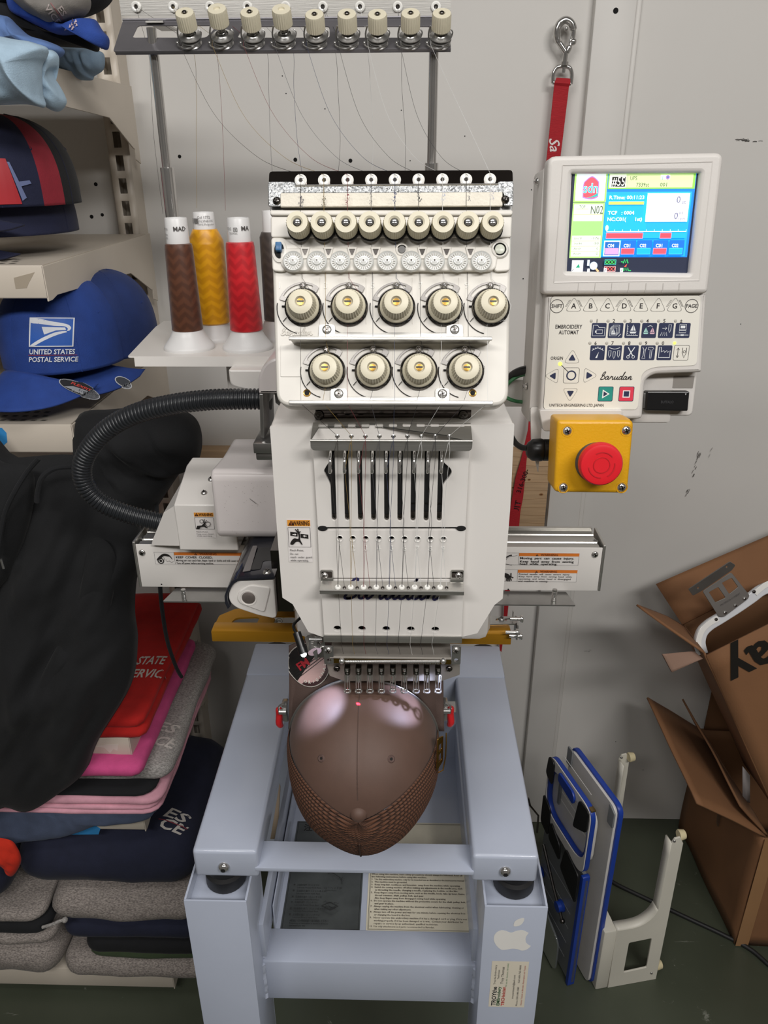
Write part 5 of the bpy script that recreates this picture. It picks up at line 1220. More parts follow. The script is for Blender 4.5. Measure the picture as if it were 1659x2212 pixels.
# lower case with a notch for the memory slot, then the raised screen hood
scr = [(1235, 374.5), (1514, 373), (1490, 590), (1224, 586)]
ctrl = cprism([(1178, 634), (1528, 630), (1517, 805), (1412, 809), (1394, 822), (1388, 906), (1165, 907)], -.030, .010, .004, 'control_panel', M_case, machine, [.003, .003, .003, .008, .008, .005, .005])
cprism([(1400, 800), (1508, 800), (1496, 899), (1388, 899)], -.030, -.006, .002, 'memory_bay', M_case, ctrl, [.002, .002, .006, .002])
d = Decal(); q = cp([(1400, 816), (1499, 812), (1497, 838), (1400, 838)], -.006); 
hood = cprism([(1184, 337), (1565, 329), (1530, 634), (1172, 637)], -.006, .0175, .004, 'screen_hood', M_case, ctrl, [.008, .008, .005, .005], [(scr, .001)])
# bevelled inner slope down to the glass
o_ = cp([(1215, 357), (1540, 349), (1511, 606), (1196, 611)], .0175); i_ = cp(scr, .010)
Vv = [CP.at(*p, .0177) for p in o_] + [CP.at(*p, .0125) for p in i_]
oo = cp([(1215, 357), (1540, 349), (1511, 606), (1196, 611)], .0177)
b = MB(); b.raw([CP.at(*p, .0180) for p in oo] + [CP.at(*p, .0130) for p in cp(scr, .013)] , [(0, 1, 5, 4), (1, 2, 6, 5), (2, 3, 7, 6), (3, 0, 4, 7)])
b.bm.free() if False else None
hood2 = part(b, 'screen_bezel', M_case, ctrl, smooth=False)
cprism([(1150, 600), (1178, 360), (1196, 350), (1190, 634), (1180, 905), (1144, 895)], -.040, -.020, .003, 'case_side', M_case, ctrl, .004)
# back body seen on the left flank
b = MB(); a = cp([(1196, 345)], -.05)[0]; c = cp([(1480, 890)], -.05)[0]
b.span((cp([(1172, 360)], 0)[0][0] + .001, c[1] - .004, -.060), (c[0] - .03, a[1] - .012, -.005), .004, M=CP.M); part(b, 'rear_case', M_case, ctrl)
for px, py in ((1161, 392), (1137, 835)):
    p = CP.at(*cp([(px, py)], -.022)[0], -.022); screw(Matrix.Translation(p) @ Matrix.Rotation(R_(-90), 4, 'Y') , .0042, ctrl, M_chrome)
# hood scores below the screen
d = Decal()
for px in (1250, 1286, 1322, 1359, 1396, 1433, 1468):
    p0 = CP.px(px, 611, .0177); p1 = CP.px(px - 2, 631, .0177); d.line([p0, p1], .0004, '#b5b1ac')
d.obj('scored_line', CP.M, hood, .0178, kind='stuff')
# ---- screen picture (it is flat and lit)
sq = [CP.at(*p, .0105) for p in cp(scr, .0105)]
SW = CP.px(1514, 373, .0105)[0] - CP.px(1229, 374, .0105)[0]
s0 = CP.px(1229, 588, .0105); s1 = CP.px(1506, 373, .0105)
Wd = s1[0] - s0[0]; Hd = s1[1] - s0[1]
def sx_(u): return s0[0] - .0008 + u * (Wd + .0016)
def sy_(v): return s0[1] - .0008 + (1 - v) * (Hd + .0016)
d = Decal(.00003); E1 = .80
def srect(u0, v0, u1, v1, c, e=E1): d.rect(sx_(u0), sy_(v1), sx_(u1), sy_(v0), G_(c, e))
def stext(t, u, v, s, c, width=None, bold=0.0, e=E1, align='LEFT'): d.text(t, sx_(u), sy_(v), s * Hd, G_(c, e), bold=bold, width=width and width * Wd, align=align)
srect(-.02, -.02, 1.02, 1.02, '#20263a', .6)
srect(.26, .0, .99, .84, '#0a78e0'); srect(.27, .19, .97, .83, '#18a0f0'); srect(.285, .22, .62, .56, '#12a8f4')
srect(.0, .0, .27, .29, '#9fd26a'); srect(.015, .018, .255, .275, '#f2fbff')
srect(.0, .295, .265, .845, '#a4de78'); srect(.012, .31, .25, .475, '#f0fce8'); srect(.01, .475, .25, .62, '#96e078'); srect(.012, .62, .25, .83, '#f2fce6')
for v in (.672, .724, .776): srect(.012, v, .25, v + .006, '#b8e890')
srect(.03, .352, .13, .36, '#c4eca0'); srect(.012, .405, .25, .414, '#c4eca0')
srect(.275, .0, .985, .162, '#86c850'); srect(.285, .02, .965, .15, '#cfe9a2'); srect(.285, .02, .42, .15, '#eef8dd')
srect(.305, .045, .415, .14, '#151515', .3); stext('#55', .308, .132, .125, '#fdfdf0', .104)
srect(.431, .03, .434, .145, '#8a98a0')
stext('UPS', .452, .078, .056, '#3a4638', .055); stext('7339st', .505, .14, .056, '#3a4638', .105); stext('001', .70, .14, .056, '#3a4638', .055)
srect(.70, .03, .775, .072, '#eaf6ff'); stext('J', .712, .066, .045, '#30a070'); d.disc(sx_(.757), sy_(.052), .030 * Hd * .7, G_('#5a70b8', .7), 14); d.ring(sx_(.757), sy_(.052), .018 * Hd, .006 * Hd, G_('#c080b0', .8))
# the badge
def bp_(l): return [(sx_(.015 + .24 * u), sy_(.275 - .255 * v)) for u, v in l]
sh = [tuple(v) for v in spline(bp_([(.24, .12), (.24, .62), (.30, .76), (.52, .93), (.74, .76), (.78, .62), (.78, .14)]), 4)] + [tuple(v) for v in spline(bp_([(.78, .14), (.62, .06), (.42, .06), (.24, .12)]), 3)][1:-1]
d.poly(sh, G_('#a078c8', E1)); cxx = sum(p[0] for p in sh) / len(sh); cyy = sum(p[1] for p in sh) / len(sh)
d.poly([(cxx + (p[0] - cxx) * .9, cyy + (p[1] - cyy) * .91) for p in sh], G_('#e8505e', E1))
d.poly([tuple(v) for v in bp_([(.36, .115), (.52, .11), (.66, .14), (.755, .18), (.755, .30), (.66, .22), (.52, .145)])], G_('#18b0a8', E1))
stext('sdn', .137, .195, .135, '#f6fbff', .118, bold=.035, align='CENTER') if False else None
d.text('sdn', sx_(.137), sy_(.197), .135 * Hd, G_('#bfe0f8', E1), 'CENTER', bold=.028, width=.122 * Wd); d.text('sdn', sx_(.137), sy_(.197), .135 * Hd, G_('#10a8a8', E1), 'CENTER', bold=-.004, width=.118 * Wd)
srect(.018, .145, .075, .148, '#98a8b0')
stext('TOP', .052, .352, .05, '#4a5a40', .052); stext('N02', .146, .403, .115, '#3a4a34', .102)
for i, (a_, b_) in enumerate((('IncV.', '-176'), ('IncH.', '-50'), ('AbsV', '0'), ('AbsH.', '0'))):
    v = .658 + .0515 * i; stext(a_, .030, v, .036, '#5a6a50', .07 if len(a_) > 4 else .062); d.text(b_, sx_(.238), sy_(v), .036 * Hd, G_('#5a6a50', E1), 'RIGHT', width=len(b_) * .0165 * Wd)
stext('R.Time: 00:11:23', .292, .262, .05, '#f4f8ff', .29, bold=.02); srect(.292, .285, .582, .315, '#e8c860')
stext('TCF   : 0004', .292, .412, .05, '#f4f8ff', .22, bold=.02); stext('NC:C01(      1st)', .290, .475, .05, '#f4f8ff', .29, bold=.02)
srect(.605, .205, .952, .485, '#fbfdff'); stext('0', .845, .30, .095, '#5a5a80', .032); stext('st', .890, .308, .05, '#5a5a80', .034); stext('0', .838, .458, .095, '#5a5a80', .032); stext('H', .880, .415, .05, '#5a5a80'); stext('rpm', .876, .468, .05, '#5a5a80', .052)
for v0 in (.222, .382): d.line([(sx_(.848), sy_(v0 + .072)), (sx_(.872), sy_(v0 + .004))], .0003, G_('#5a5a80', E1))
srect(.292, .578, .955, .584, '#f0f6ff')
for k in range(11): srect(.292 + .0658 * k, .560, .295 + .0658 * k, .58, '#f0f6ff')
d.disc(sx_(.293), sy_(.545), .018 * Hd, G_('#d8e8ff', E1), 10, .03 * Hd)
srect(.290, .595, .955, .648, '#18a8e8'); srect(.290, .592, .598, .652, '#d890b8'); srect(.293, .598, .594, .645, '#e84858'); srect(.738, .592, .834, .652, '#d890b8'); srect(.741, .598, .830, .645, '#e84858')
for k, (t, c) in enumerate((('C04', '#e898e0'), ('C01', '#f04c5c'), ('C02', '#10a8e8'), ('C01', '#f04c5c'), ('C02', '#10a8e8'))):
    u = .288 + .1335 * k
    if k == 0: srect(u - .008, .672, u + .128, .828, '#f4f8ff'); srect(u, .684, u + .120, .818, '#1860b0')
    else: srect(u, .668, u + .124, .82, '#1068c8')
    stext(t, u + .022, .738, .048, '#f4f8ff', .055, bold=.02); srect(u + .004, .746, u + .116, .81, '#c890b8' if c[1] in 'ef' else '#40c0f0'); srect(u + .007, .752, u + .113, .805, c)
# dock icons
srect(.022, .868, .118, .985, '#e4ecf2'); srect(.038, .885, .104, .965, '#f8fbff'); d.poly([(sx_(.055), sy_(.945)), (sx_(.092), sy_(.945)), (sx_(.08), sy_(.905))], G_('#20906a', E1)); srect(.022, .95, .044, .985, '#f4f8ff'); d.line([(sx_(.026), sy_(.98)), (sx_(.040), sy_(.956))], .0005, G_('#202020', .2))
srect(.150, .865, .170, .925, '#c8d4e4'); d.ring(sx_(.205), sy_(.925), .042 * Hd, .008 * Hd, G_('#c0d8e8', E1)); d.disc(sx_(.205), sy_(.925), .034 * Hd, G_('#e8f4fc', E1)); d.line([(sx_(.226), sy_(.955)), (sx_(.250), sy_(.985))], .0018, G_('#e8b080', E1)); srect(.155, .955, .176, .99, '#f4f8ff')
for v, c, c2 in ((.862, '#38b0a8', '#40c858'), (.930, '#d0a0a0', '#e05858')):
    srect(.295, v, .392, v + .055, c); srect(.300, v + .006, .387, v + .049, '#182028', .3)
    for k in range(3): d.ring(sx_(.316 + .028 * k), sy_(v + .027), .018 * Hd, .006 * Hd, G_(c2, E1))
srect(.293, .948, .318, .99, '#f4f8ff'); d.line([(sx_(.298), sy_(.985)), (sx_(.313), sy_(.955))], .0005, G_('#202020', .2))
d.line([(sx_(u), sy_(v)) for u, v in ((.432, .885), (.446, .885))], .0008, G_('#30c060', E1)); d.line([(sx_(u), sy_(v)) for u, v in ((.45, .90), (.462, .862), (.468, .895), (.48, .862), (.492, .90))], .0011, G_('#30c060', E1)); d.poly([(sx_(.46), sy_(.935)), (sx_(.485), sy_(.905)), (sx_(.478), sy_(.94))], G_('#e05040', E1))
srect(.430, .948, .455, .99, '#f4f8ff'); d.line([(sx_(u), sy_(v)) for u, v in ((.456, .98), (.464, .945), (.470, .975), (.478, .945), (.486, .975), (.494, .945), (.50, .975), (.522, .975))], .0008, G_('#30c060', E1)); d.line([(sx_(.435), sy_(.985)), (sx_(.450), sy_(.955))], .0005, G_('#202020', .2))
screen = d.obj('screen', CP.M, ctrl, .0105)
# ---- keypad film and its keys
fpts = [(1190, 640), (1514, 638), (1505, 789), (1410, 793), (1386, 805), (1377, 885), (1173, 885)]
fr_ = [.004, .004, .005, .007, .009, .005, .005]
cprism(fpts, .010, .0104, .0001, 'keypad_edge', mat('film_edge', '#55524e', rough=.5), ctrl, fr_)
cen = cp([(1345, 765)])[0]; film_p = [(cen[0] + (p[0] - cen[0]) * .9975, cen[1] + (p[1] - cen[1]) * .9975) for p in round_poly(cp(fpts, .010), fr_, 6)]
b = MB(); b.prism([film_p], CP.M @ Matrix.Translation((0, 0, .0101)), .0006, .0001); film = part(b, 'keypad_film', M_memb, ctrl)
HK = .0108; K = '#2a2625'; NV = '#222a4a'
def c_(px, py): return CP.px(px, py, HK)
u_ = .78 / FPX
def key(name, draw):
    d = Decal(.00004); draw(d); return d.obj(name, CP.M, film, HK)
def round_key(px, py, t):
    def f(d): x, y = c_(px, py); d.ring(x, y, .0068, .0006, K, 28); d.text(t, x, y - .0016, .0050, K, 'CENTER', bold=.025, width=.0110)
    key('key', f)
round_key(1203, 661.5, 'SHIFT'); round_key(1494, 661, 'PAGE')
def tri_pts(x, y, s, a):
    return round_poly([(x + s * math.cos(R_(a + k)), y + s * math.sin(R_(a + k))) for k in (0, 120, 240)], s * .42, 4)
def tri_key(px, py, t, wings):
    def f(d):
        x, y = c_(px, py); o = tri_pts(x, y - .0008, .0098, 90); i = tri_pts(x, y - .0008, .0093, 90); d.poly(o, K, [i]); d.text(t, x, y - .0028, .0072, K, 'CENTER', bold=.02)
        if wings:
            for sgn in (-1, 1):
                for off in (.0012, .0024): d.line([(x + sgn * (.0022 + off), y + .0055), (x + sgn * (.0062 + off), y - .0012)], .0003, K)
    key('key', f)
for k, t in enumerate('ABCDEFG'): tri_key(1239.5 + 36.4 * k, 660, t, k in (0, 3, 6))
WH = '#dfe3e6'
def ik(px, py, ico):
    def f(d):
        x, y = c_(px, py); h = .0075; d.rect(x - h, y - h, x + h, y + h, NV, .0013); S = lambda l: [(x + a * h, y + b * h) for a, b in l]; ico(d, S, h, x, y)
    key('key', f)
LWk = .0005
def i1(d, S, h, x, y): d.line(S([(-.8, -.7), (-.8, .7), (-.2, .7), (0, .4), (.8, .4), (.8, -.7)]), LWk, WH, True); d.line(S([(-.3, -.4), (-.3, .1), (.5, .1), (.5, -.4)]), LWk, WH, True); d.rect(*S([(-.5, -.3)])[0], *S([(-.35, 0)])[0], WH)
def boat(d, S, ox, oy, s, c=WH): d.poly(S([(ox - .32 * s, oy - .1 * s), (ox - .02 * s, oy - .1 * s), (ox - .02 * s, oy + .6 * s)]), c); d.poly(S([(ox + .04 * s, oy - .1 * s), (ox + .3 * s, oy - .1 * s), (ox + .04 * s, oy + .5 * s)]), c); d.poly(S([(ox - .4 * s, oy - .2 * s), (ox + .4 * s, oy - .2 * s), (ox + .28 * s, oy - .4 * s), (ox - .28 * s, oy - .4 * s)]), c)
def i2(d, S, h, x, y):
    for o in (.0, .18, .36): d.line(S([(-.75 + o, -.7 + o), (-.75 + o, .35 + o), (.15 + o, .35 + o), (.15 + o, -.7 + o)]), LWk, WH, True)
    boat(d, S, -.3, -.2, .8); d.line(S([(.4, -.8), (.75, -.45)]), LWk, WH)
def i3(d, S, h, x, y): boat(d, S, .1, .1, 1.2); d.line(S([(-.7, .8), (-.7, -.65), (.8, -.65)]), LWk, WH); [d.line(S([(-.7, v), (-.55, v)]), LWk * .8, WH) for v in (-.4, -.1, .2, .5)]; [d.line(S([(v, -.65), (v, -.5)]), LWk * .8, WH) for v in (-.4, -.1, .2, .5)]
def i4(d, S, h, x, y): boat(d, S, -.42, -.1, .9, '#a8d8d0'); boat(d, S, .45, -.1, .9, '#d8b0c0'); d.line([tuple(v) for v in spline(S([(-.25, .5), (.1, .65), (.4, .5)]), 4)], LWk, WH)
def i5(d, S, h, x, y): d.line(S([(-.7, -.7), (-.5, -.2), (-.4, -.7), (-.2, -.2), (-.1, -.7), (.1, -.2), (.2, -.7)]), LWk, WH); d.line(S([(-.5, .3), (.1, .3), (-.1, .5), (.1, .3), (-.1, .1)]), LWk, WH); d.line(S([(.35, .8), (.35, .1), (.5, -.3), (.65, .1), (.65, .8)]), LWk, WH, True)
def i6(d, S, h, x, y): d.line(S([(-.45, .1), (-.45, .8), (.45, .8), (.45, .1)]), LWk, WH, True); d.rect(*S([(-.3, .3)])[0], *S([(.3, .65)])[0], WH); d.line(S([(-.45, -.3), (-.45, 0), (.45, 0), (.45, -.3)]), LWk, WH, True); d.line(S([(-.85, -.6), (.85, -.6)]), LWk, WH); d.rect(*S([(-.2, -.7)])[0], *S([(.2, -.5)])[0], WH)
def j1(d, S, h, x, y): d.line([tuple(v) for v in spline(S([(-.8, .3), (0, .65), (.8, .3)]), 5)], LWk, WH); [d.line(S([(v, .62 - abs(v) * .4), (v * 1.08, .85 - abs(v) * .4)]), LWk, WH) for v in (-.6, -.3, 0, .3, .6)]; d.poly(S([(-.25, -.7), (.0, -.7), (.18, .15)]), WH)
def j2(d, S, h, x, y): [d.line(S([(a, .3 - b_), (a, -.3 - b_), (a + .15, -.65 - b_), (a + .3, -.3 - b_), (a + .3, .3 - b_)]), LWk, WH, True) for a, b_ in ((-.75, 0), (-.15, .15), (.45, 0))]; d.line([tuple(v) for v in spline(S([(-.75, .7), (0, .5), (.75, .7)]), 5)], LWk, WH)
def j3(d, S, h, x, y): d.line(S([(-.45, .75), (.3, -.45)]), LWk * 1.8, WH); d.line(S([(.45, .75), (-.3, -.45)]), LWk * 1.8, WH); [d.ring(*S([(a, -.55)])[0], h * .22, LWk, WH, 12) for a in (-.35, .35)]
def j4(d, S, h, x, y): d.line(S([(-.75, .75), (-.55, .4), (-.6, -.4), (-.75, -.75), (-.3, -.75), (-.4, -.4), (-.35, .4), (-.2, .75)]), LWk, WH); d.line(S([(.05, .75), (.6, .75), (.8, .5), (.55, .45), (.5, -.75), (.3, -.75), (.3, .4), (.05, .4)]), LWk, WH, True)
def j5(d, S, h, x, y): d.line(S([(-.75, -.65), (-.75, .75), (-.5, .75), (-.45, .1), (-.1, .3), (0, .05), (.3, .3), (.4, .05), (.75, .3), (.75, -.65)]), LWk * 1.3, WH, True)
row1 = (i1, i2, i3, i4, i5, i6); row2 = (j1, j2, j3, j4, j5)
def led_num(px, py, t, on=False):
    x, y = c_(px - 3.5, py + 1)
    part(MB().lathe([(0, .0009), (.0012, .0007), (.0016, 0)], CP.mat(x - .0020, y, HK), 14), 'indicator', mat('lit_green_led', '#d8f060', rough=.3, var=0, emit=1.3) if on else mat('grey_led', '#b9b6ad', rough=.4), film)
    if t: key('key_number', lambda d: d.text(t, x + .0038, y - .0018, .0050, K, 'CENTER', bold=.02))
for k in range(6):
    ik(1293.5 + 36.2 * k, 714, row1[k]); led_num(1285 + 36.4 * k, 692, '12345±'[k])
for k in range(5): ik(1290.5 + 36.2 * k, 762, row2[k]); led_num(1282 + 36.4 * k, 740, '67890'[k])
led_num(1465, 740, '', True)
def nk(d):
    x, y = c_(1471.5, 762); h = .0078; d.frame(x - h, y - h, x + h, y + h, .0004, K, .0016); S = lambda l: [(x + a * h, y + b * h) for a, b in l]
    d.line(S([(-.45, -.6), (-.45, .6)]), LWk, K); d.line(S([(-.62, .35), (-.45, .65), (-.28, .35)]), LWk, K); d.line(S([(-.62, -.35), (-.45, -.65), (-.28, -.35)]), LWk, K); d.line(S([(.12, .65), (.12, 0), (.4, -.65), (.65, 0), (.65, .65)]), LWk, K); d.ring(*S([(.39, .15)])[0], h * .18, LWk * .8, K, 10)
key('key', nk)
for px, py, a in ((1236, 774, 90), (1195.5, 812, 180), (1271.5, 811, 0), (1232, 849, 270)):
    def f(d, px=px, py=py, a=a): x, y = c_(px, py); d.poly(tri_pts(x, y, .0098, a), K, [tri_pts(x, y, .0094, a)]); d.poly(tri_pts(x, y, .0046, a), NV)
    key('arrow_key', f)
def ok(d): x, y = c_(1234, 811); h = .0082; d.frame(x - h, y - h, x + h, y + h, .0004, K, .0024); d.ring(x, y, .0052, .0014, NV); l = c_(1211, 787); d.line([l, (x - .0034, y + .0036)], .0006, K)
key('origin_key', ok)
p = c_(1210, 786); part(MB().lathe([(0, .0009), (.0016, .0007), (.0021, 0)], CP.mat(p[0], p[1], HK), 14), 'indicator', mat('lit_green_led', '#d8f060', emit=1.3), film)
def startk(d): x, y = c_(1308, 851); h = .0078; d.rect(x - h, y - h, x + h, y + h, NV, .0014); d.rect(x - h * .93, y - h * .93, x + h * .93, y + h * .93, '#1d8a80', .0012); t = [(x - h * .42, y + h * .6), (x - h * .42, y - h * .6), (x + h * .55, y)]; d.poly(t, '#e8ecec'); d.poly([(x - h * .28, y + h * .36), (x - h * .28, y - h * .36), (x + h * .3, y)], NV)
key('start_key', startk)
def stopk(d): x, y = c_(1353, 851); h = .0078; d.rect(x - h, y - h, x + h, y + h, NV, .0014); d.rect(x - h * .93, y - h * .93, x + h * .93, y + h * .93, '#d8384e', .0012); d.rect(x - h * .48, y - h * .48, x + h * .48, y + h * .48, '#e8ecec'); d.rect(x - h * .36, y - h * .36, x + h * .36, y + h * .36, NV)
key('stop_key', stopk)
def words(d):
    d.text('EMBROIDERY', *c_(1199, 710), .0056, K, bold=.018, width=58 * u_); d.text('AUTOMAT', *c_(1207, 722), .0056, K, bold=.018, width=43 * u_)
    d.text('ORIGIN', *c_(1189, 777), .0046, K, bold=.015, width=27 * u_); d.text('UNITECH ENGINEERING LTD.,JAPAN', *c_(1186, 878), .0042, K, bold=.01, width=121 * u_)
    q = c_(1296, 820); put_script(d, q[0], q[1], 70 * u_, P_(K), .0008)
key('keypad_lettering', words)
# memory stick in its bay
dk = cp([(1400, 812), (1500, 812), (1496, 838), (1399, 838)], -.006)
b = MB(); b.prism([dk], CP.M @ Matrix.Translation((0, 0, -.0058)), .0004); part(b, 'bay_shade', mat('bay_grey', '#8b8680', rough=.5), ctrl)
stick = thing('memory_stick', 'black memory stick plugged into the bay of the control panel', 'memory stick', CP.at(*cp([(1440, 890)])[0], -.002))
def sp(l, h): return CP.pts(l, h)
b = MB(); b.prism([round_poly(sp([(1398, 846), (1490, 846), (1486, 888), (1394, 887)], .006), .0015)], CP.M @ Matrix.Translation((0, 0, -.005)), .011, .0012); b.obj('stick_body', M_black, stick)
b = MB(); b.prism([sp([(1391, 850), (1399, 850), (1396, 882), (1390, 882)], .003)], CP.M @ Matrix.Translation((0, 0, -.002)), .005, .0003); b.obj('plug', M_steel, stick)
d = Decal(); q = CP.px(1427, 871, .006); d.text('BUFFALO', q[0], q[1], .0040, '#3a3a3c', width=.013); q = CP.px(1481, 852, .006); d.poly([(q[0] - .0008, q[1] + .001), (q[0] + .0008, q[1] + .001), (q[0], q[1] - .0008)], '#c8c8c8'); d.obj('stick_print', CP.M, stick, .0062)

# ---- emergency stop box
te = R_(8.0); Oe = EYE + ray(1285, 990) * 0.765
ES = Frame(Oe, (1, 0, 0), (0, math.sin(te), math.cos(te)))
M_yel = mat('stop_box_yellow', '#d8a012', rough=.40, var=.03, bump=.12, bs=420)
b = MB(); box_o = round_poly(ES.pts([(1204, 908), (1370, 908), (1356, 1066), (1196, 1064)]), [.004, .006, .006, .006]); b.prism([box_o], ES.M @ Matrix.Translation((0, 0, -.040)), .040, .0035, res=3); stop = part(b, 'stop_box', M_yel)
b = MB(); q0 = ES.px(1192, 1062, -.02); q1 = ES.px(1366, 905, -.02); b.span((q0[0], q0[1] + .004, -.048), (q1[0], q1[1], -.020), .004, M=ES.M); part(b, 'stop_box_base', M_yel, stop)
for px, py in ((1225.5, 931), (1353, 930), (1217, 1053), (1343, 1053)):
    c = ES.px(px, py); part(MB().lathe([(.0052, 0), (.0058, .0006), (.0062, 0)], ES.mat(*c, -.0002), 20), 'screw_seat', M_yel, stop); screw(ES.mat(*c, -.0008), .0048, stop, M_chrome, dome=.3)
c = ES.px(1290, 1000, .0); part(MB().lathe([(0, .0), (.0200, 0), (.0202, .002), (.0185, .004), (.0185, .010), (.0165, .012), (.0165, .020), (0, .020)], ES.mat(c[0] - .002, c[1] + .001, 0), 40), 'button_collar', mat('collar_grey', '#4a4540', rough=.4), stop)
M_red = mat('stop_red', '#d81f2a', rough=.42, var=.03, spec=.4)
c = ES.px(1299, 1004, .026); btn = part(MB().lathe([(0, .014), (.0180, .014), (.0205, .0165), (.0211, .020), (.0208, .0250), (.0195, .0270), (.0170, .0276), (.0078, .0272), (.0074, .0277), (.0070, .0277), (0, .0276)], ES.mat(c[0], c[1], 0), 48), 'mushroom_button', M_red, stop)
d = Decal()
for a0, a1 in ((40, 120), (190, 270), (300, 370)):
    d.line([(c[0] + .0125 * math.cos(R_(a0 + (a1 - a0) * i / 14)), c[1] + .0125 * math.sin(R_(a0 + (a1 - a0) * i / 14))) for i in range(15)], .0009, '#b8161f')
d.ring(c[0], c[1], .0080, .0006, '#b8161f'); d.obj('turn_arrows', ES.M, btn, .0279)
# cable gland on the left of the box, its lead, and the two wires behind the panel
g = PY(1200, 975, .79); gl = MB()
gl.lathe([(0, 0), (.0115, 0), (.0120, .003), (.0120, .009), (.0100, .011)], Matrix.Translation(PY(1192, 972, .785)) @ Matrix.Rotation(R_(-90), 4, 'Y'), 12)
gl.lathe([(.0120, .010), (.0125, .012), (.0118, .021), (.0080, .026), (.0050, .0275), (0, .0275)], Matrix.Translation(PY(1192, 972, .785)) @ Matrix.Rotation(R_(-90), 4, 'Y'), 24); part(gl, 'cable_gland', M_black, stop)
b = MB(); b.tube(spline([PY(1140, 968, .785), PY(1126, 966, .79), PY(1112, 955, .80), PY(1098, 930, .82)], 8), .0032, 10); part(b, 'gland_cable', M_black, stop)
b = MB(); b.prism([round_poly(ES.pts([(1170, 905), (1200, 905), (1188, 1060), (1172, 985)]), .003)], ES.M @ Matrix.Translation((0, 0, -.075)), .004, .0005); b.prism([round_poly(ES.pts([(1185, 905), (1378, 905), (1374, 945), (1368, 955), (1195, 955)]), .003)], ES.M @ Matrix.Translation((0, 0, -.066)), .010, .001); part(b, 'stop_bracket', M_case, stop)
b = MB(); b.tube(spline([PY(1085, 838, .86), PY(1100, 818, .86), PY(1120, 803, .85), PY(1150, 796, .84)], 8), .0048, 10); part(b, 'panel_cable', M_black, ctrl)
b = MB(); b.tube(spline([PY(1085, 846, .85), PY(1100, 826, .85), PY(1122, 812, .85), PY(1150, 806, .84)], 8), .0020, 8); b.tube(spline([PY(1085, 854, .855), PY(1105, 864, .85), PY(1125, 868, .85), PY(1150, 868, .84)], 8), .0022, 8); part(b, 'earth_wire', mat('green_wire', '#2e6a3f', rough=.35), ctrl)['kind'] = 'stuff'
b = MB(); b.span((PY(1080, 850, .86).x, .86, PY(1080, 880, .86).z), (PY(1380, 850, .86).x, .90, PY(1080, 820, .86).z), .003); part(b, 'panel_arm', M_white, ctrl)

# ================================================================== brown cap clamped under the needles
M_capf = mat('brown_twill', '#574137', rough=.62, var=.05, vs=60, bump=.05, bs=1600, sheen=.1)
def knit():
    m = mat('brown_knit', '#5d3d2c', rough=.8, var=0); nt = m.node_tree; b = nt.nodes['Principled BSDF']
    at = nt.nodes.new('ShaderNodeAttribute'); at.attribute_name = 'weave'; sp = nt.nodes.new('ShaderNodeSeparateXYZ'); nt.links.new(at.outputs['Vector'], sp.inputs[0])
    def mth(op, a, b_=None):
        n = nt.nodes.new('ShaderNodeMath'); n.operation = op
        for i, v in enumerate((a, b_)):
            if v is None: continue
            if isinstance(v, (int, float)): n.inputs[i].default_value = v
            else: nt.links.new(v, n.inputs[i])
        return n.outputs[0]
    row = mth('MULTIPLY', sp.outputs[0], 1.0); tri = mth('PINGPONG', row, .5)
    ph = mth('ADD', mth('MULTIPLY', sp.outputs[1], 1.0), mth('MULTIPLY', tri, .9)); st = mth('ABSOLUTE', mth('SINE', mth('MULTIPLY', ph, math.pi)))
    h = mth('MULTIPLY', mth('POWER', st, .6), mth('POWER', mth('MULTIPLY', tri, 2.0), .5))
    mx = nt.nodes.new('ShaderNodeMix'); mx.data_type = 'RGBA'; mx.inputs[6].default_value = (*lin('#24150e'), 1); mx.inputs[7].default_value = (*lin('#6a442f'), 1)
    nt.links.new(h, mx.inputs[0]); nt.links.new(mx.outputs[2], b.inputs['Base Color'])
    bp = nt.nodes.new('ShaderNodeBump'); bp.inputs['Strength'].default_value = .8; bp.inputs['Distance'].default_value = .001; nt.links.new(h, bp.inputs['Height']); nt.links.new(bp.outputs[0], b.inputs['Normal'])
    return m
M_knit = knit()
CR = PY(786, 1592, .672)
RXc, RUc, RDc, Dc = .0810, .0785, .1035, .108
def cap_pt(th, s, off=0.0):
    r = (1 - min(1, s) ** 2.6) ** (1 / 2.2); c = math.cos(th)
    R2 = RUc if c > 0 else RDc * (1 + .035 * max(0, -c) ** 10)
    dent = 1.0 - .02 * math.exp(-((th) / .10) ** 2) if c > 0 else 1.0
    p = Vector((math.sin(th) * RXc * r, -Dc * s, c * R2 * r * dent - .012 * s * s))
    if off:
        n = Vector((math.sin(th) * (1 - s), -.35 - s, c * (1 - s))); p += n.normalized() * off
    return CR + p
cap = thing('trucker_cap', 'brown mesh backed cap clamped in the frame under the needles', 'cap', CR + Vector((0, 0, -.1)))
TB0 = R_(80)
def TBf(s): return R_(81 - 17 * s)
TB = R_(80)
def sv(v): return 1 - (1 - v) ** 2.3
b = MB(); b.grid(lambda u, v: cap_pt((-1 + 2 * u) * TBf(sv(v)), sv(v)), 60, 40); b.obj('front_panel', M_capf, cap, solid=.0016)
KR, KS = .0050, .0030
def kcoord(u, v):
    s_ = sv(v); rl = .085 * (1 - min(1, s_) ** 2.6) ** (1 / 2.2); half = math.pi - TBf(s_)
    return min(u, 1 - u) * 2 * half * rl / KR, s_ * .125 / KS
def crow(u, v):
    q = sv(v); TB = TBf(q); th = TB - .02 + (2 * math.pi - 2 * TB + .04) * u
    wr = .0025 * noise.noise(Vector((u * 9, q * 3, 1.7))) * (1 - q) + .0035 * noise.noise(Vector((u * 4, q * 2.2, 4.1)))
    return cap_pt(th, q, .0016 + .0010 * abs(math.sin(math.pi * kcoord(u, v)[0])) + wr)
NU, NV_ = 330, 56
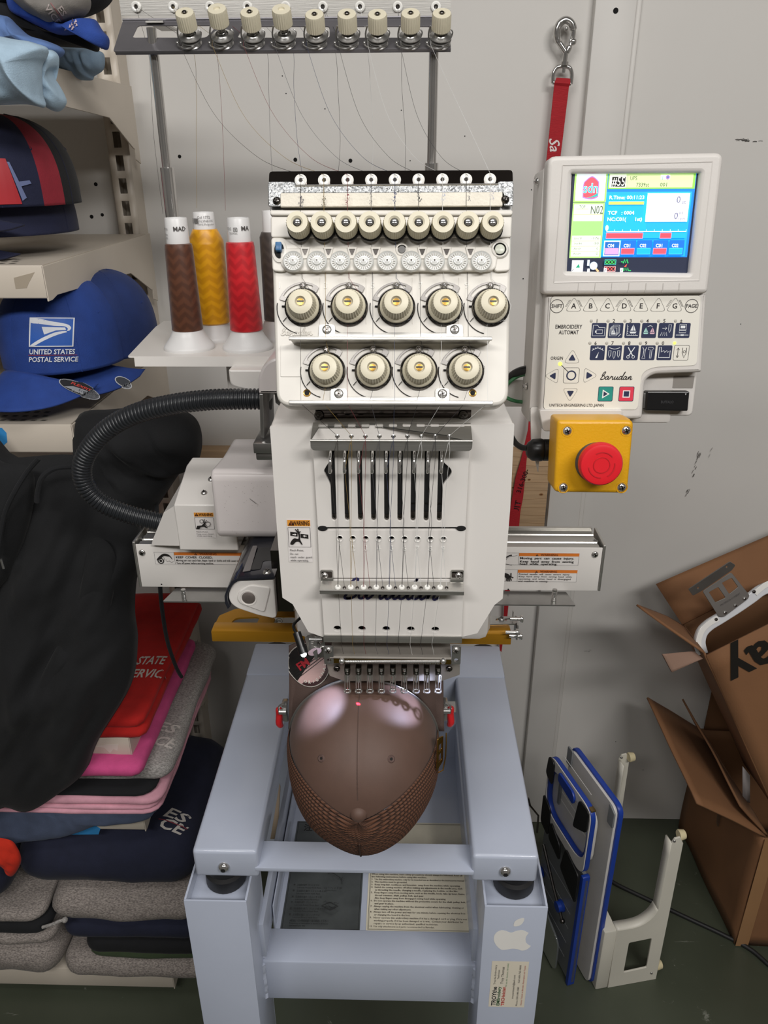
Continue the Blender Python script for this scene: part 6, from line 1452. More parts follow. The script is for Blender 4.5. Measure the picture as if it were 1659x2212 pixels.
b = MB(); b.grid(crow, NU, NV_); kn = b.obj('mesh_panel', M_knit, cap, ang=180, fix=True)
at = kn.data.attributes.new('weave', 'FLOAT_VECTOR', 'POINT')
for j in range(NV_ + 1):
    for i in range(NU + 1): at.data[j * (NU + 1) + i].vector = (*kcoord(i / NU, j / NV_), 0)
def seam(th0, name, r, off, s0=.0, s1=.97, col='#4a3830'):
    b = MB(); b.tube([cap_pt(th0, s0 + (s1 - s0) * i / 40, off) for i in range(41)], r, 6); return b.obj(name, mat('seam_' + col[1:], col, rough=.8), cap)
seam(-.03, 'seam', .0007, .0006); 
for k in (-1, 1):
    b = MB()
    for i in range(44):
        a = cap_pt(-.03 + k * .055 * (1 - i / 60), .01 + .96 * i / 44, .0007); c = cap_pt(-.03 + k * .055 * (1 - (i + .6) / 60), .01 + .96 * (i + .6) / 44, .0007); b.tube([a, c], .00022, 4)
    b.obj('stitching', mat('stitch_brown', '#3c2a22', rough=.8), cap)['kind'] = 'stuff'
def find_cap(px, py):
    best = None; rd = ray(px, py).normalized()
    for i in range(-60, 61):
        for j in range(0, 60):
            th = R_(1.5 * i); s = j / 60; p = cap_pt(th, s) - EYE; dd = (p - rd * p.dot(rd)).length
            if best is None or dd < best[0]: best = (dd, th, s)
    return best[1], best[2]
for px, py in ((695.5, 1637), (845.5, 1640)):
    th, s = find_cap(px, py); p = cap_pt(th, s); n = (cap_pt(th + .02, s) - p).cross(cap_pt(th, s + .02) - p).normalized()
    if n.dot(EYE - p) < 0: n = -n
    Mx = n.to_track_quat('Z', 'Y').to_matrix().to_4x4(); Mx.translation = p + n * .0006
    MB().lathe([(.0012, -.001), (.0016, .0008), (.0030, .0011), (.0040, .0003), (.0042, -.0006)], Mx, 18).obj('eyelet', mat('eyelet_thread', '#54403a', rough=.7, bump=.3, bs=900), cap)
    MB().lathe([(0, .0003), (.0014, .0003)], Mx, 10).obj('eyelet_hole', M_cav, cap)
p = cap_pt(0, .997); Mb = Matrix.Translation(p + Vector((0, -.0005, .001))) @ Rx(62)
MB().lathe([(0, .0052), (.0030, .0048), (.0062, .0030), (.0080, .0008), (.0080, -.001), (.007, -.003)], Mb, 26).obj('button', M_capf, cap)
# back vent seam below the button and crumpled ridge
b = MB(); b.tube([cap_pt(math.pi, .97 - .62 * i / 24, .0030) for i in range(25)], .0009, 6); b.obj('back_seam', mat('seam_3a261c', '#3a261c', rough=.85), cap)
# brim behind the clamp, with its round sticker
def brim(u, v):
    x = -.086 + .176 * u; k = abs(x / .095); zl_ = CR.z - .004 + math.sqrt(max(0, .080 ** 2 - min(abs(x), .0799) ** 2)) * .96
    zt_ = CR.z + .106 - .010 * k ** 3
    return Vector((CR.x + x * (1 - .04 * v), .684 + .016 * v + .020 * (1 - k * k) * v + .012 * math.sin(v * math.pi) * .3, zl_ + (zt_ - zl_) * v))
b = MB(); b.grid(brim, 40, 14); br = b.obj('brim', mat('brown_brim', '#51403a', rough=.75, var=.05, vs=80, bump=.3, bs=1400), cap, solid=.0025)
rb = bvh(br)
dr = ray(669, 1434).normalized(); hit = rb.ray_cast(EYE, dr, 3)
if hit[0]:
    n = hit[1] if hit[1].dot(dr) < 0 else -hit[1]
    uu = (Vector((0, 0, 1)).cross(n)).normalized(); uu = Vector((1, 0, 0)) - n * n.x; FS = Frame(hit[0], uu, n.cross(uu))
    d = Decal(.0002); d.disc(0, 0, .0245, '#b9b4ac', 36); d.disc(0, 0, .0235, '#161514', 36)
    d.poly([(.0235 * math.cos(R_(a)), .0235 * math.sin(R_(a))) for a in range(-125, 56, 10)], '#c9a7a4'); d.poly([(.0235 * math.cos(R_(a)), .0235 * math.sin(R_(a))) for a in range(-110, 21, 10)] , '#3a2022'); d.poly([(.0195 * math.cos(R_(a)), .0195 * math.sin(R_(a))) for a in range(-110, 31, 10)], '#c9a7a4')
    for o in (-.012, -.009, -.006, -.003): d.line([(-.019 - o * .3, -.006 + o), (.012 - o, .018 + o * .4)], .0007, '#161514')
    d.text('FM', -.004, -.003, .012, '#a8202c', 'CENTER', bold=.03, rot=.6); 
    for k, ch in enumerate('ORIGINAL'):
        a = R_(-100 + 15 * k); d.text(ch, .0202 * math.cos(a), .0202 * math.sin(a), .0044, '#e6e0d8', 'CENTER', bold=.02, rot=a + math.pi / 2)
    d.obj('round_sticker', FS.M, br, project=rb, direction=-n, off=.0030, maxlen=.0025)['label'] = 'black and pink round sticker'
# clamp band and clips of the cap frame (parts of the machine)
b = MB(); b.tube([Vector((CR.x + math.sin(R_(a)) * (RXc + .0014), .6695, CR.z + math.cos(R_(a)) * (RUc + .0014))) for a in range(-98, 99, 4)], .0009, 8, flat=.0016); part(b, 'clamp_band', M_steel)
for sgn, px, py in ((-1, 603, 1550), (1, 974, 1548)):
    c = PY(px, py, .705); b = MB(); b.tube(spline([c + Vector((0, 0, .014)), c + Vector((-.001 * sgn, -.001, .006)), c + Vector((0, -.002, -.006)), c + Vector((.002 * sgn * -1, -.001, -.0115))], 6), [.0028, .0034, .0038, .0040, .0042, .0042, .0042, .0042, .0042, .0042, .0042, .0042, .0042, .0041, .0040, .0038, .0036, .0034, .003][:19], 12, flat=None); part(b, 'red_clip', mat('red_dip', '#c9252a', rough=.3, coat=.3))
    b = MB(); q = PY(px - sgn * 14, py - 16, .70); b.box(q, (.007, .012, .026), .002); b.cyl(q + Vector((-sgn * .002, -.008, .004)), q + Vector((sgn * .006, -.008, .004)), .003, n=10); b.tube(spline([q + Vector((0, -.006, .014)), q + Vector((sgn * .006, -.006, .010)), q + Vector((sgn * .006, -.006, 0))], 4), .0012, 6); part(b, 'clip_bracket', M_steel)
b = MB(); Fbk = Frame(PY(948, 1625, .625), (.55, .83, 0), (0, .25, 1))
b.prism([round_poly([(-.006, -.018), (.007, -.014), (.007, .015), (-.004, .018)], .002), rr(-.002, -.010, .004, -.002, .001), rr(-.002, .002, .004, .009, .001)], Fbk.M, .0012, .0003); b.tube([Fbk.at(.004, -.022, .003), Fbk.at(.009, -.010, .003), Fbk.at(.008, .006, .004), Fbk.at(.011, .016, .002)], .0007, 6); b.tube([Fbk.at(-.004, -.02, .002), Fbk.at(.004, -.022, .003)], .0007, 6); part(b, 'cap_clip', M_brass)
# the machine's own lamps: two leds on the work, the red pointer
def spot(name, p, t, deg, w, c, blend, r=.002):
    l = bpy.data.lights.new(name, 'SPOT'); l.energy = w; l.color = c; l.spot_size = R_(deg); l.spot_blend = blend; l.shadow_soft_size = r
    o = bpy.data.objects.new(name, l); COL.objects.link(o); o.location = p; o.rotation_euler = (Vector(t) - Vector(p)).to_track_quat('-Z', 'Y').to_euler(); return o
led_p = q1_led = PY(657.5, 1417, .6465)
spot('work_led', led_p + Vector((0, -.004, -.002)), cap_pt(R_(-30), .26), 54, .9, (.62, .68, 1.0), .6)
spot('work_led', PY(985, 1440, .648) + Vector((0, -.004, -.002)), cap_pt(R_(31), .20), 50, .9, (.62, .68, 1.0), .6)
th, s = find_cap(776, 1524); spot('laser_dot', PY(681, 1412, .6525), cap_pt(th, s), 2.6, 30, (1, .02, .06), .5, .0003)

# ================================================================== clothes and caps on the shelves
def cloth(name, c, **k): 
    k = dict(dict(rough=.92, var=.10, vs=45, bump=.25, bs=700, sheen=.04), **k); return mat(name, c, **k)
def heather(name, a, b_):
    m = mat(name, a, rough=.95, var=0, sheen=.05); nt = m.node_tree; bs = nt.nodes['Principled BSDF']; tc = nt.nodes.new('ShaderNodeTexCoord')
    mp = nt.nodes.new('ShaderNodeMapping'); mp.inputs['Scale'].default_value = (240, 520, 520); n = nt.nodes.new('ShaderNodeTexNoise'); n.inputs['Scale'].default_value = 1; n.inputs['Detail'].default_value = 4
    r = nt.nodes.new('ShaderNodeMapRange'); r.inputs['From Min'].default_value = .35; r.inputs['From Max'].default_value = .65
    mx = nt.nodes.new('ShaderNodeMix'); mx.data_type = 'RGBA'; mx.inputs[6].default_value = (*lin(a), 1); mx.inputs[7].default_value = (*lin(b_), 1)
    bp = nt.nodes.new('ShaderNodeBump'); bp.inputs['Strength'].default_value = .2; bp.inputs['Distance'].default_value = .001
    nt.links.new(tc.outputs['Object'], mp.inputs[0]); nt.links.new(mp.outputs[0], n.inputs['Vector']); nt.links.new(n.outputs[0], r.inputs[0]); nt.links.new(r.outputs[0], mx.inputs[0]); nt.links.new(mx.outputs[2], bs.inputs['Base Color']); nt.links.new(n.outputs[0], bp.inputs['Height']); nt.links.new(bp.outputs[0], bs.inputs['Normal'])
    return m
M_red_c = cloth('red_cotton', '#b01712'); M_hot = cloth('hot_pink_cotton', '#cf4f88'); M_pale = cloth('pale_pink_cotton', '#d99fae'); M_slate = cloth('slate_cotton', '#48536b'); M_navy = cloth('navy_fleece', '#1d2136')
M_blk = cloth('black_fleece', '#131416'); M_blk2 = cloth('black_cotton', '#141518'); M_grn = cloth('olive_green_cotton', '#3d4b32'); M_sky = cloth('sky_blue_cotton', '#a8c1d4'); M_mid = cloth('mid_blue_cotton', '#5f7cb0'); M_roy = cloth('royal_blue_cotton', '#2b4b9c')
M_gry = heather('grey_heather', '#6d6662', '#a59c95'); M_gry2 = heather('light_grey_heather', '#7f7c79', '#b3afab'); M_dgr = cloth('grey_cotton', '#7b7772')
def folded(name, label, cat, x0, x1, y0, y1, z0, z1, m, layers=2, seed=0, amp=.004, r=.03, group=None, rise=0.0, bul=None, skew=0.0, parent=None):
    N = 110; rg = random.Random(seed); bul = bul or (z1 - z0) / layers * .42
    base = rr(x0, y0, x1, y1, r, 5); 
    # resample the outline evenly
    P = [Vector(p) for p in base]; L = [0.0]
    for i in range(len(P)): L.append(L[-1] + (P[(i + 1) % len(P)] - P[i]).length)
    loop = []; j = 0
    for k in range(N):
        s = L[-1] * k / N
        while L[j + 1] < s: j += 1
        t = (s - L[j]) / max(1e-9, L[j + 1] - L[j]); loop.append(P[j].lerp(P[(j + 1) % len(P)], t))
    cx, cy = (x0 + x1) / 2, (y0 + y1) / 2; off = Vector((seed * 3.1, seed * 1.7, 0))
    def place(p, z, inset, ntop):
        d = Vector((p.x - cx, p.y - cy)); hx, hy = (x1 - x0) / 2, (y1 - y0) / 2
        q = Vector((cx + d.x * (1 - inset / hx), cy + d.y * (1 - inset / hy)))
        f = noise.noise(Vector((q.x * 9, q.y * 9, z * 22)) + off.to_3d()); g = noise.noise(Vector((q.x * 26, q.y * 26, z * 40)) + off.to_3d())
        n2 = d.normalized() if d.length else Vector((0, 0)); q = q + n2 * (amp * 1.3 * f + amp * .5 * g)
        zz = z + (amp * .9 * f + amp * .55 * g) * ntop + rise * ((q.y - y0) / (y1 - y0)) * ntop + skew * (q.x - x1) * ntop
        return Vector((q.x, q.y, zz))
    loops = [[place(p, z0, bul + .03, 0) for p in loop]]
    for l in range(layers):
        h = (z1 - z0) / layers
        sh = rg.uniform(-.004, .004)
        for k in range(7):
            t = (k + .5) / 7; z = z0 + h * (l + t); b_ = bul * (1 - math.sqrt(max(0, 1 - (2 * t - 1) ** 2)))
            loops.append([place(p, z, b_ + sh, (z - z0) / (z1 - z0)) for p in loop])
    mn = min(x1 - x0, y1 - y0) / 2
    for k in range(1, 15):
        t = k / 14; loops.append([place(p, z1, bul + (mn * .97 - bul) * t, 1) for p in loop])
    b = MB(); b.loft(loops); o = b.obj(name, m, parent, ang=75)
    if parent is None: tag(o, label, cat, group)
    return o
def pillow(name, pts, Y, depth, m, parent=None, center=None, amp=.008, freq=14, ang=0.0, seed=0, back=.25, K=22, N=96, aniso=2.5, sub=6, P3=None, mi=None):
    """soft body with real thickness from an outline standing at distance Y"""
    o2 = [PY(*p, Y) for p in pts] if P3 is None else P3
    ol = spline(o2, sub, True); N = len(ol)
    c = sum(ol, Vector()) / N if center is None else PY(*center, Y)
    ca, sa = math.cos(ang), math.sin(ang); F_ = []; loops = []
    def disp(p, t):
        a = (p.x * ca + p.z * sa) * freq * aniso; b_ = (-p.x * sa + p.z * ca) * freq
        n = noise.noise(Vector((a, b_, seed * 5.3))); n2 = noise.noise(Vector((a * 2.3, b_ * 2.1, seed * 2.3)))
        return amp * (n + .45 * n2) * (1 - t ** 5)
    for k in range(K + 1):
        t = .02 + .98 * k / K; lp = []
        for q in ol:
            p = c + (q - c) * t; lp.append(Vector((p.x, p.y - depth * max(0, 1 - t ** 2.4) ** .5 + disp(p, t), p.z)))
        loops.append(lp)
    for k in range(K - 1, -1, -3):
        t = .02 + .98 * k / K; loops.append([Vector(((c + (q - c) * t).x, c.y + depth * back * max(0, 1 - t ** 2.4) ** .5, (c + (q - c) * t).z)) for q in ol])
    b = MB(); b.loft(loops); return b.obj(name, m, parent, ang=80)
def top_text(o, lines, M, parent, c='#c9c4be', name='print', shear=.22, maxlen=.02, width=None):
    d = Decal()
    for (t, x, y, s, w) in lines: d.text(t, x, y, s, c, bold=.02, shear=shear, width=w)
    return d.obj(name, M, parent, project=bvh(o), direction=Vector((0, 0, -1)), off=.0010, maxlen=maxlen)
yF = YF
# --- lower shelves
redt = folded('folded_shirt', 'red shirt with white lettering folded on the shelf beside the black hoodie', 'shirt', -.80, -.455, yF - .006, 1.49, .716, .758, M_red_c, 2, 3, .003, .02)
def flatM(px, py, Z, rot=0.0): p = PZ(px, py, Z); return Matrix.Translation(p) @ Matrix.Rotation(rot, 4, 'Z')
M0 = flatM(292, 1434, .76, R_(2)); top_text(redt, [('STATE', 0, .0, .036, .056)], M0, redt, name='lettering'); M0 = flatM(268, 1462, .76, R_(2)); top_text(redt, [('SERVIC', 0, 0, .036, .070)], M0, redt, name='lettering')
zE = .536
slate = folded('folded_shirt', 'slate blue shirt at the bottom of the pink stack, hanging over the shelf lip', 'shirt', -.82, -.455, 1.045, 1.47, zE, zE + .022, M_slate, 1, 11, .003, .02)
pillow('shirt_tail', [(-30, 1725), (60, 1735), (150, 1742), (240, 1738), (330, 1734), (322, 1768), (265, 1778), (215, 1780), (175, 1795), (130, 1808), (50, 1818), (-30, 1818)], 1.046, .010, M_slate, slate, amp=.004, seed=4, back=.3)
folded('folded_shirt', 'pale pink shirt, lower of the two under the black layer', 'shirt', -.80, -.440, 1.030, 1.46, zE + .023, zE + .043, M_pale, 2, 12, .0035, .03)
folded('folded_shirt', 'pale pink shirt, upper of the two under the black layer', 'shirt', -.80, -.436, 1.033, 1.45, zE + .044, zE + .062, M_pale, 1, 13, .003, .03)
folded('folded_shirt', 'thin black shirt between the pale pink and hot pink shirts', 'shirt', -.80, -.452, 1.038, 1.45, zE + .063, zE + .073, M_blk2, 1, 14, .002, .03)
gs = folded('folded_shirt', 'grey heather shirt with white letters beside the hot pink shirt', 'shirt', -.64, -.418, 1.055, 1.47, zE + .074, zE + .108, M_gry2, 1, 15, .005, .03)
M0 = flatM(345, 1612, zE + .108, R_(-8)); top_text(gs, [('ES', -.030, 0, .034, .046)], flatM(360, 1582, zE + .108, R_(-14)), gs, name='lettering'); top_text(gs, [('CE', -.026, 0, .034, .044)], flatM(353, 1612, zE + .108, R_(-14)), gs, name='lettering')
folded('folded_shirt', 'hot pink shirt lying under the shelf with the red shirt', 'shirt', -.80, -.462, 1.030, 1.44, zE + .109, zE + .140, M_hot, 1, 16, .003, .02)
# --- base deck
zF = .0865
def deck(*a, **k): return folded('folded_sweatshirt', *a, **k)
deck('grey heather sweatshirt at the very bottom of the right hand stack', 'sweatshirt', -.705, -.395, 1.035, 1.47, zF, zF + .055, M_gry, 1, 21, .005, .04)
deck('olive green sweatshirt above the lowest grey one', 'sweatshirt', -.655, -.398, 1.040, 1.46, zF + .056, zF + .076, M_grn, 1, 22, .004, .03)
deck('black sweatshirt resting on the olive green one', 'sweatshirt', -.655, -.400, 1.030, 1.46, zF + .077, zF + .115, M_blk2, 1, 23, .004, .03)
n2 = deck('dark navy sweatshirt with a grey drawcord between black and grey layers', 'sweatshirt', -.690, -.400, 1.035, 1.46, zF + .116, zF + .172, M_navy, 1, 24, .004, .03)
b = MB(); a = PY(140, 1987, 1.02); b.tube(spline([a, PY(128, 1990, 1.015), PY(112, 1997, 1.012), PY(92, 2003, 1.012)], 5), .0032, 8); b.sphere(a, .006, n=10); b.obj('drawcord', M_gry2, n2)
deck('grey heather sweatshirt with plump rolled edge under the big navy one', 'sweatshirt', -.700, -.398, 1.030, 1.46, zF + .173, zF + .245, M_gry, 1, 25, .006, .04)
nv = deck('large navy sweatshirt with white lettering on top of the right hand stack', 'sweatshirt', -.76, -.396, 1.042, 1.395, zF + .246, zF + .375, M_navy, 1, 26, .006, .05)
top_text(nv, [('ES', 0, 0, .034, .050)], flatM(349, 1762, zF + .375, R_(-12)), nv, name='lettering', width=.05); top_text(nv, [('CE', 0, 0, .034, .052)], flatM(338, 1785, zF + .375, R_(-12)), nv, name='lettering')
d = Decal(); d.rect(0, 0, .060, .002, '#8d3440'); d.obj('red_stripe', flatM(342, 1770, zF + .375, R_(-12)), nv, project=bvh(nv), direction=Vector((0, 0, -1)), off=.001, maxlen=.01)
deck('grey heather sweatshirt low on the left hand stack', 'sweatshirt', -.98, -.712, 1.030, 1.45, zF, zF + .110, M_gry, 1, 31, .006, .04)
deck('grey heather sweatshirt second from the bottom of the left hand stack', 'sweatshirt', -.98, -.704, 1.030, 1.45, zF + .111, zF + .145, M_gry, 1, 32, .005, .03)
deck('black sweatshirt between grey ones in the left hand stack', 'sweatshirt', -.98, -.705, 1.024, 1.45, zF + .146, zF + .178, M_blk2, 1, 33, .004, .03)
deck('thin grey heather sweatshirt near the top of the left hand stack', 'sweatshirt', -.98, -.712, 1.026, 1.45, zF + .179, zF + .205, M_gry, 1, 34, .004, .03)
deck('navy sweatshirt on the left hand stack', 'sweatshirt', -.98, -.770, 1.024, 1.45, zF + .206, zF + .37, M_navy, 1, 35, .005, .04)
rs = pillow('red_sleeve', [(-30, 1812), (20, 1814), (38, 1832), (46, 1856), (40, 1876), (28, 1890), (16, 1878), (8, 1862), (-30, 1858)], 1.005, .016, cloth('orange_red_fleece', '#c52a12'), amp=.006, freq=26, ang=.5, seed=2); tag(rs, 'bright orange red sleeve end hanging over the navy sweatshirts', 'sleeve')
# --- black hoodie in front of the shelves
hoodie = thing('black_hoodie', 'black hooded sweatshirt with drawcords hanging in front of the shelves', 'hoodie', PY(150, 975, 1.02))
pillow('hoodie_body', [(-60, 990), (40, 988), (150, 982), (215, 1004), (285, 1090), (312, 1180), (296, 1250), (292, 1320), (298, 1385), (283, 1480), (214, 1596), (186, 1664), (142, 1702), (72, 1746), (20, 1734), (-60, 1724)], 1.035, .075, M_blk, hoodie, (120, 1350), amp=.028, freq=8, ang=-.55, seed=8, back=.2, K=34, aniso=2.6)
pillow('hood', [(165, 905), (240, 884), (320, 882), (385, 884), (424, 905), (437, 950), (427, 998), (396, 1015), (376, 1040), (330, 1110), (290, 1160), (230, 1120), (180, 1040)], 1.10, .075, M_blk, hoodie, (290, 990), amp=.022, freq=13, ang=.7, seed=5, back=.3, K=28)
pillow('lapel', [(-60, 1006), (20, 1002), (66, 1012), (76, 1060), (64, 1130), (40, 1200), (10, 1260), (-60, 1300)], .985, .030, M_blk, hoodie, amp=.010, freq=12, ang=-.3, seed=6)
pillow('sleeve', [(200, 1165), (240, 1180), (252, 1240), (236, 1330), (225, 1400), (190, 1470), (120, 1540), (60, 1560), (80, 1480), (140, 1360), (178, 1250)], .985, .016, M_blk, hoodie, amp=.012, freq=12, ang=-.5, seed=9, K=24)
b = MB(); b.tube(spline([PY(84, 990, .95), PY(58, 1020, .95), PY(32, 1062, .945), (PY(12, 1105, .945)), PY(2, 1150, .945), PY(-4, 1195, .945)], 8), .0034, 8); b.obj('drawcord', M_blk2, hoodie)
b = MB(); b.tube(spline([PY(156, 1008, .955), PY(118, 1012, .95), PY(92, 1030, .945), PY(82, 1060, .945), PY(80, 1085, .945)], 8), .0036, 8); b.obj('drawcord', M_blk2, hoodie)
b = MB(); b.cyl(PY(2, 1208, .94), PY(8, 1228, .94), .0018, n=10); b.obj('cord_tip', M_steel, hoodie)
b = MB(); b.tube(spline([PY(338, 1085, 1.075), PY(342, 1180, 1.0), PY(346, 1270, .985), PY(352, 1330, 1.0), PY(363, 1390, 1.02), PY(380, 1440, 1.04), PY(392, 1462, 1.06)], 8), .0032, 8); b.obj('drawcord', M_blk2, hoodie)
b = MB(); b.tube(spline([Vector((-.60, YF - .004, 1.262)), Vector((-.60, YF - .030, 1.235)), Vector((-.60, 1.03, 1.19)), Vector((-.60, 1.03, 1.15))], 6), .002, 8); b.obj('hanger_hook', M_steel, hoodie)
# --- ball caps
def ball_cap(name, label, base, yaw, m_crown, m_bill, R=.088, H=.125, tilt=0.0, group=None, bill_drop=.030, m_panel=None, bl=.072, pd=.030):
    t = thing(name, label, 'cap', base, group); M = Matrix.Translation(base) @ Matrix.Rotation(yaw, 4, 'Z') @ Matrix.Rotation(tilt, 4, 'X')
    def crown(th, s, off=0.0):            # front is -Y
        r = (R + off) * (1 - s ** 3.0) ** (1 / 2.3); fr = max(0, math.cos(th)); lift = .10 * fr * (1 - s) * s * 4 * R
        return M @ Vector((math.sin(th) * r * .94, -math.cos(th) * (r * 1.05 + lift * .25), .018 + (H - .018 + off) * s + .004 * fr * math.sin(math.pi * s)))
    b = MB(); b.grid(lambda u, v: crown(2 * math.pi * u, v * .999), 72, 30, closed_u=True)
    o = b.obj('crown', [m_crown] + (list(m_panel) if m_panel else []), t, weld=False, solid=.0015)
    if m_panel:
        for p in o.data.polygons:
            c = M.inverted() @ p.center; a = math.degrees(math.atan2(c.x, -c.y))
            if 92 < a < 112 or -112 < a < -92: p.material_index = 1
            elif abs(a) >= 112: p.material_index = 2
    for a in (0, 60, 120, 180, 240, 300):
        b = MB(); b.tube([crown(R_(a), i / 26 * .99, .0006) for i in range(27)], .0006, 5); b.obj('seam', m_crown, t)
    MB().lathe([(0, .004), (.005, .003), (.008, .0005), (.008, -.002)], M @ Matrix.Translation((0, 0, H)), 18).obj('button', m_crown, t)
    for a in (30, 90, -30, -90, 150, -150):
        p = crown(R_(a), .62); n = (crown(R_(a), .62, .01) - p).normalized(); Mx = n.to_track_quat('Z', 'Y').to_matrix().to_4x4(); Mx.translation = p
        MB().lathe([(.0012, .0), (.0022, .0012), (.0034, .0002)], Mx, 12).obj('eyelet', m_crown, t)
    def bill(u, v, z=0.0):
        a = R_(-72 + 144 * u); e = R * 1.05; x = math.sin(a) * e * .92; y = -math.cos(a) * e; k = math.cos(a * 1.15)
        return M @ Vector((x * (1 + .16 * v * k), y - bl * v * max(0, k) ** .55, .022 - bill_drop * (math.sin(a) ** 2) - pd * v * max(0, k) + z))
    b = MB(); b.grid(bill, 44, 12); bo = b.obj('bill', m_bill, t, solid=.003)
    return t, crown, o, bo, M, bill
M_uspsb = cloth('postal_blue_twill', '#1d3d86', rough=.8); M_uspsd = cloth('postal_blue_dark', '#1b3168', rough=.8)
cb = PY(150, 800, 1.19); base = Vector((cb.x, 1.19, SZ['C'] + .046))
t1, cr1, co1, bo1, Mc1, bf1 = ball_cap('ball_cap', 'royal blue postal cap with white eagle emblem at the front of the shelf', base, R_(-22), M_uspsb, M_uspsb, R=.092, H=.148, bill_drop=.030, bl=.062, pd=.042)
bs2 = Vector((base.x + .034, base.y + .075, base.z))
t2 = ball_cap('ball_cap', 'second royal blue cap nested behind the postal cap', bs2, R_(-10), M_uspsd, M_uspsb, R=.090, H=.146, bl=.062, pd=.042)
# emblem, projected on the crown along the direction the cap faces
T1 = bvh(co1); fdir = (Mc1.to_3x3() @ Vector((0, 1, 0))).normalized(); fd2 = (Matrix.Rotation(R_(-4), 3, 'Z') @ Vector((0, 1, 0)))
hit = T1.ray_cast(EYE, ray(107, 716).normalized(), 4)
hc = hit[0]; en = hit[1] if hit[1].dot(fdir) < 0 else -hit[1]; ex_ = RW @ Vector((1, 0, 0)); ex_ = (ex_ - en * ex_.dot(en)).normalized()
FE1 = Frame(hc, ex_, en.cross(ex_)); fdir = -en
u0, v0 = -.030, -.0215; Wl, Hl = .060, .041
d = Decal(); sk = .16
def E_(l): return [(u0 + Wl * (a + sk * b_ * .55), v0 + Hl * b_) for a, b_ in l]
d.poly(E_([(0, 0), (1, 0), (1, 1), (0, 1)]), '#d5d8de'); d.poly(E_([(.03, .03), (.97, .03), (.97, .97), (.03, .97)]), '#2458ad')
WHc = '#d9dce2'
d.poly([tuple(v) for v in spline(E_([(.03, .97), (.03, .82), (.25, .78), (.55, .72), (.78, .70), (.86, .62), (.84, .55), (.90, .56), (.93, .66), (.86, .76), (.70, .82), (.45, .88), (.25, .95)]), 3, True)], WHc)
d.poly(E_([(.28, .68), (.80, .66), (.82, .58), (.60, .56), (.34, .42)]), WHc)
d.poly([tuple(v) for v in spline(E_([(.03, .04), (.12, .03), (.30, .18), (.55, .36), (.74, .46), (.84, .50), (.80, .54), (.60, .50), (.40, .38), (.20, .22)]), 3, True)], WHc)
d.text('UNITED STATES', u0 - .001, v0 - .0105, .0098, WHc, bold=.02, shear=.2, width=.062); d.rect(u0 - .002, v0 - .0124, u0 + .064, v0 - .0117, '#b04048'); d.text('POSTAL SERVICE', u0 - .003, v0 - .0215, .0098, WHc, bold=.02, shear=.2, width=.068)
d.obj('emblem', FE1.M, co1, project=T1, direction=fdir, off=.0022, maxlen=.006)['label'] = 'white eagle head emblem with lettering'
# oval size sticker on the bill
TBl = bvh(bo1); hit = TBl.ray_cast(EYE, ray(172, 841).normalized(), 4)
if hit[0]:
    n = hit[1] if hit[1].z > -.9 and hit[1].dot(ray(172, 841)) < 0 else -hit[1]; uu = RW @ Vector((1, .06, 0)); uu = (uu - n * uu.dot(n)).normalized(); FO = Frame(hit[0], uu, n.cross(uu)); d = Decal(.0002)
    S2 = lambda r: circ(0, 0, .0305 * r, 32, .0120 * r)
    d.poly(S2(1), '#9fa2a8'); d.poly(S2(.95), '#17181c'); d.poly([(-.022, -.0075), (.014, -.0095), (.026, -.0045), (.024, .001), (-.010, -.0015)], '#8a8d93'); d.text('FLEXFIT', 0, .0010, .0062, '#c8423a', 'CENTER', bold=.02, shear=.2, width=.030); d.text('S / M', .004, -.0062, .0050, '#20242c', 'CENTER', bold=.01); d.text('IT FITS YOUR LIFE', .004, -.0105, .0030, '#d6d8dc', 'CENTER', width=.028)
    d.obj('oval_sticker', FO.M, bo1, project=TBl, direction=-n, off=.0030, maxlen=.0022)['label'] = 'black oval size sticker'
b2 = t2[3]; TB2 = bvh(b2); hit = TB2.ray_cast(EYE, ray(266, 828).normalized(), 4)
if hit[0]:
    n = hit[1] if hit[1].dot(ray(266, 828)) < 0 else -hit[1]; uu = (Vector((1, 0, 0)) - n * n.x).normalized(); FO = Frame(hit[0], uu, n.cross(uu)); d = Decal(.0002); d.poly(circ(0, 0, .014, 24, .010), '#c2c5ca'); d.poly(circ(0, 0, .0125, 24, .0085), '#3c4048'); d.obj('oval_sticker', FO.M, b2, project=TB2, direction=-n, off=.0030, maxlen=.0022)
# caps on the shelf above
M_nv2 = cloth('cap_navy', '#181d3a', rough=.8); M_rd2 = cloth('cap_red', '#8e2030', rough=.8)
cb = PY(20, 440, 1.20)
lowc = ball_cap('ball_cap', 'dark navy cap underneath the red striped cap', Vector((cb.x - .015, 1.21, SZ['B'] + .012)), R_(-38), M_nv2, M_nv2, R=.098, H=.12)
tc_ = ball_cap('ball_cap', 'navy cap with red side stripe stacked on another cap', Vector((cb.x, 1.19, SZ['B'] + .052)), R_(-34), M_nv2, M_nv2, R=.102, H=.135, m_panel=(M_rd2, cloth('cap_black', '#121317', rough=.85)))
Tc3 = bvh(tc_[2]); d = Decal(); d.poly([(-.03, -.028), (.020, -.026), (.008, .030), (-.03, .030)], '#b0202a'); d.poly([(.021, -.022), (.027, -.018), (.012, .026), (.009, .026)], '#6a76a0'); d.poly([(.022, -.004), (.036, .000), (.034, .004), (.020, .002)], '#6a76a0')
hit = Tc3.ray_cast(EYE, ray(6, 395).normalized(), 4)
if hit[0]:
    n = hit[1] if hit[1].dot(ray(6, 395)) < 0 else -hit[1]; uu = (Vector((1, 0, 0)) - n * n.x).normalized(); FO = Frame(hit[0], uu, n.cross(uu)); d.obj('patch', FO.M, tc_[2], project=Tc3, direction=-n, off=.0026, maxlen=.006)
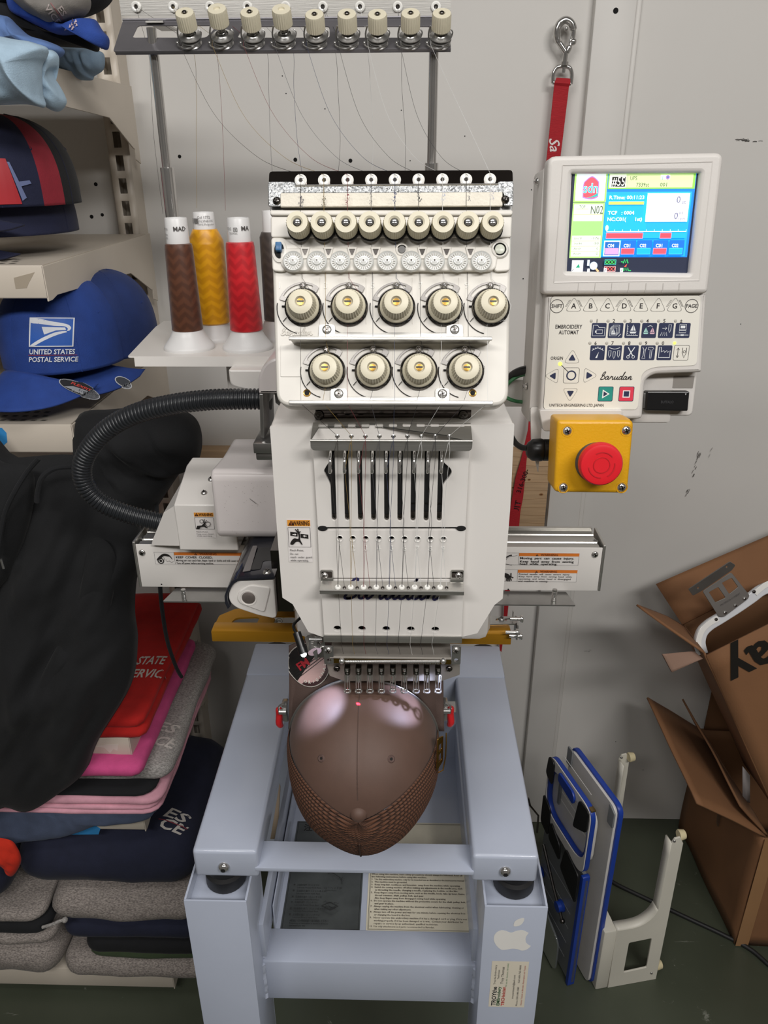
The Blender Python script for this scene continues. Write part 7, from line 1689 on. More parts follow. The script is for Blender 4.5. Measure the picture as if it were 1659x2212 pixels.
# --- crumpled shirts on the top shelf
def top(pts, Y, dep, m, label, seed, **k): o = pillow('crumpled_shirt', pts, Y, dep, m, seed=seed, **k); return tag(o, label, 'shirt')
top([(-60, -40), (40, -40), (115, -12), (150, -30), (230, -30), (245, -5), (222, 22), (175, 40), (120, 40), (60, 20), (-60, 20)], 1.20, .05, M_blk2, 'black garment at the very top of the top shelf pile', 41, amp=.01, freq=14)
g_ = top([(30, -5), (75, 8), (110, 0), (150, -10), (192, -5), (195, 20), (178, 38), (150, 50), (120, 56), (95, 45), (60, 26)], 1.15, .045, M_dgr, 'grey shirt with faded lettering under the black garment', 42, amp=.012, freq=16, ang=.6)
TG = bvh(g_); n = -ray(120, 25).normalized(); uu = Vector((.55, 0, -.83)); uu = (uu - n * uu.dot(n)).normalized(); FO = Frame(PY(106, 8, 1.1), uu, n.cross(uu)); d = Decal(); d.text('VICE', 0, -.008, .0105, '#b5aaa6', bold=.02); d.text('ES', .008, .004, .0105, '#b5aaa6', bold=.02); d.line([(.0, .0022), (.026, .0022)], .0012, '#8d5a5a'); d.obj('lettering', FO.M, g_, project=TG, direction=-n, off=.0012, maxlen=.008)
rb_ = top([(18, -10), (60, 22), (110, 42), (150, 55), (180, 46), (205, 42), (222, 66), (236, 84), (234, 106), (222, 104), (208, 72), (170, 74), (130, 76), (90, 60), (50, 40), (22, 22)], 1.16, .030, M_roy, 'royal blue shirt folded over the black shirt on the top shelf', 43, amp=.008, freq=18, center=(150, 62))
TR = bvh(rb_); n = -ray(150, 58).normalized(); uu = (Vector((1, 0, 0)) - n * n.x).normalized(); FO = Frame(PY(150, 58, 1.1), uu, n.cross(uu)); d = Decal(); rg = random.Random(2)
for k in range(9): a = (rg.uniform(-.008, .008), rg.uniform(-.005, .005)); d.poly([a, (a[0] + .003, a[1] + .001), (a[0] + .002, a[1] + .004)], '#c9b4bc')
d.obj('embroidery', FO.M, rb_, project=TR, direction=-n, off=.0012)
top([(-60, -20), (20, 0), (55, 40), (100, 66), (150, 74), (205, 72), (214, 90), (212, 112), (180, 104), (120, 100), (70, 84), (30, 50), (-60, 30)], 1.19, .035, M_blk2, 'black shirt between the royal blue and light blue shirts', 44, amp=.006, freq=16, center=(120, 80))
top([(-60, 32), (10, 34), (32, 50), (62, 76), (100, 88), (132, 102), (140, 115), (125, 126), (95, 118), (60, 96), (0, 92), (-60, 92)], 1.14, .040, M_mid, 'mid blue shirt above the pale blue ones', 45, amp=.012, freq=16, ang=.5)
top([(108, 105), (140, 98), (180, 104), (215, 110), (226, 122), (224, 150), (204, 165), (196, 174), (150, 170), (115, 158)], 1.30, .045, cloth('grey_blue_cotton', '#8198ae'), 'grey blue crumpled shirt at the right end of the top shelf', 46, amp=.022, freq=22, ang=.3)
top([(-60, 84), (40, 86), (85, 96), (104, 106), (100, 124), (90, 145), (92, 205), (97, 232), (60, 226), (-60, 214)], 1.05, .050, M_sky, 'pale sky blue shirt draped over the front of the top shelf', 47, amp=.020, freq=13, ang=.4)
top([(98, 112), (112, 108), (126, 120), (124, 142), (112, 152), (116, 172), (134, 198), (144, 222), (130, 240), (108, 236), (94, 210), (90, 150)], 1.09, .030, M_sky, 'pale blue sleeve hanging at the end of the top shelf', 48, amp=.010, freq=18, ang=1.2)

# ================================================================== things on the wall
M_pine = mat('pine', '#b89a78', rough=.6, var=.14, vs=3.0, stretch=(3, 14, 60), bump=.1, bs=40)
zb1 = PY(1150, 1138, 1.54).z; zt1 = PY(560, 975, 1.54).z; xp0, xp1 = PY(415, 1000, 1.54).x, PY(1183, 1060, 1.54).x
b = MB(); b.span((xp0, 1.540, zb1), (xp1, WY - .0005, zt1), .0015); plank = tag(b.obj('plank', M_pine), 'bare pine plank fixed along the wall behind the machine', 'plank')
d = Decal(); Fpk = vframe(1.540)
for px, py, r in ((1143, 1036, .0035), (1169, 1068, .0045), (1108, 1053, .0025)): c = Fpk.px(px, py); d.disc(c[0], c[1], r, '#8a6038', 14, r * .6); d.disc(c[0], c[1], r * .5, '#5d3d22', 10, r * .3)
for i in range(9): y = zb1 + (zt1 - zb1) * (i + .5) / 9 - 1.2; d.line([(xp1 - .20 + .02 * j, y + .0012 * math.sin(j * 1.1 + i)) for j in range(11)], .0005, '#a5825c')
d.obj('grain', Fpk.M, plank, .0003, kind='stuff')
# dog leash with a snap hook on a nail
M_web = mat('red_webbing', '#a81420', rough=.75, var=.08, vs=90, stretch=(1, 1, 8), bump=.5, bs=160)
leash = thing('dog_leash', 'red woven dog leash hanging on the wall by its chrome snap hook', 'leash', PY(1222, 60, 1.56))
YH = 1.553
def hp(px, py, dy=0): return PY(px, py, YH + dy)
hk = MB()
oval = [hp(*p) for p in ((1222, 43), (1234, 50), (1239, 66), (1237, 84), (1230, 101), (1223, 112), (1214, 101), (1205, 86), (1203, 68), (1209, 51))]
hk.tube(spline(oval, 6, True), [.0062 if i < 12 or i > 40 else (.0038 if i < 24 else .0050) for i in range(60)], 12, closed=True); hk.obj('snap_hook', M_chrome, leash)
hk = MB(); hk.cyl(hp(1223, 106), hp(1219, 138), .0050, .0044, n=14); hk.lathe([(0, 0), (.0072, 0), (.0072, .006), (0, .006)], Matrix.Translation(hp(1219, 138) - Vector((0, 0, .003))), 16); hk.cyl(hp(1219, 138), hp(1217, 157), .0032, n=10); hk.sphere(hp(1238, 90), .0060, n=12); hk.cyl(hp(1234, 72), hp(1227, 104), .0026, n=8); hk.obj('swivel', M_chrome, leash)
hk = MB(); hk.tube(spline([hp(*p) for p in ((1194, 180), (1195, 160), (1203, 146), (1217, 143), (1230, 146), (1235, 160), (1233, 182))], 6), .0034, 10); hk.cyl(hp(1194, 178), hp(1233, 181), .0034, n=10); hk.obj('buckle_loop', M_chrome, leash)
hk = MB(); hk.cyl(PY(1223, 60, WY), PY(1223, 62, WY - .035), .002, n=10); hk.sphere(PY(1223, 62, WY - .035), .0042, n=12); hk.obj('nail', M_chrome, leash)
def strap(pts, name='webbing'):
    V, F_ = [], []
    for i, (lx_, ly_, rx_, ry_, Y) in enumerate(pts):
        a = PY(lx_, ly_, Y); c = PY(rx_, ry_, Y); V += [a, c]
        if i: F_.append((2 * i - 2, 2 * i - 1, 2 * i + 1, 2 * i))
    b = MB(); b.raw(V, F_); o = b.obj(name, M_web, leash, smooth=False); md = o.modifiers.new('s', 'SOLIDIFY'); md.thickness = .0022; md.offset = 0; return o
rows = [(1202, 168, 1231, 170, 1.551), (1198, 178, 1232, 181, 1.549), (1197, 184, 1229, 187, 1.552)]
for k in range(1, 17): t = k / 16; rows.append((1197 - 34 * t, 184 + 330 * t, 1229 - 40 * t, 187 + 330 * t, 1.553))
rows += [(1158, 560, 1166, 560, 1.555), (1153, 700, 1161, 700, 1.555), (1148, 850, 1160, 850, 1.552), (1140, 930, 1158, 930, 1.540), (1126, 990, 1138, 988, 1.535), (1114, 1030, 1134, 1034, 1.534), (1107, 1070, 1130, 1074, 1.534), (1102, 1100, 1124, 1104, 1.533), (1098, 1150, 1120, 1150, 1.533), (1092, 1250, 1104, 1250, 1.55), (1088, 1330, 1096, 1330, 1.56), (1083, 1370, 1091, 1370, 1.56), (1078, 1386, 1086, 1388, 1.56), (1080, 1405, 1083, 1408, 1.56)]
web = strap(rows)
Fw = vframe(1.5515); d = Decal(); q = Fw.px(1186, 298); d.text('Sa', q[0], q[1], .026, '#ddd3d0', bold=.01, shear=.35, rot=R_(-80)); q = Fw.px(1178, 345); d.text('nta', q[0], q[1], .026, '#ddd3d0', shear=.35, rot=R_(-82)) if False else None; d.obj('white_script', Fw.M, web)
Fw = vframe(1.5322); d = Decal(); q = Fw.px(1126, 1088); a1 = math.atan2(-(990 - 1088), (1134 - 1126)); q0 = Fw.px(1113, 1136); d.text('ISCUIT', q0[0], q0[1], .017, '#3a0a10', bold=.02, rot=R_(82), width=.060); q0 = Fw.px(1124, 1066); d.text('316-300-', q0[0], q0[1], .014, '#3a0a10', bold=.02, rot=R_(75), width=.056); d.obj('dark_lettering', Fw.M, web)

# ================================================================== hooping station on the floor
M_ivory = mat('ivory_plastic', '#d9d5c8', rough=.42, var=.04, vs=8)
M_rub2 = mat('cream_rubber', '#d6c9a2', rough=.6, var=.06)
st = thing('hooping_stand', 'ivory plastic hooping stand with two upright arms standing on the floor', 'hooping stand', PZ(1360, 2125, 0))
P1, P2 = PZ(1313, 2134, 0), PZ(1417, 2115, 0); ud = (P2 - P1); ud.z = 0
FH_ = Frame(P1, ud, (0, 0, 1))
def hq(l): return FH_.pts(l)
arm_top = FH_.px(1470, 1808)
out = [FH_.px(1313, 2134), FH_.px(1417, 2115), FH_.px(1446, 1973)] + [FH_.px(1476, 1822), FH_.px(1470, 1809), FH_.px(1458, 1812), FH_.px(1451, 1822)] + [tuple(v) for v in spline(hq([(1425, 1955), (1421, 1967), (1409, 1983), (1390, 1997), (1368, 2005), (1333, 2011)]), 4)]
win = round_poly(hq([(1359, 2037), (1408, 2027), (1397, 2090), (1347, 2101)]), .004)
b = MB(); b.prism([out, win], FH_.M @ Matrix.Translation((0, 0, -.004)), .004, .0008); b.obj('front_arm', M_ivory, st)
b = MB(); fl = spline(hq([(1451, 1822), (1425, 1955), (1421, 1967), (1409, 1983), (1390, 1997), (1368, 2005), (1333, 2011)]), 4)
V = [FH_.at(p[0], p[1], -.0005) for p in fl] + [FH_.at(p[0], p[1], -.022) for p in fl]; n_ = len(fl); b.raw(V, [(i, i + 1, n_ + i + 1, n_ + i) for i in range(n_ - 1)]); b.obj('arm_flange', M_ivory, st, solid=.003)
at_ = PZ(1345, 1626, P1.z + arm_top[1]); dist = (at_ - FH_.at(*arm_top)).dot(-FH_.n)
FHb = Frame(P1 - FH_.n * max(.12, dist), ud, (0, 0, 1))
sh = FHb.px(1352, 1626)[0] - arm_top[0]
FHb = Frame(FHb.O + FHb.u * sh, ud, (0, 0, 1))
b = MB(); b.prism([out], FHb.M, .004, .0008); b.obj('rear_arm', M_ivory, st)
b = MB(); V = [FHb.at(p[0], p[1], .0045) for p in fl] + [FHb.at(p[0], p[1], .026) for p in fl]; b.raw(V, [(i, i + 1, n_ + i + 1, n_ + i) for i in range(n_ - 1)]); b.obj('arm_flange', M_ivory, st, solid=.003)
ax_ = Matrix.Rotation(R_(90), 4, 'Y')
for Fq_, (a_, c_) in ((FH_, arm_top), (FHb, arm_top), (FH_, (FH_.px(1419, 2094)))):
    p = Fq_.at(a_ + .002, c_ - (.006 if Fq_ is not FH_ or c_ > .1 else 0), -.010 if Fq_ is FH_ else .010); q = Fq_.u.to_track_quat('Z', 'Y').to_matrix().to_4x4(); q.translation = p
    MB().lathe([(0, 0), (.0098, 0), (.0110, .002), (.0092, .0125), (.0080, .0135), (0, .0135)], q, 22).obj('rubber_foot', M_rub2, st)
    s_ = Fq_.at(a_ - .012, c_ - .008, .001 if Fq_ is FH_ else .006); screw((-Fq_.n if False else Fq_.n).to_track_quat('Z', 'Y').to_matrix().to_4x4().copy() if False else Matrix.Translation(s_) @ Rx(90), .0028, st, M_steel)
# column that joins both arms
b = MB(); wcol = (FH_.O - FHb.O).dot(FH_.n)
V0 = FH_.px(1291, 2140)[0]; b.span((-.030, 0, -wcol * .98), (-.0005, FH_.px(1333, 2011)[1], .0), .004, M=FH_.M); b.obj('back_column', M_ivory, st)
# boards
M_bblue = mat('board_blue', '#1d3f9e', rough=.38, var=.05); M_bwhite = mat('board_white', '#d6d3cf', rough=.4, var=.04, vs=20); M_bgrey = mat('board_grey', '#7f8284', rough=.4, var=.06, vs=14); M_acr = mat('clear_acrylic', '#c8ccd0', rough=.08, trans=.85, var=0)
nb_ = PZ(1285, 2128, 0); zt_n = PY(1341, 1746, nb_.y).z; fb = PZ(1245, 1606, zt_n)
ub = (nb_ - Vector((fb.x, fb.y, 0))); Lb = ub.length
bd = thing('hooping_board', 'blue edged white hooping board leaning against the ivory stand, behind the other board', 'hooping board', nb_)
FB_ = Frame(Vector((fb.x, fb.y, 0)), ub, (0, 0, 1))     # u runs from far to near, n faces left
if FB_.n.x > 0: FB_.n = -FB_.n
nn = FB_.u.cross(FB_.v); sgn = 1 if nn.x < 0 else -1
def slab(Fr, pts, h0, h1, name, m, parent, bev=.001, r=.0, holes=()):
    b = MB(); z0, z1 = (h0, h1) if sgn > 0 else (-h1, -h0); b.prism([round_poly(pts, r) if r else pts] + list(holes), Frame(Fr.O, Fr.u, Fr.v).M @ Matrix.Translation((0, 0, z0)), z1 - z0, bev); return b.obj(name, m, parent)
ob = [(0, .002), (Lb, .002), (Lb, zt_n), (0, zt_n)]
slab(FB_, ob, 0, .010, 'blue_layer', M_bblue, bd, .001, .022); slab(FB_, [(.004, .004), (Lb - .004, .004), (Lb - .004, zt_n - .004), (.004, zt_n - .004)], .0102, .016, 'white_layer', M_bwhite, bd, .001, .020)
slab(FB_, [(.0, zt_n - .045), (.02, zt_n - .045), (.02, zt_n - .001), (0, zt_n - .001)], .0162, .020, 'corner_pad', M_bgrey, bd, .001, .004); slab(FB_, [(Lb - .022, zt_n - .050), (Lb - .002, zt_n - .050), (Lb - .002, zt_n - .012), (Lb - .022, zt_n - .002)], .0162, .020, 'corner_pad', M_bgrey, bd, .001, .004)
# front board
n2b = PZ(1263, 2106, 0); f2t = PZ(1204, 1616, zt_n * 1.0)
b2 = thing('hooping_board', 'blue edged hooping board with hoop ring, grid plates and black clips, nearest the stand leg', 'hooping board', n2b)
OF2 = Vector((n2b.x, n2b.y, 0)) - FB_.u * Lb
nl = -nn if nn.x > 0 else nn
dsh = (OF2 - FB_.O).dot(nl); OF2 = FB_.O + nl * .050
F2 = Frame(OF2, FB_.u, FB_.v)
def q2(l): return F2.pts(l)
L2 = Lb * .93; z2 = zt_n * .985
z_mid = F2.px(1294, 1932)[1]
up_o = round_poly([(0, z_mid + .01), (L2, z_mid), (L2, z2), (0, z2)], .03, 6); cxu, cyu = L2 / 2, (z_mid + z2) / 2
hole = round_poly([(L2 * .06, z_mid + .030), (L2 * .94, z_mid + .030), (L2 * .94, z2 - .026), (L2 * .06, z2 - .026)], .045, 6)
slab(F2, up_o, .0, .010, 'hoop_ring', M_bblue, b2, .0012, 0, [hole]); slab(F2, [(p[0] * .985 + L2 * .0075, p[1]) for p in up_o], .0102, .0125, 'hoop_cover', M_bwhite, b2, .0006, 0, [[(cxu + (p[0] - cxu) * 1.08, cyu + (p[1] - cyu) * 1.05) for p in hole]])
slab(F2, [(.006, z_mid + .02), (L2 - .006, z_mid + .02), (L2 - .006, z2 - .02), (.006, z2 - .02)], -.010, -.001, 'inner_plate', M_bwhite, b2, .001, .03)
for k in range(6): slab(F2, [(L2 * .22, z_mid + .08 + .022 * k), (L2 * .84, z_mid + .08 + .022 * k), (L2 * .84, z_mid + .0815 + .022 * k), (L2 * .22, z_mid + .0815 + .022 * k)], -.0009, -.0003, 'grid_line', mat('grid_line_white', '#eceae6', rough=.5), b2, 0)
slab(F2, [(.0, .004), (L2, .004), (L2, z_mid - .004), (.0, z_mid - .004)], -.004, .004, 'lower_plate', M_bgrey, b2, .001, .008); slab(F2, [(L2 - .010, .002), (L2, .002), (L2, z_mid - .002), (L2 - .010, z_mid - .002)], -.006, .0102, 'blue_edge', M_bblue, b2, .001, .004)
slab(F2, [(.0, .002), (L2 - .016, .002), (L2 - .016, z_mid - .03), (.0, z_mid - .03)], -.016, -.0045, 'backing_plate', M_bwhite, b2, .001)
for k in range(5): slab(F2, [(.02, .05 + .045 * k), (L2 * .8, .05 + .045 * k), (L2 * .8, .0512 + .045 * k), (.02, .0512 + .045 * k)], .0041, .0046, 'grid_line', mat('grid_line_grey', '#a5a8aa', rough=.5), b2, 0)
M_clip = mat('clip_black', '#151516', rough=.5, var=.1)
for pts in ([(.0, z2 - .055), (L2 * .17, z2 - .065), (L2 * .17, z2 - .004), (.006, z2 - .002)], [(L2 * .70, z2 - .085), (L2 * .80, z2 - .075), (L2 - .004, z2 - .055), (L2 - .004, z2 - .002), (L2 * .76, z2 - .004)], [(.0, z_mid - .02), (L2 * .20, z_mid - .03), (L2 * .20, z_mid + .045), (.0, z_mid + .06)], [(L2 * .55, z_mid - .055), (L2 * .95, z_mid - .085), (L2 * .95, z_mid - .005), (L2 * .62, z_mid + .012)], [(L2 * .22, z_mid - .03), (L2 * .52, z_mid - .045), (L2 * .50, z_mid - .005), (L2 * .24, z_mid + .02)]):
    slab(F2, pts, .0128, .0165, 'black_clip', M_clip, b2, .001, .010)
slab(F2, [(L2 * .30, z2 - .028), (L2 * .66, z2 - .034), (L2 * .68, z2 - .016), (L2 * .62, z2 - .006), (L2 * .30, z2 - .006)], .0128, .018, 'blue_clip', M_bblue, b2, .001, .006)
slab(F2, [(L2 * .20, z2 - .11), (L2 * .25, z2 - .11), (L2 * .25, z2 - .05), (L2 * .20, z2 - .045)], -.0009, .003, 'grey_pad', M_bgrey, b2, .0008, .004)
M_br2 = mat('old_brass', '#7d6a48', rough=.4, metal=.8)
for c in ((L2 * .22, z2 - .004), (L2 * .88, z2 - .004)):
    b = MB(); b.box((c[0], c[1], .004), (.030, .004, .010), .0008, M=Frame(F2.O, F2.u, F2.v).M); b.obj('hinge', M_br2, b2)
for c in ((L2 * .06, z_mid * .50), (L2 * .62, z_mid * .52), (L2 * .5, z_mid * .08)):
    m_ = nl.to_track_quat('Z', 'Y').to_matrix().to_4x4(); m_.translation = F2.at(c[0], c[1], 0) + nl * .005
    MB().lathe([(0, 0), (.013, 0), (.0135, .004), (.0115, .006), (.0115, .014), (0, .0145)], m_, 20).obj('blue_knob', M_bblue, b2)
b = MB(); 
def nlp(a, c, h): return F2.at(a, c, 0) + nl * h
b.tube([nlp(L2 * .10, z_mid * .78, .012), nlp(L2 * .45, z_mid * .60, .014), nlp(L2 * .72, z_mid * .47, .014)], .0035, 8); b.sphere(nlp(L2 * .74, z_mid * .46, .014), .006, n=10); b.obj('latch_rod', M_dsteel, b2)
slab(F2, [(L2 * .1, .006), (L2 * .80, .006), (L2 * .80, z_mid * .30), (L2 * .1, z_mid * .42)], .020, .024, 'clear_plate', M_acr, b2, .0008, .02)
# power lead on the floor
b = MB(); b.tube(spline([PZ(1318, 1902, .006), PZ(1345, 1917, .006), PZ(1430, 1957, .006), PZ(1500, 1990, .006), PZ(1560, 2018, .006), PZ(1620, 2050, .006), PZ(1665, 2088, .006), PZ(1740, 2150, .006)], 8), .0048, 10); tag(b.obj('power_cord', M_rubber), 'black power cord lying across the green floor by the box', 'cord')

# ================================================================== cardboard boxes
def card(name, c, d_):
    m = mat(name, c, rough=.82, var=.10, vs=5, bump=.12, bs=260); return m
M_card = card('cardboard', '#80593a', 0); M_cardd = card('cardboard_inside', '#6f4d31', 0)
def sheet(name, V, m, parent, th=.004, edge=True, nsub=10, wob=.0, seed=0):
    """a corrugated board panel: bilinear quad with real thickness and a wavy raw edge"""
    A, B, C_, D = V; off = Vector((seed * 2.7, 1.1, seed))
    n = (B - A).cross(D - A).normalized()
    def f(u, v):
        p = (A * (1 - u) + B * u) * (1 - v) + (D * (1 - u) + C_ * u) * v
        return p + n * (wob * noise.noise(p * 7 + off)) + (B - A).normalized() * 0
    b = MB(); b.grid(f, nsub, nsub); o = b.obj(name, m, parent); md = o.modifiers.new('s', 'SOLIDIFY'); md.thickness = th; md.offset = 0; return o
A_ = PZ(1465, 1785, 0); B_ = PZ(1588, 2041, 0); A_.y = min(A_.y, WY - .03); A_ += Vector((0, 0, .003)); B_ += Vector((0, 0, .003))
hgt = .335; up_ = Vector((0, 0, hgt)); rt = Vector((.40, -.015, 0)); Cc_, Dd_ = B_ + rt, A_ + rt
lowbox = thing('cardboard_box', 'open brown cardboard box on the floor underneath the tilted box', 'box', (A_ + B_) / 2)
sheet('side_panel', [A_, B_, B_ + up_, A_ + up_], M_card, lowbox, wob=.004, seed=1); sheet('front_panel', [B_, Cc_, Cc_ + up_, B_ + up_], M_card, lowbox, wob=.002, seed=2)
sheet('rear_panel', [A_, Dd_, Dd_ + up_, A_ + up_], M_cardd, lowbox, wob=.002, seed=3); sheet('side_panel', [Cc_, Dd_, Dd_ + up_, Cc_ + up_], M_cardd, lowbox, seed=4); sheet('bottom_panel', [A_ + Vector((0.002, -.002, .002)), Dd_ + Vector((0, 0, .002)), Cc_ + Vector((0, 0, .002)), B_ + Vector((0, 0, .002))], M_cardd, lowbox)
sheet('flap', [B_ + up_, A_ + up_, PY(1399, 1506, 1.44), PY(1507, 1734, 1.165)], M_card, lowbox, wob=.004, seed=5)
sheet('flap', [B_ + up_ + Vector((.004, .004, 0)), A_ + up_ + Vector((.004, -.05, 0)), PY(1473, 1511, 1.42), PY(1600, 1740, 1.22)], M_cardd, lowbox, wob=.006, seed=6)
sheet('flap', [A_ + up_ + Vector((.01, -.002, 0)), Dd_ + up_, Dd_ + up_ * 1.32 + Vector((0, .01, 0)), A_ + up_ * 1.42 + Vector((.012, .005, 0))], M_cardd, lowbox, wob=.003, seed=7)
b = MB(); e1 = B_ + Vector((-.002, -.0045, 0)); b.raw([e1 + Vector((.028, -.001, .0)), e1 + Vector((.0, -.0005, 0)), e1 + Vector((.0, -.0005, hgt)), e1 + Vector((.028, -.001, hgt))], [(0, 1, 2, 3)]); b.obj('tape', mat('brown_tape', '#9a7450', rough=.28), lowbox)
sheet('paper_sheet', [PY(1604, 1655, 1.30), PY(1620, 1675, 1.30), PY(1620, 1735, 1.30), PY(1604, 1728, 1.30)], mat('white_paper', '#cfcaca', rough=.7), lowbox, .001, nsub=2)
d = Decal(); Fsd = Frame(A_, (B_ - A_), (0, 0, 1)); q = Fsd.px(1556, 1772); 
for k in range(5): d.line([(q[0] - .012 + .004 * k, q[1] + .022), (q[0] - .006 + .003 * k, q[1] - .018 + .002 * abs(k - 2))], .0018, '#5e4a3a')
d.obj('tape_scrap', Fsd.M, lowbox, .0045 if Fsd.n.x < 0 else -.0045)
# the tilted box above it
YU = 1.215
FTL = PY(1525, 1415, YU); FBL = PY(1672, 1745, YU - .03); FTR = PY(1835, 1262, YU); FBR = FTR + (FBL - FTL)
bk = Vector((-.004, .20, .012)); BTL, BTR, BBL, BBR = FTL + bk, FTR + bk, FBL + bk, FBR + bk
BTL = PY(1474, 1350, 1.40); bk = BTL - FTL; BTR, BBL, BBR = FTR + bk, FBL + bk, FBR + bk
ub_ = thing('cardboard_box', 'tilted cardboard box with upside down black lettering on its front', 'box', FBL)
sheet('front_panel', [FTL, FTR, FBR, FBL], M_card, ub_, wob=.002, seed=8); sheet('side_panel', [BTL, FTL, FBL, BBL], M_card, ub_, wob=.002, seed=9); sheet('rear_panel', [BTL, BTR, BBR, BBL], M_cardd, ub_, wob=.002, seed=10); sheet('side_panel', [FTR, BTR, BBR, FBR], M_cardd, ub_, seed=11); sheet('bottom_panel', [FBL, FBR, BBR, BBL], M_card, ub_, seed=12)
sheet('flap', [BTL, BTR, PY(1850, 1075, 1.50), PY(1417, 1262, 1.47)], M_card, ub_, wob=.003, seed=13)
sheet('flap', [FTL + Vector((-.002, .004, .004)), BTL + Vector((0, -.01, .002)), PY(1443, 1334, 1.41), PY(1375, 1307, 1.30)], M_card, ub_, wob=.004, seed=14)
sheet('torn_flap', [FTL + Vector((-.004, .0, -.004)), PY(1500, 1404, 1.23), PY(1432, 1408, 1.20), PY(1453, 1446, 1.19)], card('cardboard_torn', '#8c7060', 0), ub_, wob=.018, seed=15, nsub=8)
FU = Frame(FTL, FTR - FTL, FTL - FBL); FU = Frame(FTL, FTR - FTL, (FTL - FBL) - (FTR - FTL).normalized() * (FTL - FBL).dot((FTR - FTL).normalized()))
d = Decal(); q = FU.px(1571, 1405, .003); d.text('ebay', q[0] - .020, q[1] - .014, .104, '#17130f', 'RIGHT', bold=.022, rot=math.pi); 
me_ = d.obj('lettering', FU.M, ub_, .0045)
xs = [v.co for v in me_.data.vertices]
# ---- white frame arm with its steel bracket, lying in the tilted box
arm = thing('frame_arm', 'white curved frame arm with grey steel bracket sticking out of the tilted box', 'hoop arm', PY(1560, 1340, 1.31))
FA_ = Frame(PY(1570, 1330, 1.315), (1, 0, 0), (0, .42, 1))
def ribbon(path, w0, w1):
    P = [Vector(p) for p in spline(FA_.pts(path), 6)]; Lf, Rt = [], []
    for i in range(len(P)):
        t = (P[min(i + 1, len(P) - 1)] - P[max(i - 1, 0)]).normalized(); nn_ = Vector((-t.y, t.x)); Lf.append(tuple(P[i] + nn_ * w0)); Rt.append(tuple(P[i] - nn_ * w1))
    return Lf + Rt[::-1]
cen_ = [(1517, 1412), (1511, 1388), (1516, 1366), (1531, 1350), (1552, 1337), (1590, 1313), (1622, 1291), (1642, 1276), (1662, 1268), (1690, 1262), (1730, 1262)]
b = MB(); b.prism([ribbon(cen_, .0105, .0105)], FA_.M @ Matrix.Translation((0, 0, -.006)), .012, .002); b.obj('arm_bar', mat('white_nylon', '#d3d5d8', rough=.35, var=.03), arm)
b = MB(); b.prism([ribbon([(1511, 1412), (1506, 1386), (1513, 1362), (1528, 1346), (1549, 1334)], .0055, .0055)], FA_.M @ Matrix.Translation((0, 0, .0065)), .0015, .0005); b.obj('glide_strip', M_clear, arm)
b = MB(); b.prism([ribbon([(1627, 1281), (1640, 1270), (1656, 1260), (1690, 1252)], .0055, .0055)], FA_.M @ Matrix.Translation((0, 0, .0065)), .0015, .0005); b.obj('glide_strip', M_clear, arm)
M_brk = mat('grey_bracket', '#77736f', rough=.42, metal=.7, var=.06, vs=20)
b = MB(); b.prism([round_poly(FA_.pts(h=.0095, lst=[(1517, 1277), (1579, 1236), (1619, 1286), (1615, 1294), (1563, 1333), (1552, 1332)]), .004), round_poly(FA_.pts(h=.0095, lst=[(1531, 1279), (1551, 1268), (1567, 1291), (1545, 1301)]), .002), round_poly(FA_.pts(h=.0095, lst=[(1559, 1259), (1580, 1248), (1594, 1268), (1575, 1283)]), .002)], FA_.M @ Matrix.Translation((0, 0, .0085)), .0022, .0004); brk = b.obj('bracket', M_brk, arm)
b = MB(); FA2 = Frame(FA_.at(0, 0, .010), FA_.u, FA_.v + FA_.n * .35); b.prism([round_poly(FA2.pts([(1486, 1272), (1576, 1212), (1588, 1220), (1580, 1231), (1516, 1275), (1496, 1286)]), .003), circ(*FA2.pts([(1507, 1269)])[0], .0022, 10), circ(*FA2.pts([(1569, 1224)])[0], .0018, 10)], FA2.M, .0022, .0004); b.obj('bracket_lip', M_brk, arm)
for px, py in ((1566, 1323), (1588, 1308), (1608, 1293)): screw(FA_.mat(*FA_.px(px, py, .01), .0107), .0042, arm, M_chrome)
for px, py in ((1547, 1338), (1629, 1278)): screw(FA_.mat(*FA_.px(px, py, .008), .008), .0034, arm, M_dsteel)
d = Decal(); q = FA_.px(1557, 1310, .011); d.text('MH-DESIGN-1113-BRKT', q[0], q[1], .0052, '#3a3634', rot=R_(33), width=.045); d.obj('stamped_text', FA_.M, brk, .0110)

# odds and ends round the stand
b = MB(); b.tube([PY(x, y, 1.30) for x, y in ((1141, 1724), (1145, 1740), (1163, 1762), (1160, 1798))], .0022, 8); b.tube([PY(x, y, 1.30) for x, y in ((1141, 1726), (1141, 1790))], .0022, 8); b.obj('side_wire', M_dsteel, stand)
b = MB(); b.raw([PY(604, 1692, 1.0), PY(606, 1700, 1.0), PY(600, 1812, .98), PY(584, 1812, .98)], [(0, 1, 2, 3)]); b.obj('card_strip', mat('beige_card', '#c9b49c', rough=.7), stand, solid=.002)

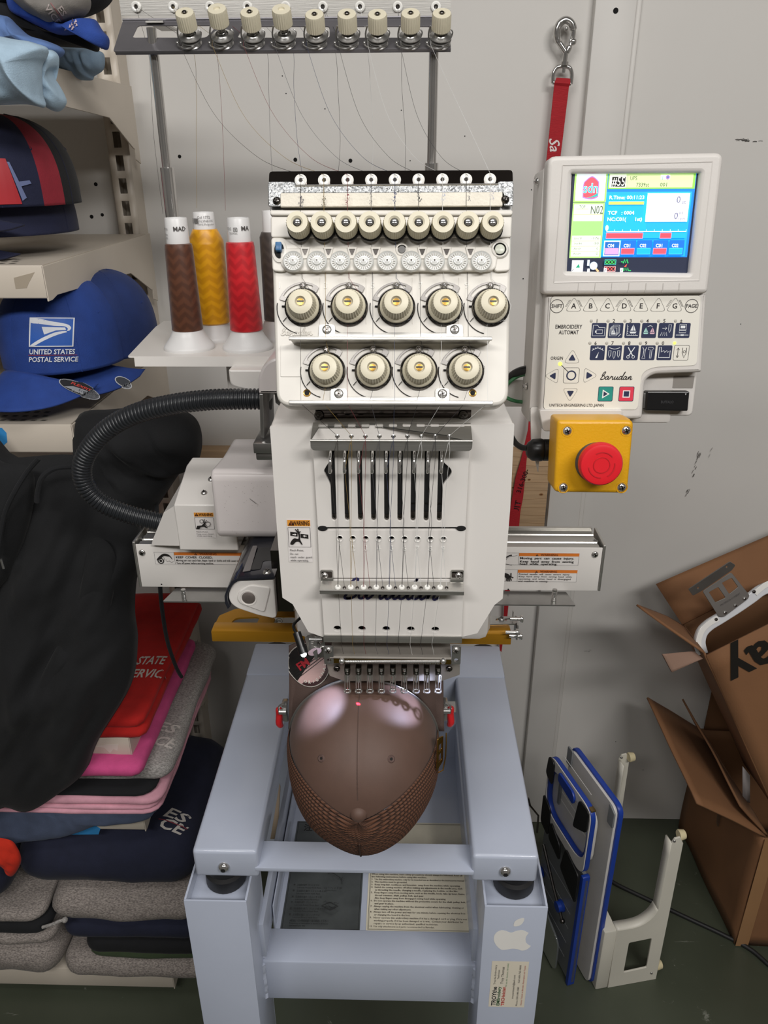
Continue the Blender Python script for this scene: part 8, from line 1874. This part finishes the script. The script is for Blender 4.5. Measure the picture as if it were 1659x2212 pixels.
# ================================================================== sewing threads, one per needle
tcols = ('#332c29', '#8f763f', '#7a343a', '#55545a', '#3a4260', '#2a2a2d', '#d2d2d0', '#333236', '#d6d6d4')
tname = ('dark brown', 'golden', 'red', 'grey', 'dark blue', 'black', 'white', 'charcoal', 'pale white')
vx = ((330, 352, 462), (427, 425, 450), (478, 487, 455), (586, 588, 372), (644, 652, 372), (734, 731, 372), (804, 803, 372), (877, 875, 372), (937, 925, 372))
lev_px = (713.6, 744.5, 774.8, 804.3, 834.3, 864, 894.8, 924.6, 954)
RT = .00018
for k in range(9):
    b = MB(); rg = random.Random(k)
    # up from the cone to the rack
    e = rack_eye[k]; xm, xe, ye = vx[k]
    b.tube(spline([PY(xe, ye, 1.0), PY(xm + rg.uniform(-4, 4), 300, 1.01), PY(xm - 6 + rg.uniform(-4, 4), 190, 1.02), PY(xm - 10, 110, 1.045), e], 8), RT, 4)
    b.tube([e, ten_c[k] + Vector((-.012, .004, .004)), ten_c[k] + Vector((-.011, -.008, -.006))], RT, 4)
    # sagging run to the tension panel
    s0_ = ten_c[k] + Vector((-.011, -.008, -.006)); t0_ = eye_top[k] + Vector((0, .002, .003))
    m1 = s0_.lerp(t0_, .30) - Vector((0, 0, .030 + .004 * rg.random())); m2 = s0_.lerp(t0_, .68) - Vector((0, 0, .026))
    if k == 8: m1 += Vector((.0, 0, .03)); m2 += Vector((0, 0, .026))
    b.tube(spline([s0_, m1, m2, t0_, eye_top[k]], 10), RT, 4)
    # down the panel
    dk = dial_c[('u', k // 2)] if k % 2 == 0 else dial_c[('l', k // 2)]
    b.tube([eye_top[k], T_.at(*T_.px(ex[k], 440, .009), .0092), T_.at(*T_.px(ex[k], 458, .012), .012), T_.at(*T_.px(ex[k] + 1, 520, .006), .0055), T_.at(*T_.px(ex[k] + 3, 600, .002), .0012)], RT, 4)
    xd = (648.3, 750.7, 856, 962.6, 1066)[k // 2] if k % 2 == 0 else (700.8, 804.6, 906, 1009)[k // 2]
    yd = 650 if k % 2 == 0 else 793; x_l = 650 + 50.5 * k if k < 8 else 1052
    if k % 2 == 0: b.tube([T_.at(*T_.px(ex[k] + 3, 600, .002), .0012), T_.at(*T_.px(xd + 22, yd - 22, .006), .006), T_.at(*T_.px(xd + 38, yd + 10, .003), .003), T_.at(*T_.px(xd + 30, yd + 40, .003), .003), T_.at(*T_.px(x_l, yd + 52, .002), .002), T_.at(*T_.px(x_l, 731, .016), .019), T_.at(*T_.px(x_l + 1, 870, .016), .019)], RT, 4)
    else: b.tube([T_.at(*T_.px(ex[k] + 3, 600, .002), .0012), T_.at(*T_.px(ex[k] + 4, 731, .016), .0185), T_.at(*T_.px(xd + 8, yd - 34, .008), .008), T_.at(*T_.px(xd + 38, yd, .003), .003), T_.at(*T_.px(xd + 28, yd + 34, .003), .003), T_.at(*T_.px(xd + 2, yd + 46, .002), .003), T_.at(*T_.px(x_l - 3, 870, .016), .019)], RT, 4)
    # to the guide, the take-up lever and the needle
    g = Fg.at(*Fg.px(gx[k], 943), .0008); b.tube([T_.at(*T_.px(x_l, 872, .016), .019), g], RT, 4)
    lv = PY(lev_px[k], 1018, .6285); xh = 734 + 28.0 * k
    b.tube([g, PY(gx[k], 953, .6265), PY(gx[k] + 1, 975, .6272), PY(xh - 4, 1150, .6420), Fl.at(*Fl.px(744 + 27.57 * k, 1270), .0018)], RT, 4)
    b.tube([g, PY(gx[k] - 3, 960, .6262), lv, PY(lev_px[k] + 12 - .6 * k, 1125, .6425), lower_eye[k] + Vector((0, -.001, .001))], RT, 4)
    b.tube([PY(xh - 1, 1165, .6425), lower_eye[k] + Vector((.0004, -.001, .001)), PY(fx[k] - 13, 1392, .6435), PY(fx[k] - 1, 1450, .660)], RT, 4)
    o = b.obj('sewing_thread', mat('thread_ink_' + str(k), tcols[k], rough=.6, var=.05)); tag(o, tname[k] + ' sewing thread running through the ' + ('first', 'second', 'third', 'fourth', 'fifth', 'sixth', 'seventh', 'eighth', 'ninth')[k] + ' needle position from the left', 'thread', 'sewing threads on the machine')
